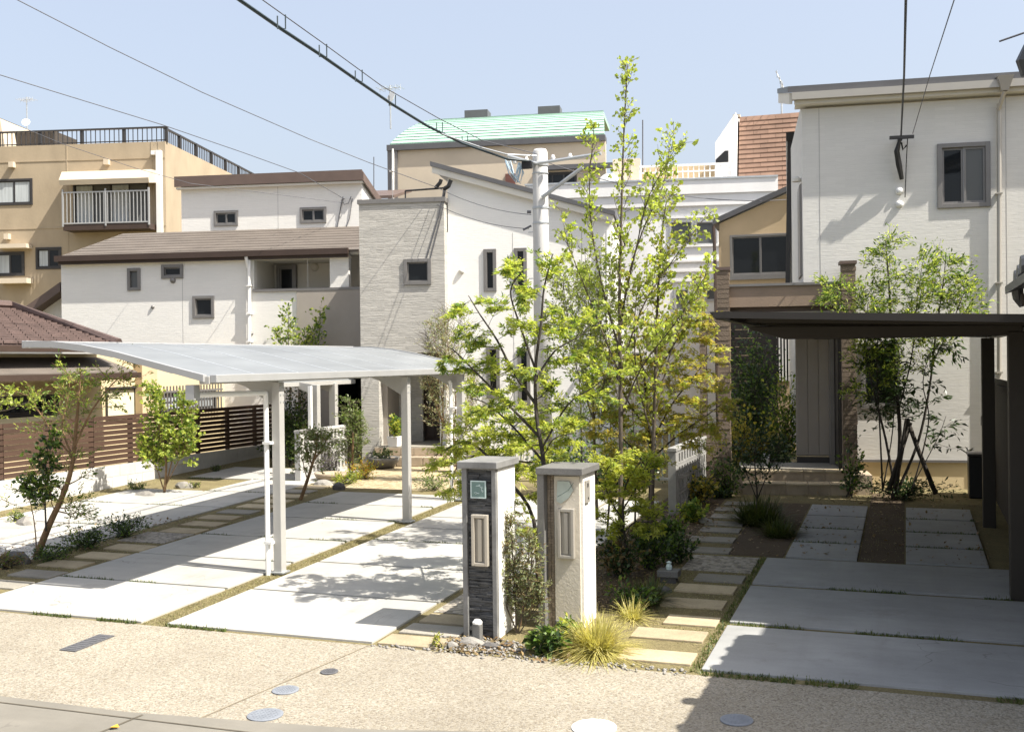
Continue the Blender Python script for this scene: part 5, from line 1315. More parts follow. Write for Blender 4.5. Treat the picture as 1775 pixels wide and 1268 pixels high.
cable('drop_cable', 'thick black cable dropping onto the wall bracket of the white porch house', [oY(1573, -60, 9), oY(1570, 0, 10.5), oY(1567, 130, 14), dp], .014, 'black')
cable('drop_wire', 'thin wire beside the thick black drop cable', [oY(1670, -60, 9), oY(1654, 0, 10.5), oY(1612, 130, 14.2), dp + np.array([.17, 0, .02])], .006)
ehouse = oY(1365, 346, 23.8)
cable('service_wire', 'thin wire from the pole head through the tree tops to the beige gabled house', span((px_ + .1, PY, ptop - .2), ehouse, .25), .008)
cable('service_wire', 'upper of the two short wires between the tower bracket and the pole', span(bm_pt, (px_ - .15, PY - .1, ptop - 1.15), .1), .006)
cable('service_wire', 'lower of the two short wires between the tower bracket and the pole', span(bm_pt + np.array([0, 0, -.35]), (px_ - .2, PY - .1, ptop - 1.4), .1), .006)

def antenna(label, x, yb, yt, Y, span_px, n=5, slant=0.0):
    b = oY(x, yb, Y); t_ = oY(x, yt, Y); a = thing('antenna', label, 'antenna', b)
    hh = t_[2] - b[2]
    MB().tube([(0, 0, -.3), (0, 0, hh)], .03, n=6).build('mast', M['galv'], a)
    w_ = span_px * Y / 1850
    m = MB().tube([(-w_ / 2, 0, hh * .92 + slant), (w_ / 2, 0, hh * .92 - slant)], .015, n=5)
    for k in range(n):
        xx = -w_ / 2 + w_ * k / (n - 1); zz = hh * .92 + slant * (1 - 2 * k / (n - 1))
        m.tube([(xx, -.35, zz), (xx, .35, zz)], .01, n=4).tube([(xx, 0, zz - .12), (xx, 0, zz + .12)], .01, n=4)
    m.build('aerial', M['galv'], a)
    return a
a_ = antenna('tv antenna with white dish on the tan apartment roof', 47, 228, 168, 42, 34)
ds_ = MB().lathe([(.02, 0), (.12, .02), (.2, .07)], 14).build('dish', M['white_paint'], a_); ds_.location = (.25, -.3, .35)
ds_.rotation_euler = (R(70), 0, R(30))
a_ = antenna('tv antenna at the left end of the mint green roof', 677, 210, 148, 37, 44)
ds_ = MB().lathe([(.02, 0), (.16, .03), (.26, .1)], 14).build('dish', M['white_paint'], a_); ds_.location = (.2, -.2, .8)
ds_.rotation_euler = (R(70), 0, R(-30))
antenna('small tv antenna above the red brown shingled building', 1355, 192, 140, 34, 14, 4, .3)
tag(MB().tube([oY(1114, 300, 32), oY(1114, 208, 32)], .02, n=5).build('lightning_rod', M['wire']), 'thin bare rod rising behind the white flat building', 'rod')
tag(MB().tube([oY(648, 335, 40), oY(648, 272, 40)], .02, n=5).build('roof_mast', M['wire']), 'thin bare mast left of the green roof building', 'mast')

# ================================================================== COVERS AND SMALL THINGS ON THE PAVEMENT
gt = thing('drain_grate', 'dark rectangular cover set in the pavement at the left', 'drain cover', (-6.72, 7.42, zg(7.42)))
MB().add([(-.085, -.24, .006 - .0072), (.085, -.24, .006 - .0072), (.085, .24, .006 + .0072), (-.085, .24, .006 + .0072), (-.085, -.24, .014 - .0072), (.085, -.24, .014 - .0072), (.085, .24, .014 + .0072), (-.085, .24, .014 + .0072)],
         [(4, 5, 6, 7), (0, 1, 5, 4), (1, 2, 6, 5), (2, 3, 7, 6), (3, 0, 4, 7)]).build('frame', M['iron'], gt)
m = MB()
for k in range(9): m.box(-.07, .07, -.215 + k * .05, -.185 + k * .05, .012 - .006 + k * .0015, .0165 - .006 + k * .0015)
m.build('ribs', M['iron'], gt)
def cover(label, x, y, r_, mt, ring=True):
    t = thing('manhole_cover', label, 'manhole cover', (x, y, zg(y))); t.rotation_euler = (math.atan(SL), 0, 0)
    MB().lathe([(r_, .006), (r_, .012), (r_ * .9, .015)], 28).build('rim', M[mt], t)
    m = MB()
    for i in range(-3, 4):
        for j in range(-3, 4):
            if (i * i + j * j) < 11: m.box(i * r_ * .23 - r_ * .06, i * r_ * .23 + r_ * .06, j * r_ * .23 - r_ * .06, j * r_ * .23 + r_ * .06, .0145, .017)
    m.build('studs', M[mt], t); return t
cover('small round iron cover nearest the slate pillar', *G(571, 1165)[:2], .07, 'iron')
cover('pale grey round cover, upper of the two pale ones on the left', *G(495, 1197)[:2], .10, 'cover_grey')
cover('pale grey round cover, lower of the two pale ones on the left', *G(460, 1240)[:2], .125, 'cover_grey')
cover('round cover in the shade at the right of the pavement', *G(1277, 1249)[:2], .11, 'cover_grey')
cover('white round cap at the bottom edge of the picture', *G(1030, 1262)[:2], .15, 'white_paint')
lf = G(200, 1264); tag(MB().add([(lf[0] - .03, lf[1] - .02, lf[2] + .02), (lf[0], lf[1] - .035, lf[2] + .03), (lf[0] + .035, lf[1], lf[2] + .022), (lf[0], lf[1] + .02, lf[2] + .035), (lf[0], lf[1], lf[2] + .012)], [(0, 1, 2, 3), (3, 2, 4), (4, 0, 3)]).build('fallen_leaf', pmat('yellow leaf', (.55, .33, .04), .6)), 'single yellow leaf lying on the concrete street', 'leaf')

def rock(label, x, y, sx, sy, sz, seed, mt='rock', group=None):
    bm = bmesh.new(); bmesh.ops.create_icosphere(bm, subdivisions=2, radius=1.0); rg = np.random.default_rng(seed)
    dv = rg.normal(size=(6, 3)); dv /= np.linalg.norm(dv, axis=1)[:, None]
    for v in bm.verts:
        c = np.array(v.co); k = 1 + .13 * sum(math.sin(2.3 * (c @ d) + i) for i, d in enumerate(dv)) / 2
        for d in dv[:4]:
            if c @ d > .62: c = c - d * (c @ d - .62) * .8
        v.co = Vector((c[0] * sx * k, c[1] * sy * k, max(-.3, c[2]) * sz * k))
    me = bpy.data.meshes.new('rock'); bm.to_mesh(me); bm.free(); me.materials.append(M[mt])
    o = link(bpy.data.objects.new('rock', me)); o.location = (float(x), float(y), zg(y)); return tag(o, label, 'rock', group)
rock('broad flat rock in front of the slate pillar', *G(818, 1118)[:2], .13, .08, .09, 1)
rock('small dark rock right of the flat rock by the pillar', *G(850, 1122)[:2], .08, .06, .05, 2, 'rock_dark')
rock('brown rock beside the small sprouting weed', *G(785, 1122)[:2], .07, .05, .05, 3)
rock('dark pebble at the foot of the shrub between the pillars', *G(880, 1120)[:2], .06, .05, .05, 4, 'rock_dark')
rock('rounded grey rock under the leaning tree at the far left', *G(45, 910)[:2], .2, .15, .14, 5)
rock('brown rock on the planting bed at the left edge', *G(25, 975)[:2], .22, .15, .15, 6, 'rock_dark')
rock('grey rock in front of the potted porch plant', *G(560, 840)[:2], .22, .13, .12, 7)
rock('dark stone on the tan approach before the tower', *G(590, 848)[:2], .14, .1, .12, 8, 'rock_dark')
rock('low rock under the shrub by the fence wall', *G(250, 860)[:2], .25, .12, .1, 9)
rock('pale rock at the foot of the fence wall shrub', *G(320, 845)[:2], .22, .12, .1, 10)
rock('small rock in the dark bed by the stepping stones', *G(1225, 905)[:2], .12, .09, .08, 11)
rock('mossy rock below the stone lamp', *G(1150, 1025)[:2], .1, .07, .06, 12, 'rock_dark')
# stone lamp in the planting bed
lx, ly = G(1160, 1008)[:2]
sl_ = thing('garden_lamp', 'square dark stone lamp with small glass top beside the stepping stones', 'garden lamp', (lx, ly, zg(ly)))
box('foot', M['rock_dark'], sl_, -.08, .08, -.06, .06, -.05, .06); box('slab', M['granite'], sl_, -.11, .11, -.09, .09, .061, .13, .006)
MB().lathe([(.03, 0), (.035, .03), (.02, .06), (.03, .075), (.0, .09)], 10, (0, 0, .131)).build('glass_top', M['sign_edge'], sl_)
# planters by the porch
bq = G(655, 803)
pp = thing('plant_pot', 'square white pot on the tower porch step', 'plant pot', fm.p0 + fm.d * .62 + fm.n * .12 + np.array([0, 0, .365]))
MB().add([(-.1, -.1, 0), (.1, -.1, 0), (.1, .1, 0), (-.1, .1, 0), (-.12, -.12, .2), (.12, -.12, .2), (.12, .12, .2), (-.12, .12, .2)], [(0, 3, 2, 1), (0, 1, 5, 4), (1, 2, 6, 5), (2, 3, 7, 6), (3, 0, 4, 7), (4, 5, 6, 7)]).build('pot', M['white_paint'], pp, bevel=.006)
bsn = thing('stone_basin', 'round pale stone basin in front of the tower porch', 'basin', fm.p0 + fm.d * .55 + fm.n * .75)
MB().lathe([(.2, 0), (.3, .12), (.33, .2), (.29, .2), (.22, .12), (.0, .08)], 20).build('bowl', M['granite'], bsn, smooth=True)
bs2 = G(575, 832); b2 = thing('stone_trough', 'low tan stone trough on the soil before the slotted wall', 'trough', bs2)
MB().lathe([(.22, 0), (.30, .08), (.32, .14), (.27, .14), (.0, .06)], 16).build('bowl', M['stone_step'], b2, smooth=True)

fd.box('wall_joint', 'joint_wall', .262, .272, -.003, -.0005, 2.86, ez); fd.box('wall_joint', 'joint_wall', 3.05, 3.06, -.003, -.0005, fz, ez)

sf = thing('shade_screen', 'added dark board screen standing in for shade behind the porch hedge', 'fence', (oY(1268, 700, 22.6)[0], 22.6, .3))  # added dark boards, stand in for the darkness behind the hedge
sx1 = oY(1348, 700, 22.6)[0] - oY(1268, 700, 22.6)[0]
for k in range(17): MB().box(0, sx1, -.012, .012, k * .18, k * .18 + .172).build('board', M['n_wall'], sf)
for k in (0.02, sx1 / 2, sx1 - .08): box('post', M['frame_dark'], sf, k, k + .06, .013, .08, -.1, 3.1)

# ================================================================== VEGETATION
def leaf_arrays(pos, dirs, size, shape, rng, flat=0.5):
    """Leaves as small folded blades: returns verts and quad faces."""
    N = len(pos)
    f = dirs + rng.normal(scale=.45, size=(N, 3)); f /= np.linalg.norm(f, axis=1)[:, None] + 1e-9
    n = rng.normal(size=(N, 3)) * (1 - flat) + np.array([0, 0, 1.0]) * flat + rng.normal(scale=.25, size=(N, 3))
    s = np.cross(f, n); s /= np.linalg.norm(s, axis=1)[:, None] + 1e-9
    n = np.cross(s, f)
    L = size * rng.uniform(.45, 1.4, size=(N, 1))
    if shape == 'maple':
        vs = []
        for ang, ln in ((-1.0, .8), (0, 1.0), (1.0, .8)):
            d = f * math.cos(ang) + s * math.sin(ang); t = -f * math.sin(ang) + s * math.cos(ang)
            vs += [pos, pos + L * ln * (.45 * d + .17 * t + .05 * n), pos + L * ln * (d - .12 * n), pos + L * ln * (.45 * d - .17 * t + .05 * n)]
        v = np.stack(vs, 1).reshape(-1, 3); q = 3
    else:
        w = {'oval': .30, 'narrow': .16, 'round': .42}[shape]
        vs = [pos, pos + L * (.5 * f + w * s + .08 * n), pos + L * (f - .08 * n), pos + L * (.5 * f - w * s + .08 * n)]
        v = np.stack(vs, 1).reshape(-1, 3); q = 1
    fc = np.arange(N * q * 4).reshape(-1, 4)
    return v, fc
def smooth_path(p, k=4):
    p = np.array(p, float)
    if len(p) < 3: return np.array([p[0] + (p[-1] - p[0]) * t for t in np.linspace(0, 1, k + 1)])
    out = []
    for i in range(len(p) - 1):
        a, b, c, d = p[max(i - 1, 0)], p[i], p[i + 1], p[min(i + 2, len(p) - 1)]
        for t in np.linspace(0, 1, k, endpoint=False):
            out.append(.5 * ((2 * b) + (c - a) * t + (2 * a - 5 * b + 4 * c - d) * t * t + (3 * b - a - 3 * c + d) * t ** 3))
    out.append(p[-1]); return np.array(out)
def at_len(path, t):
    seg = np.linalg.norm(np.diff(path, axis=0), axis=1); cs = np.concatenate([[0], np.cumsum(seg)]); x = t * cs[-1]
    i = min(int(np.searchsorted(cs, x, 'right')) - 1, len(seg) - 1); u = (x - cs[i]) / (seg[i] + 1e-9)
    d = path[i + 1] - path[i]; return path[i] + d * u, d / (np.linalg.norm(d) + 1e-9)
def plen(path): return np.linalg.norm(np.diff(path, axis=0), axis=1).sum()

def tree(name, label, cat, stems, leaf, size, shape='oval', bark='bark', seed=1, nb=30, t0=.3, blen=.5, up=.5, twigs=4, tlen=.22, per=7, droop=0.0, flat=.5,
         env=(1, .35), group=None, leaf2=None, mix=0.0, bunch=0.0, stemr=None, base=None):
    """stems: list of (path points, r0, r1, weight[, t0]); branches grow along each stem, twigs along branches, leaves along twigs."""
    rng = np.random.default_rng(seed)
    paths = []
    for s in stems:
        q0 = [np.array(w, float) for w in s[0]]
        if paths:                                  # side stems spring from a stem that is already there
            allp = np.concatenate([w[0] for w in paths]); q0[0] = allp[np.argmin(np.linalg.norm(allp - q0[0], axis=1))]
        paths.append((smooth_path(q0), *s[1:]))
    b0 = np.array(base, float) if base is not None else paths[0][0][0].copy()
    b0[2] = zg(b0[1]) if base is None else b0[2]
    root = thing(name, label, cat, b0, 0, group)
    tm, bm = MB(), MB()
    P, D = [], []
    for s in paths:
        path, r0, r1, wgt = s[:4]; ts = s[4] if len(s) > 4 else t0
        tm.tube(path - b0, r0, r1, n=8)
        Ls = plen(path)
        n_ = max(2, int(nb * wgt))
        for i in range(n_):
            t = ts + (1 - ts) * (i + rng.uniform(.1, .9)) / n_
            p, tg = at_len(path, min(t, .995))
            az = i * 2.4 + rng.uniform(-.6, .6)
            a = np.cross(tg, [0.3, 0.2, .9]); a /= np.linalg.norm(a) + 1e-9; b = np.cross(tg, a)
            rad = a * math.cos(az) + b * math.sin(az)
            q = (t - ts) / (1 - ts + 1e-9)
            L = blen * (env[0] + (env[1] - env[0]) * q) * rng.uniform(.6, 1.25)
            d = rad * (1 - up) + tg * up + np.array([0, 0, .15 * up]); d /= np.linalg.norm(d)
            pts = [p]; dd = d.copy()
            for k in range(4):
                dd = dd + rng.normal(scale=.16, size=3) + np.array([0, 0, (.12 * up - droop * .3)]); dd /= np.linalg.norm(dd)
                pts.append(pts[-1] + dd * L / 4)
            pts = np.array(pts)
            rb = max(.0025, (r0 + (r1 - r0) * t) * .30)
            bm.tube(pts - b0, rb, .0022, n=4, cap=False)
            nt = max(1, int(twigs * rng.uniform(.7, 1.3)))
            for j in range(nt):
                u = .25 + .75 * (j + rng.random()) / nt
                pp, td = at_len(pts, min(u, .99))
                sd_ = rng.normal(size=3); sd_ -= td * (sd_ @ td) * .5; sd_ /= np.linalg.norm(sd_) + 1e-9
                sd_[2] = sd_[2] * (1 - flat) + .1 - droop * .5
                dt = td * .6 + sd_ * .8; dt /= np.linalg.norm(dt)
                l2 = tlen * rng.uniform(.5, 1.3)
                tip = pp + dt * l2
                bm.tube([pp - b0, tip - b0], .003, .0015, n=3, cap=False)
                m = max(1, int(per * rng.uniform(.6, 1.4)))
                tt = rng.random(m) ** (1 - bunch * .7)
                P.append(pp + (tip - pp) * tt[:, None] + rng.normal(scale=tlen * .10 + size * .12, size=(m, 3)) * np.array([1, 1, 1 - flat * .6])); D.append(np.repeat(dt[None] + np.array([[0, 0, -droop]]), m, 0))
    tm.build('trunk', M[bark], root, smooth=True)
    bm.build('branches', M[bark], root)['kind'] = 'stuff'
    P = np.concatenate(P) - b0; D = np.concatenate(D)
    if leaf2:
        k = rng.random(len(P)) < mix
        for mask, mt in ((~k, leaf), (k, leaf2)):
            if mask.any():
                v, f = leaf_arrays(P[mask], D[mask], size, shape, rng, flat); np_mesh('foliage', v, f, M[mt], root)
    else:
        v, f = leaf_arrays(P, D, size, shape, rng, flat); np_mesh('foliage', v, f, M[leaf], root)
    return root
def px(Y, pts, wob=0.0, dY=0.0, seed=0):
    rg = random.Random(seed); n = len(pts)
    return [oY(x, y, Y + dY * i / max(1, n - 1) + rg.uniform(-wob, wob) * (i > 0)) for i, (x, y) in enumerate(pts)]
def bush(name, label, cat, c, rx, ry, h, n, leaf, size, shape='oval', seed=1, stems=14, flat=.3, bark='bark_dark', leaf2=None, mix=0, group=None, low=.15):
    rng = np.random.default_rng(seed); c = np.array([c[0], c[1], zg(c[1])], float)
    root = thing(name, label, cat, c, 0, group); sm = MB(); P, D = [], []
    for i in range(stems):
        th = rng.uniform(0, 6.283); r = math.sqrt(rng.random()); hh = h * rng.uniform(.55, 1.0) * (1 - .35 * r * r)
        tip = np.array([rx * r * math.cos(th), ry * r * math.sin(th), hh]); mid = tip * np.array([.45, .45, .55]) + rng.normal(scale=.03, size=3)
        st0 = np.array([rng.normal(scale=.03), rng.normal(scale=.03), 0])
        pth = smooth_path([st0, mid, tip], 4); sm.tube(pth, .006, .002, n=4, cap=False)
        m = max(2, int(n / stems))
        t = low + (1 - low) * rng.random(m) ** .8
        pp = np.array([at_len(pth, q)[0] for q in t]); dd = np.array([at_len(pth, q)[1] for q in t])
        o = rng.normal(size=(m, 3)); o /= np.linalg.norm(o, axis=1)[:, None]
        sp = .10 * h + .12 * rx
        P.append(pp + o * sp * rng.random((m, 1))); D.append(dd * .4 + o)
    sm.build('stems', M[bark], root); P = np.concatenate(P); D = np.concatenate(D); P[:, 2] = np.maximum(P[:, 2], .01)
    k = rng.random(len(P)) < mix if leaf2 else np.zeros(len(P), bool)
    for mask, mt in ((~k, leaf), (k, leaf2)):
        if mask.any():
            v, f = leaf_arrays(P[mask], D[mask], size, shape, rng, flat); np_mesh('foliage', v, f, M[mt], root)
    return root
def blades(pts, length, rng, spread=.6, width=.006, bend=.7, outward=None):
    N = len(pts); az = rng.uniform(0, 6.283, N) if outward is None else outward + rng.normal(scale=.5, size=N)
    tilt = rng.uniform(.05, spread, N); L = length * rng.uniform(.5, 1.2, N)
    d = np.stack([np.cos(az), np.sin(az), np.zeros(N)], 1); s = np.stack([-np.sin(az), np.cos(az), np.zeros(N)], 1)
    up = np.array([0, 0, 1.0]); rows = []
    for k, t in enumerate((0, .4, .75, 1.0)):
        h = L * t * (np.cos(tilt) - bend * .55 * tilt * t); x = L * t * (np.sin(tilt) + bend * .5 * t * tilt)
        c = pts + d * x[:, None] + up * np.maximum(h, .002)[:, None]; w = width * (1, .9, .6, .08)[k]
        rows.append(np.stack([c - s * w, c + s * w], 1))
    v = np.stack(rows, 1).reshape(-1, 3); b = np.arange(N)[:, None, None] * 8
    f = (b + np.array([[0, 1, 3, 2], [2, 3, 5, 4], [4, 5, 7, 6]])[None]).reshape(-1, 4)
    return v, f
def tuft(name, label, cat, c, r, n, length, mat, seed, spread=1.0, width=.006, bend=.9, group=None):
    rng = np.random.default_rng(seed); c = np.array([c[0], c[1], zg(c[1])], float)
    th = rng.uniform(0, 6.283, n); rr = r * np.sqrt(rng.random(n))
    p = np.stack([rr * np.cos(th), rr * np.sin(th), np.zeros(n)], 1)
    v, f = blades(p, length, rng, spread, width, bend, th)
    root = thing(name, label, cat, c, 0, group); np_mesh('grass_blades', v, f, M[mat], root); return root

# ---- the tall slender tree in the middle
YT = 12.1
tree('tall_slender_tree', 'tallest slender tree with small lime leaves rising in front of the sky', 'tree',
     [(px(YT, [(1074, 958), (1076, 800), (1075, 650), (1074, 500), (1077, 380), (1081, 240), (1088, 112)], .05), .03, .006, 1.25, .30),
      (px(YT, [(1075, 600), (1045, 500), (1026, 400), (1022, 310), (1030, 228)], .1, -.4), .014, .004, .5, .25),
      (px(YT, [(1076, 560), (1092, 470), (1118, 390), (1150, 320), (1162, 240)], .1, .4), .014, .004, .55, .25),
      (px(YT, [(1076, 520), (1105, 420), (1125, 340), (1172, 255)], .1, -.5), .01, .003, .3, .4),
      (px(YT, [(1076, 640), (1110, 540), (1160, 460), (1225, 372)], .1, .5), .013, .003, .5, .3),
      (px(YT, [(1075, 660), (1050, 590), (1015, 500), (985, 425), (978, 390)], .1, -.5), .012, .003, .4, .3),
      (px(YT, [(1074, 720), (1110, 640), (1170, 560), (1228, 470)], .1, -.6), .012, .003, .4, .3)],
     'leaf_lime', .046, 'round', 'bark', 11, nb=36, blen=.32, up=.62, twigs=5, tlen=.12, per=7, flat=.2, env=(1.25, .5), bunch=.6)
tree('slender_tree', 'second slender multi stem tree just right of the tallest one', 'tree',
     [(px(12.6, [(1128, 935), (1132, 800), (1136, 650), (1140, 520), (1148, 400), (1156, 345)], .05), .03, .005, 1.0, .3),
      (px(12.6, [(1134, 720), (1160, 620), (1185, 540), (1215, 500)], .1, .4), .012, .003, .5, .3),
      (px(12.6, [(1133, 760), (1105, 660), (1100, 560), (1108, 470)], .1, -.4), .012, .003, .5, .3)],
     'leaf_lime', .046, 'round', 'bark', 12, nb=36, blen=.40, up=.5, twigs=6, tlen=.14, per=9, flat=.25, env=(1.2, .5), bunch=.5, leaf2='leaf_olive', mix=.2)
tree('slender_tree', 'pale leaved slender tree left of the tallest one in front of the white wing', 'tree',
     [(px(12.9, [(1035, 900), (1030, 760), (1026, 640), (1022, 540), (1012, 470)], .05), .022, .004, 1.0, .3),
      (px(12.9, [(1030, 740), (1000, 640), (985, 560), (975, 480)], .1, .4), .01, .003, .7, .3),
      (px(12.9, [(1030, 720), (1056, 620), (1050, 540), (1060, 460)], .1, -.3), .01, .003, .5, .3)],
     'leaf_grey', .042, 'oval', 'bark', 13, nb=56, blen=.46, up=.45, twigs=7, tlen=.17, per=10, flat=.3, leaf2='leaf_lime', mix=.45)
# ---- maples
YM = 9.6
tree('maple_tree', 'bright green maple with dark leaning trunk beside the utility pole', 'tree',
     [(px(YM, [(938, 1062), (948, 920), (942, 800), (930, 720), (928, 640), (938, 560), (943, 500), (958, 440)], .05), .028, .006, 1.0, .32),
      (px(YM, [(930, 700), (890, 645), (862, 590), (832, 545), (812, 512)], .1, .2), .016, .004, .7, .2),
      (px(YM, [(930, 640), (900, 560), (885, 505), (905, 470)], .1, -.4), .013, .004, .5, .25),
      (px(YM, [(928, 660), (960, 610), (1000, 585), (1040, 560)], .1, .5), .012, .003, .5, .2),
      (px(YM, [(935, 750), (880, 700), (830, 650), (790, 610), (775, 600)], .1, -.3), .015, .004, .75, .2),
      (px(YM, [(940, 790), (890, 740), (845, 700), (815, 690)], .1, .6), .013, .004, .55, .2),
      (px(YM, [(942, 770), (985, 700), (1030, 670), (1060, 640)], .1, .3), .012, .003, .55, .2)],
     'leaf_maple', .052, 'maple', 'bark_dark', 21, nb=18, blen=.30, up=.22, twigs=7, tlen=.15, per=12, flat=.86, env=(1.15, .7), droop=.06, leaf2='leaf_mid', mix=.22)
tree('maple_tree', 'low maple with yellow green leaves reaching over the slabs left of the slate pillar', 'tree',
     [(px(9.8, [(932, 1040), (925, 900), (880, 830), (845, 790), (810, 765), (780, 775), (752, 790)], .05), .022, .005, 1.0, .25),
      (px(10.9, [(880, 830), (850, 780), (815, 740), (790, 720)], .1, -.2), .012, .003, .6, .2),
      (px(10.9, [(845, 790), (800, 800), (785, 830), (788, 862)], .1, .1), .01, .003, .55, .2),
      (px(10.9, [(905, 860), (930, 800), (960, 760), (1000, 750)], .1, .3), .012, .003, .8, .2),
      (px(10.9, [(890, 840), (880, 780), (890, 740), (930, 720)], .1, .2), .012, .003, .6, .2)],
     'leaf_maple', .054, 'maple', 'bark_dark', 22, nb=20, blen=.32, up=.2, twigs=7, tlen=.16, per=10, flat=.85, droop=.1, leaf2='leaf_yellow', mix=.6)
tree('maple_tree', 'olive orange tinted maple between the tallest tree and the brown porch wall', 'tree',
     [(px(13.0, [(1125, 930), (1128, 820), (1124, 730), (1116, 650), (1105, 590)], .05), .03, .006, 1.0, .25),
      (px(13.0, [(1126, 770), (1165, 700), (1205, 650), (1240, 600)], .1, .2), .014, .003, .9, .2),
      (px(13.0, [(1126, 790), (1180, 750), (1225, 720), (1262, 690)], .1, -.3), .013, .003, .8, .2),
      (px(13.0, [(1126, 760), (1085, 690), (1060, 630), (1040, 600)], .1, .3), .013, .003, .8, .2),
      (px(13.0, [(1126, 810), (1090, 770), (1050, 740), (1020, 735)], .1, -.4), .012, .003, .6, .2),
      (px(13.0, [(1118, 680), (1160, 610), (1190, 570), (1225, 545)], .1, .1), .012, .003, .8, .2)],
     'leaf_olive', .055, 'maple', 'bark_dark', 23, nb=22, blen=.44, up=.2, twigs=7, tlen=.18, per=12, flat=.8, droop=.08, leaf2='leaf_maple', mix=.3)
tree('maple_tree', 'low bright maple spray directly behind the granite gate pillar', 'tree',
     [(px(11.0, [(1090, 985), (1080, 900), (1085, 840), (1110, 800)], .05), .018, .005, .8, .3),
      (px(11.0, [(1082, 900), (1055, 860), (1050, 820), (1070, 790)], .1, -.2), .01, .003, .7, .2),
      (px(11.0, [(1082, 880), (1105, 840), (1120, 805), (1130, 790)], .1, .2), .01, .003, .5, .2),
      (px(11.0, [(1085, 930), (1100, 905), (1120, 905), (1140, 900)], .1, .1), .01, .003, .6, .2),
      (px(11.0, [(1082, 920), (1060, 915), (1050, 925)], .1, -.1), .008, .003, .4, .2)],
     'leaf_yellow', .056, 'maple', 'bark_dark', 24, nb=14, blen=.28, up=.2, twigs=6, tlen=.14, per=11, flat=.88, droop=.05, leaf2='leaf_maple', mix=.5)
# thin bare trunks standing in the cluster
for i, (xa, ya, xb, yb, Y, lab) in enumerate([(1006, 905, 1003, 640, 13.6, 'thin dark sapling trunk left of the pale slender tree'), (1052, 930, 1058, 700, 13.3, 'thin dark sapling trunk between the pale slender tree and the tallest tree'), (1100, 940, 1095, 690, 13.7, 'thin dark sapling trunk between the tallest tree and the second slender tree')]):
    tree('sapling', lab, 'sapling', [(px(Y, [(xa, ya), ((xa + xb) / 2 + 4, (ya + yb) / 2), (xb, yb)], .03), .016, .006, 1.0, .35)], 'leaf_mid', .05, 'oval', 'bark_dark', 30 + i, nb=14, blen=.3, up=.4, twigs=4, tlen=.15, per=6)
# ---- undergrowth of the cluster
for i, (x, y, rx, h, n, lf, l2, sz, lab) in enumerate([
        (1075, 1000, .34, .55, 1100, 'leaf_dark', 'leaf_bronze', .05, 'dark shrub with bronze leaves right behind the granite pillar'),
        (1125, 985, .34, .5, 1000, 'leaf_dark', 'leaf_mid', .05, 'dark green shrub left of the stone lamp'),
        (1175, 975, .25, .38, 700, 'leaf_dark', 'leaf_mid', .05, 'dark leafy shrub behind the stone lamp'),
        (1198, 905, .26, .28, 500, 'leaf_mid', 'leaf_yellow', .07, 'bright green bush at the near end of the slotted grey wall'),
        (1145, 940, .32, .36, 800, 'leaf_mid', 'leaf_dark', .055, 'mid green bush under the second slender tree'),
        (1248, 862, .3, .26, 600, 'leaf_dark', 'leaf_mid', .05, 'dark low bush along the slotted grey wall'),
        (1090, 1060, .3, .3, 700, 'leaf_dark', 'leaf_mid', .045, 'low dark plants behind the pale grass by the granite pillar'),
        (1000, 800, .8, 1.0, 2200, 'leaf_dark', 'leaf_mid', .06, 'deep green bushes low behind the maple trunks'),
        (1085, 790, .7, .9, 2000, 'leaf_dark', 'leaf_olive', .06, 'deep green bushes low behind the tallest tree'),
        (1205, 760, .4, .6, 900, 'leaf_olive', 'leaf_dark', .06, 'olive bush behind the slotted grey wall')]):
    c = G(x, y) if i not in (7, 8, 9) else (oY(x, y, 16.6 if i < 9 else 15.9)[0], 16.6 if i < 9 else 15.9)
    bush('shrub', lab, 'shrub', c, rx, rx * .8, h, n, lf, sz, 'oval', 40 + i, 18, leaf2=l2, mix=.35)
# ---- right side: tree with stakes in front of the white brick wall
YR = 16.9
rt = tree('staked_tree', 'multi stem tree with wooden stakes in front of the white brick sided wall', 'tree',
     [(px(YR, [(1553, 856), (1560, 760), (1553, 660), (1545, 560), (1540, 480), (1535, 415)], .05), .035, .006, 1.0, .42),
      (px(YR, [(1548, 850), (1535, 760), (1515, 680), (1500, 600), (1505, 520)], .05, -.3), .022, .004, .8, .45),
      (px(YR, [(1562, 850), (1590, 770), (1610, 680), (1622, 580), (1635, 490), (1640, 440)], .05, .2), .024, .004, .8, .5),
      (px(YR, [(1555, 720), (1580, 620), (1590, 520), (1600, 450)], .1, -.2), .012, .003, .6, .35),
      (px(YR, [(1545, 600), (1500, 540), (1465, 510), (1435, 505)], .1, -.4), .012, .003, .6, .3),
      (px(YR, [(1618, 620), (1650, 560), (1670, 510), (1680, 490)], .1, .2), .01, .003, .5, .3)],
     'leaf_mid', .07, 'narrow', 'bark_dark', 51, nb=32, blen=.52, up=.4, twigs=7, tlen=.22, per=11, flat=.4, droop=.15, leaf2='leaf_lime', mix=.45)
b_ = np.array(rt.location)
for pts in ([(1548, 862), (1565, 770), (1572, 725)], [(1622, 856), (1590, 775), (1572, 725)], [(1540, 850), (1578, 732)]):
    MB().tube([p - b_ for p in px(YR - .15, pts)],   .035, .03, n=8).build('stake', M['bark_dark'], rt, smooth=True)
tree('broadleaf_shrub', 'dark leaved branch spray growing low on the right of the staked tree', 'shrub',
     [(px(16.6, [(1580, 850), (1600, 780), (1610, 720), (1600, 660), (1620, 600), (1660, 610)], .05), .012, .003, 1.0, .4), (px(16.6, [(1585, 840), (1625, 760), (1640, 720)], .1), .008, .003, .5, .4)],
     'leaf_dark', .1, 'narrow', 'bark_dark', 52, nb=12, blen=.35, up=.3, twigs=4, tlen=.2, per=7, droop=.25)
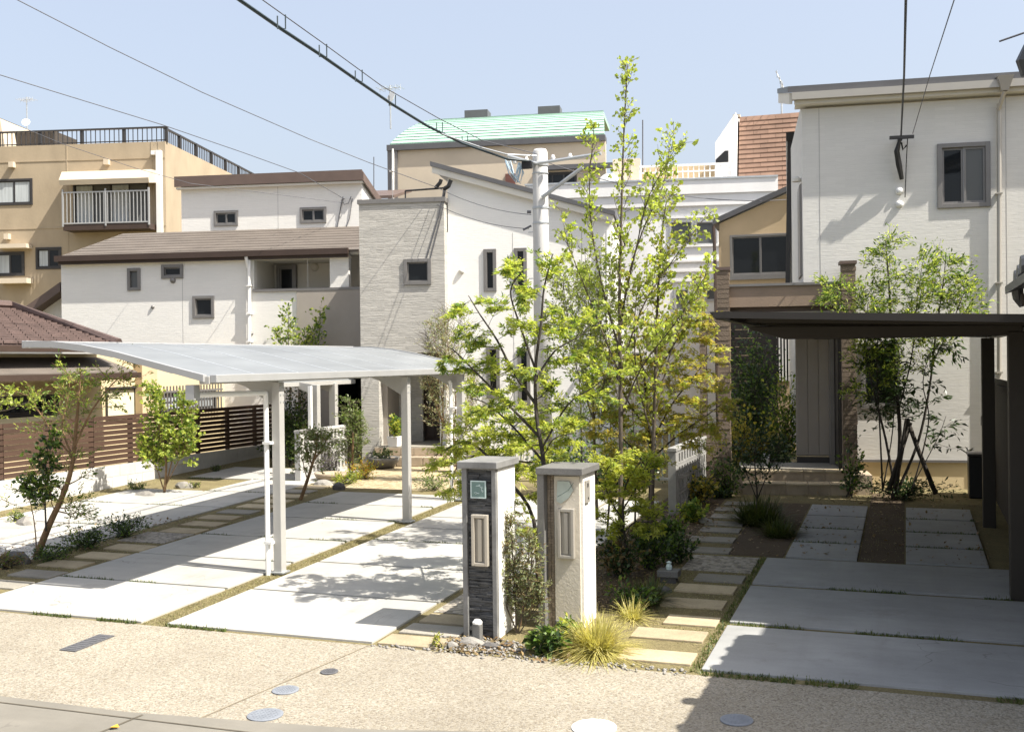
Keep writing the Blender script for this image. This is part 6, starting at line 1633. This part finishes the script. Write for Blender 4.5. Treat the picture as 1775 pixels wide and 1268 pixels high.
tree('broadleaf_shrub', 'dense dark leafed shrub between the brick column and the staked tree', 'shrub',
     [(px(16.8, [(1530, 850), (1525, 740), (1520, 640), (1522, 590)], .05), .015, .004, 1.0, .45), (px(16.8, [(1535, 845), (1548, 740), (1550, 640)], .1, .2), .012, .003, .9, .5)],
     'leaf_dark', .085, 'narrow', 'bark_dark', 53, nb=26, blen=.35, up=.3, twigs=5, tlen=.2, per=8, droop=.2)
bush('shrub', 'low ragged plants at the foot of the staked tree', 'shrub', (-.1, 16.9), .9, .35, .35, 1300, 'leaf_dark', .06, 'narrow', 54, 24)
bush('shrub', 'spindly plant climbing beside the brick porch column', 'shrub', (-.85, 17.0), .25, .2, 1.1, 380, 'leaf_dark', .06, 'oval', 55, 9, leaf2='leaf_mid', mix=.4)
# spindly shrub and dark grass beside the stepping stones
sh = G(1312, 905)
tree('spindly_shrub', 'spindly dark shrub growing out of grass between the stepping stones and strip slabs', 'shrub',
     [(px(sh[1], [(1312, 905), (1312, 850), (1308, 790), (1318, 745)], .04), .014, .003, 1.0, .3), (px(sh[1], [(1312, 870), (1290, 810), (1275, 770)], .1), .008, .003, .7, .3), (px(sh[1], [(1312, 860), (1335, 810), (1352, 775)], .1), .008, .003, .7, .3)],
     'leaf_dark', .05, 'oval', 'bark_dark', 56, nb=16, blen=.28, up=.45, twigs=4, tlen=.14, per=6)
tuft('grass_clump', 'dark spiky grass clump around the spindly shrub', 'grass clump', (sh[0] + .05, sh[1] - .15), .24, 700, .4, 'grass_dark', 57, .9, .007)
tuft('grass_clump', 'dark grass tuft in the bed nearest the strip slabs', 'grass clump', G(1350, 930)[:2], .16, 350, .28, 'grass_dark', 58, 1.0, .006)
# deep shrubs behind the porch
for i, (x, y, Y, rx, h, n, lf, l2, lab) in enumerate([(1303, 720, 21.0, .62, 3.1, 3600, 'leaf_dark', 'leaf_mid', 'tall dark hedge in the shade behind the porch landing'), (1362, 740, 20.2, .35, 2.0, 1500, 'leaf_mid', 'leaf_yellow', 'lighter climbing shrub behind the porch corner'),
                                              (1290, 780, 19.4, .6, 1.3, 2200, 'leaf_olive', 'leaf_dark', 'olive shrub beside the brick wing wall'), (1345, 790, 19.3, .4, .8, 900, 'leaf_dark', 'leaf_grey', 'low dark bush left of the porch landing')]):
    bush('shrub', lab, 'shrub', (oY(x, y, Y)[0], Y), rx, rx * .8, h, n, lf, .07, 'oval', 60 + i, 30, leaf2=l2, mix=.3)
bush('shrub', 'small leafy plant at the foot of the brick wing wall', 'shrub', (-2.6, 16.6), .35, .3, .9, 700, 'leaf_mid', .05, 'oval', 66, 14, leaf2='leaf_dark', mix=.5)
# ---- between and before the gate pillars
tree('narrow_shrub', 'grey leaved narrow shrub between the two gate pillars', 'shrub',
     [(px(8.75, [(895, 1105), (893, 1030), (888, 960), (885, 900)], .02), .01, .002, 1.0, .18), (px(8.75, [(897, 1100), (915, 1020), (922, 960), (915, 930)], .03), .008, .002, .9, .2), (px(8.7, [(893, 1100), (875, 1040), (872, 990), (862, 950)], .03), .007, .002, .8, .25), (px(8.75, [(898, 1100), (928, 1050), (938, 1010)], .03), .006, .002, .5, .25)],
     'leaf_grey', .034, 'narrow', 'bark', 70, nb=34, blen=.15, up=.5, twigs=6, tlen=.08, per=9, flat=.2, leaf2='leaf_bronze', mix=.35)
tree('sapling', 'thin sapling with a few green leaves rising between the gate pillars', 'sapling',
     [(px(8.95, [(900, 1100), (912, 1000), (918, 930), (905, 890)], .02), .008, .002, 1.0, .45), (px(8.95, [(912, 980), (930, 950), (926, 920)], .02), .004, .002, .5, .3)],
     'leaf_lime', .045, 'oval', 'bark_tan', 71, nb=9, blen=.12, up=.4, twigs=3, tlen=.06, per=3)
MB_p = px(9.35, [(934, 1010), (930, 960), (934, 900)])
tag(MB().tube(MB_p, .012, n=6).build('wooden_stake', M['stake']), 'thin orange brown stake just behind the granite pillar', 'stake')
bush('leafy_plant', 'glossy dark green leafy plant in front of the granite pillar', 'plant', G(948, 1135)[:2], .17, .13, .24, 420, 'leaf_mid', .065, 'oval', 72, 14, leaf2='leaf_dark', mix=.5, flat=.5)
bush('leafy_plant', 'small green leafy plant left of the pale grass tuft, against the plinth', 'plant', G(985, 1110)[:2], .14, .1, .2, 260, 'leaf_mid', .05, 'oval', 73, 10, leaf2='leaf_yellow', mix=.3, flat=.4)
tuft('grass_tuft', 'large pale yellow green grass tuft at the foot of the granite pillar', 'grass tuft', G(1035, 1128)[:2], .10, 1300, .34, 'grass_yellow', 74, 1.35, .0034, 1.0)
tuft('grass_tuft', 'smaller straw coloured grass tuft behind the large pale one', 'grass tuft', G(1095, 1072)[:2], .07, 240, .22, 'grass_yellow', 75, 1.35, .0034, 1.0)
tuft('grass_tuft', 'dark green grass tuft beside the straw coloured grass', 'grass tuft', G(1125, 1045)[:2], .09, 220, .3, 'grass_dark', 76, 1.1, .006, 1.0)
bush('weed', 'small lime sprouting weed at the left foot of the slate pillar', 'weed', G(758, 1122)[:2], .05, .05, .16, 110, 'leaf_yellow', .03, 'narrow', 77, 7, flat=.1)
# ---- left side
YL = 10.25
tree('leaning_tree', 'leaning tree with feathery leaves in the bed at the far left', 'tree',
     [(px(YL, [(62, 968), (85, 910), (108, 860), (124, 810), (132, 740), (137, 680), (140, 640)], .03), .045, .008, 1.0, .25),
      (px(YL, [(126, 800), (108, 740), (118, 690), (122, 640)], .1, .3), .014, .003, .6, .3),
      (px(YL, [(128, 770), (160, 710), (200, 660), (235, 640)], .1, -.2), .014, .003, .8, .3),
      (px(YL, [(124, 800), (85, 740), (60, 700), (50, 680)], .1, .2), .012, .003, .6, .3),
      (px(YL, [(100, 880), (125, 890), (140, 880)], .1), .01, .003, .5, .2),
      (px(YL, [(58, 965), (62, 930), (55, 880), (40, 830)], .05), .01, .003, .3, .5)],
     'leaf_mid', .05, 'narrow', 'bark_tan', 81, nb=18, blen=.38, up=.35, twigs=6, tlen=.18, per=9, flat=.55, leaf2='leaf_lime', mix=.35)
tree('leaning_tree', 'low dense dark leaves around the base of the far left tree', 'shrub',
     [(px(YL - .05, [(80, 920), (78, 860), (80, 800), (85, 760)], .05), .012, .003, 1.0, .2), (px(YL, [(100, 880), (60, 850), (45, 840)], .1), .008, .003, .6, .2)],
     'leaf_mid', .05, 'round', 'bark_dark', 82, nb=24, blen=.24, up=.4, twigs=5, tlen=.12, per=8, leaf2='leaf_dark', mix=.4)
tree('overhanging_branch', 'leafy branch reaching in from the left edge', 'branch',
     [(px(9.6, [(-60, 700), (0, 712), (40, 700), (65, 690)], .03), .01, .003, 1.0, .2), (px(9.6, [(-40, 720), (0, 690), (25, 680)], .03), .006, .003, .7, .2)],
     'leaf_lime', .045, 'oval', 'bark', 83, nb=9, blen=.15, up=.4, twigs=4, tlen=.1, per=6, base=oY(-60, 700, 9.6))
tree('fence_tree', 'yellow green multi stem shrub tree standing against the slat fence', 'tree',
     [(px(15.0, [(285, 852), (288, 800), (278, 750), (270, 700), (265, 672)], .05), .022, .004, 1.0, .25), (px(15.0, [(288, 850), (300, 790), (315, 730), (320, 690)], .08, .2), .014, .003, .9, .3), (px(15.0, [(284, 850), (268, 800), (255, 760)], .08), .012, .003, .7, .3), (px(15.0, [(295, 840), (318, 780), (330, 750)], .08), .01, .003, .5, .3)],
     'leaf_lime', .06, 'round', 'bark_tan', 84, nb=28, blen=.33, up=.45, twigs=6, tlen=.16, per=8, leaf2='leaf_mid', mix=.35)
for pts in ([(320, 830), (330, 750)], [(305, 800), (345, 720)]):
    pass
for i, (x, y, rx, h, n, lf, l2, sz, lab) in enumerate([(215, 930, .4, .32, 1000, 'leaf_dark', 'leaf_mid', .045, 'dark trailing plant at the right end of the far left bed'), (150, 950, .42, .28, 1000, 'leaf_dark', 'leaf_mid', .045, 'dark trailing plant in the middle of the far left bed'),
        (90, 972, .4, .2, 900, 'leaf_dark', 'leaf_mid', .04, 'dark ground plant right of the leaning trunk'), (10, 985, .3, .2, 600, 'leaf_bronze', 'leaf_mid', .04, 'bronze ground plant at the left edge'),
        (375, 818, .12, .16, 200, 'leaf_dark', 'leaf_mid', .04, 'tiny dark plant at the foot of the low block wall'), (235, 850, .2, .22, 300, 'leaf_mid', 'leaf_grey', .04, 'small grassy plant by the fence wall'),
        (30, 905, .2, .2, 260, 'leaf_mid', 'leaf_yellow', .04, 'small green plant among the pale gravel'), (335, 845, .15, .12, 150, 'leaf_mid', 'leaf_yellow', .035, 'small plant right of the fence tree')]):
    bush('ground_plant', lab, 'plant', G(x, y)[:2], rx, rx * .7, h, n, lf, sz, 'narrow', 90 + i, 22, leaf2=l2, mix=.3)
# leaning olive before the slotted wall and staked olive beside it
tree('leaning_olive', 'small olive tree with leaning tan trunk before the slotted white wall', 'tree',
     [(px(14.9, [(518, 874), (530, 840), (541, 805), (548, 780), (550, 750)], .03), .035, .01, 1.0, .5), (px(14.9, [(541, 805), (528, 770), (535, 745)], .05), .012, .004, .9, .2), (px(14.9, [(543, 800), (562, 770), (572, 750)], .05), .012, .004, .8, .2), (px(14.9, [(535, 830), (525, 800), (522, 780)], .05), .01, .003, .5, .2)],
     'leaf_grey', .042, 'oval', 'bark_tan', 101, nb=20, blen=.25, up=.3, twigs=5, tlen=.12, per=7, leaf2='leaf_mid', mix=.4)
ol = tree('staked_olive', 'young olive tree with stake between the slotted white wall and the tower', 'tree',
     [(px(17.6, [(606, 836), (606, 790), (604, 740), (606, 695)], .03), .022, .005, 1.0, .15), (px(17.6, [(606, 800), (618, 760), (615, 720)], .05), .01, .003, .8, .2)],
     'leaf_grey', .055, 'narrow', 'bark', 102, nb=44, blen=.36, up=.4, twigs=5, tlen=.16, per=8, leaf2='leaf_mid', mix=.45)
MB().tube([p - np.array(ol.location) for p in px(17.5, [(610, 838), (612, 750)])], .02, n=6).build('stake', M['stake'], ol)
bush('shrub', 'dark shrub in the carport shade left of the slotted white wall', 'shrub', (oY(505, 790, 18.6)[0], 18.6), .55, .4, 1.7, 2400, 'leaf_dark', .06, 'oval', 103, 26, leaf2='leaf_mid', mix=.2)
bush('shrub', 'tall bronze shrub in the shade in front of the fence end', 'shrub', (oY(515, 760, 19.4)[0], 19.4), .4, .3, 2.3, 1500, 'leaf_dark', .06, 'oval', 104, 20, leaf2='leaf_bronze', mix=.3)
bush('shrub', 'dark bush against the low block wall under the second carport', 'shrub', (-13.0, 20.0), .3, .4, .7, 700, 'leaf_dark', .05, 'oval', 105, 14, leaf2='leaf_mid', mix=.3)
# tree tops above the silver carport
tree('thin_tree', 'thin wispy tree rising behind the silver carport, left of the pair', 'tree',
     [(px(20.8, [(500, 800), (503, 680), (500, 600), (500, 535)], .04), .02, .004, 1.0, .5), (px(20.8, [(503, 640), (485, 590), (478, 575)], .06), .008, .003, .5, .3)], 'leaf_mid', .08, 'oval', 'bark', 106, nb=18, blen=.4, up=.6, twigs=4, tlen=.2, per=7, leaf2='leaf_lime', mix=.5)
tree('thin_tree', 'thin wispy tree rising behind the silver carport, right of the pair', 'tree',
     [(px(20.8, [(545, 800), (548, 680), (552, 600), (556, 540)], .04), .02, .004, 1.0, .5), (px(20.8, [(548, 640), (530, 600), (525, 580)], .06), .008, .003, .5, .3)], 'leaf_mid', .08, 'oval', 'bark', 107, nb=18, blen=.4, up=.6, twigs=4, tlen=.2, per=7, leaf2='leaf_lime', mix=.5)
# grey feathery tree by the tower
tree('feathery_tree', 'pale feathery tree with leaning orange brown trunk by the tower porch', 'tree',
     [(px(17.3, [(800, 850), (792, 800), (785, 760), (765, 725), (752, 690), (742, 660)], .04), .04, .012, .8, .35), (px(17.3, [(785, 760), (790, 700), (785, 650), (775, 590), (770, 560)], .08), .014, .003, .9, .2), (px(17.3, [(770, 730), (765, 670), (760, 620), (752, 570)], .08), .01, .003, .7, .25), (px(17.3, [(790, 790), (815, 720), (820, 660)], .08), .012, .003, .8, .2)],
     'leaf_grey', .05, 'narrow', 'bark_tan', 108, nb=36, blen=.46, up=.55, twigs=6, tlen=.2, per=8, leaf2='leaf_pale', mix=.4)
tree('bare_tree', 'bare twiggy tree before the stone tower corner', 'tree',
     [(px(18.6, [(765, 790), (768, 700), (770, 620), (778, 545)], .04), .02, .003, 1.0, .4), (px(18.6, [(768, 700), (750, 630), (742, 590)], .08), .01, .002, .8, .3), (px(18.6, [(768, 690), (790, 620), (800, 560)], .08), .01, .002, .8, .3)],
     'leaf_pale', .03, 'narrow', 'bark', 109, nb=26, blen=.55, up=.65, twigs=7, tlen=.3, per=1)
bush('potted_plant', 'green leafy plant growing in the white pot on the porch step', 'plant', (0, 0), .22, .2, .55, 330, 'leaf_mid', .07, 'oval', 110, 10, leaf2='leaf_yellow', mix=.5).location = Vector(pp.location) + Vector((0, 0, .18))
bush('succulent', 'blue grey plant in the round stone basin', 'plant', (0, 0), .26, .2, .22, 260, 'leaf_grey', .06, 'oval', 111, 12, leaf2='leaf_dark', mix=.5).location = Vector(bsn.location) + Vector((0, 0, .15))
bush('flowering_plant', 'orange flowering plants in front of the tower pier', 'plant', G(632, 830)[:2], .38, .28, .42, 700, 'leaf_yellow', .05, 'narrow', 112, 18, leaf2='flower', mix=.5)
bush('flowering_plant', 'yellow green low plants right of the staked olive', 'plant', G(600, 838)[:2], .35, .22, .25, 500, 'leaf_yellow', .05, 'narrow', 113, 16, leaf2='leaf_mid', mix=.4)
bush('flowering_plant', 'lilac flowering plant at the foot of the slotted white wall', 'plant', (-10.1, 17.6), .18, .45, .6, 600, 'lavender', .045, 'narrow', 114, 16, leaf2='leaf_grey', mix=.4)
bush('shrub', 'low grey green plants on the slabs right of the second carport post', 'shrub', G(755, 850)[:2], .45, .3, .3, 600, 'leaf_grey', .05, 'narrow', 115, 16, leaf2='leaf_mid', mix=.5)

# ---- grass in the slab joints and along the strips (nobody could count it)
rng = np.random.default_rng(77)
P = []
for (x0, y, x1, gap) in joints:
    w = x1 - x0; x = x0
    while x < x1:
        seg = rng.uniform(.25, .9); 
        if rng.random() < (.8 if x1 > 0 else .5):
            n = int(seg * 420)
            P.append(np.stack([rng.uniform(x, min(x + seg, x1), n), y + rng.uniform(-gap * .55, gap * .55, n)], 1))
        x += seg + rng.uniform(.05, .5)
# moss strip between the two slab columns
n = 7000; yy = rng.uniform(8.05, 15.9, n); PM = np.stack([-6.56 + rng.uniform(-.11, .11, n), yy], 1)
n = 700; P.append(np.stack([-1.54 + rng.uniform(-.04, .03, n), rng.uniform(8.1, 12.3, n)], 1))
P = np.concatenate(P); z = np.array([zg(v) for v in P[:, 1]])
v, f = blades(np.column_stack([P, z]), .045, rng, 1.0, .004, .8)
o = np_mesh('joint_grass', v, f, M['grass']); tag(o, 'short grass growing in the joints of the driveway slabs', 'grass', kind='stuff')
# mossy turf on the path strips
Q = []
for x0, x1, y0, y1, n in ((-9.95, -8.92, 8.3, 17, 16000), (-2.3, -1.52, 8.1, 12.4, 5500), (-2.6, -2.05, 12.4, 16, 3000), (-10.9, -9.7, 8.3, 12.2, 5000), (-13.3, -12.8, 12, 19, 3500), (-.5, -.06, 12.4, 17.3, 1500), (-3.4, -2.4, 9.6, 15, 3500)):
    Q.append(np.stack([rng.uniform(x0, x1, n), rng.uniform(y0, y1, n)], 1))
Q = np.concatenate(Q)
cl = np.sin(Q[:, 0] * 7.1 + 1.3 * np.sin(Q[:, 1] * 5)) + np.sin(Q[:, 1] * 6.3 + Q[:, 0] * 3)
Q = np.concatenate([Q[cl > rng.uniform(-1.6, 1.2, len(Q))], PM])
def on_stone(q): return False
z = np.array([zg(v) for v in Q[:, 1]])
v, f = blades(np.column_stack([Q, z]), .022, rng, 1.2, .0035, .8)
o = np_mesh('moss_turf', v, f, M['moss']); tag(o, 'sparse short turf on the soil strips', 'grass', kind='stuff')

# fallen leaves and crumbs of soil in the beds
n = 2600
LX = np.concatenate([rng.uniform(-3.45, -2.3, n // 2), rng.uniform(-10.9, -9.6, n // 5), rng.uniform(-2.1, .9, n // 5), rng.uniform(-3.7, -2.5, n // 10)])
LY = np.concatenate([rng.uniform(9.6, 16, n // 2), rng.uniform(8.3, 13, n // 5), rng.uniform(12.4, 17.4, n // 5), rng.uniform(8.0, 8.5, n // 10)])
LP = np.column_stack([LX, LY, [zg(v) + .026 for v in LY]])
v, f = leaf_arrays(LP, rng.normal(size=(len(LP), 3)) * np.array([1, 1, .1]), .045, 'oval', rng, .95)
M['litter'] = leafmat('dry leaf litter', (.16, .10, .05), (.27, .20, .10), .1)
o = np_mesh('leaf_litter', v, f, M['litter']); tag(o, 'dry fallen leaves scattered over the planting beds', 'leaves', kind='stuff')
# loose pebbles at the pillar feet and along the pavement edge
n = 900
PX = np.concatenate([rng.normal(-3.35, .22, n // 2), rng.uniform(-4.3, -1.6, n // 4), rng.uniform(-12.8, -9.9, n // 4)]); PY_ = np.concatenate([rng.normal(8.3, .10, n // 2), rng.uniform(8.0, 8.15, n // 4), rng.uniform(8.2, 10.7, n // 4)])
pv_, pf_ = [], []
for i in range(n):
    r_ = rng.uniform(.008, .022); c_ = np.array([PX[i], PY_[i], zg(PY_[i]) + r_ * .4]); q_ = rng.uniform(.7, 1.3, (6, 1))
    pv_.append(c_ + r_ * q_ * np.array([[1, 0, 0], [-1, 0, 0], [0, 1, 0], [0, -1, 0], [0, 0, .7], [0, 0, -.7]])); b_ = i * 6
    pf_ += [(b_, b_ + 2, b_ + 4), (b_ + 2, b_ + 1, b_ + 4), (b_ + 1, b_ + 3, b_ + 4), (b_ + 3, b_, b_ + 4), (b_ + 2, b_, b_ + 5), (b_ + 1, b_ + 2, b_ + 5), (b_ + 3, b_ + 1, b_ + 5), (b_, b_ + 3, b_ + 5)]
o = np_mesh('pebbles', np.concatenate(pv_), np.array(pf_), M['rock']); tag(o, 'loose pebbles at the feet of the gate pillars and in the beds', 'pebbles', kind='stuff')

# ---- repeats of a kind share a group
GROUPS = {'maple_tree': 'maples in the middle cluster', 'slender_tree': 'slender multi stem trees', 'sapling': 'thin saplings in the planting', 'shrub': 'shrubs in the beds', 'ground_plant': 'low plants along the left beds',
          'rock': 'rocks in the planting beds', 'manhole_cover': 'round covers in the pavement', 'service_wire': 'service wires between pole and houses', 'antenna': 'roof antennas', 'grass_tuft': 'grass tufts by the granite pillar',
          'grass_clump': 'dark grass clumps by the stepping stones', 'thin_tree': 'wispy trees behind the silver carport', 'leafy_plant': 'leafy plants by the granite pillar', 'flowering_plant': 'flowering plants by the tower',
          'broadleaf_shrub': 'dark shrubs by the white brick wall', 'slotted_block_wall': 'slotted block screen walls', 'leaning_tree': 'plants in the far left bed'}
for o in bpy.data.objects:
    if o.parent is None and o.get('category') and not o.get('group'):
        k = o.name.split('.')[0]
        if k in GROUPS: o['group'] = GROUPS[k]
for o in bpy.data.objects:
    if o.get('category') == 'gate pillar': o['group'] = 'pair of gate pillars'
    if o.get('category') == 'carport': o['group'] = 'carports'
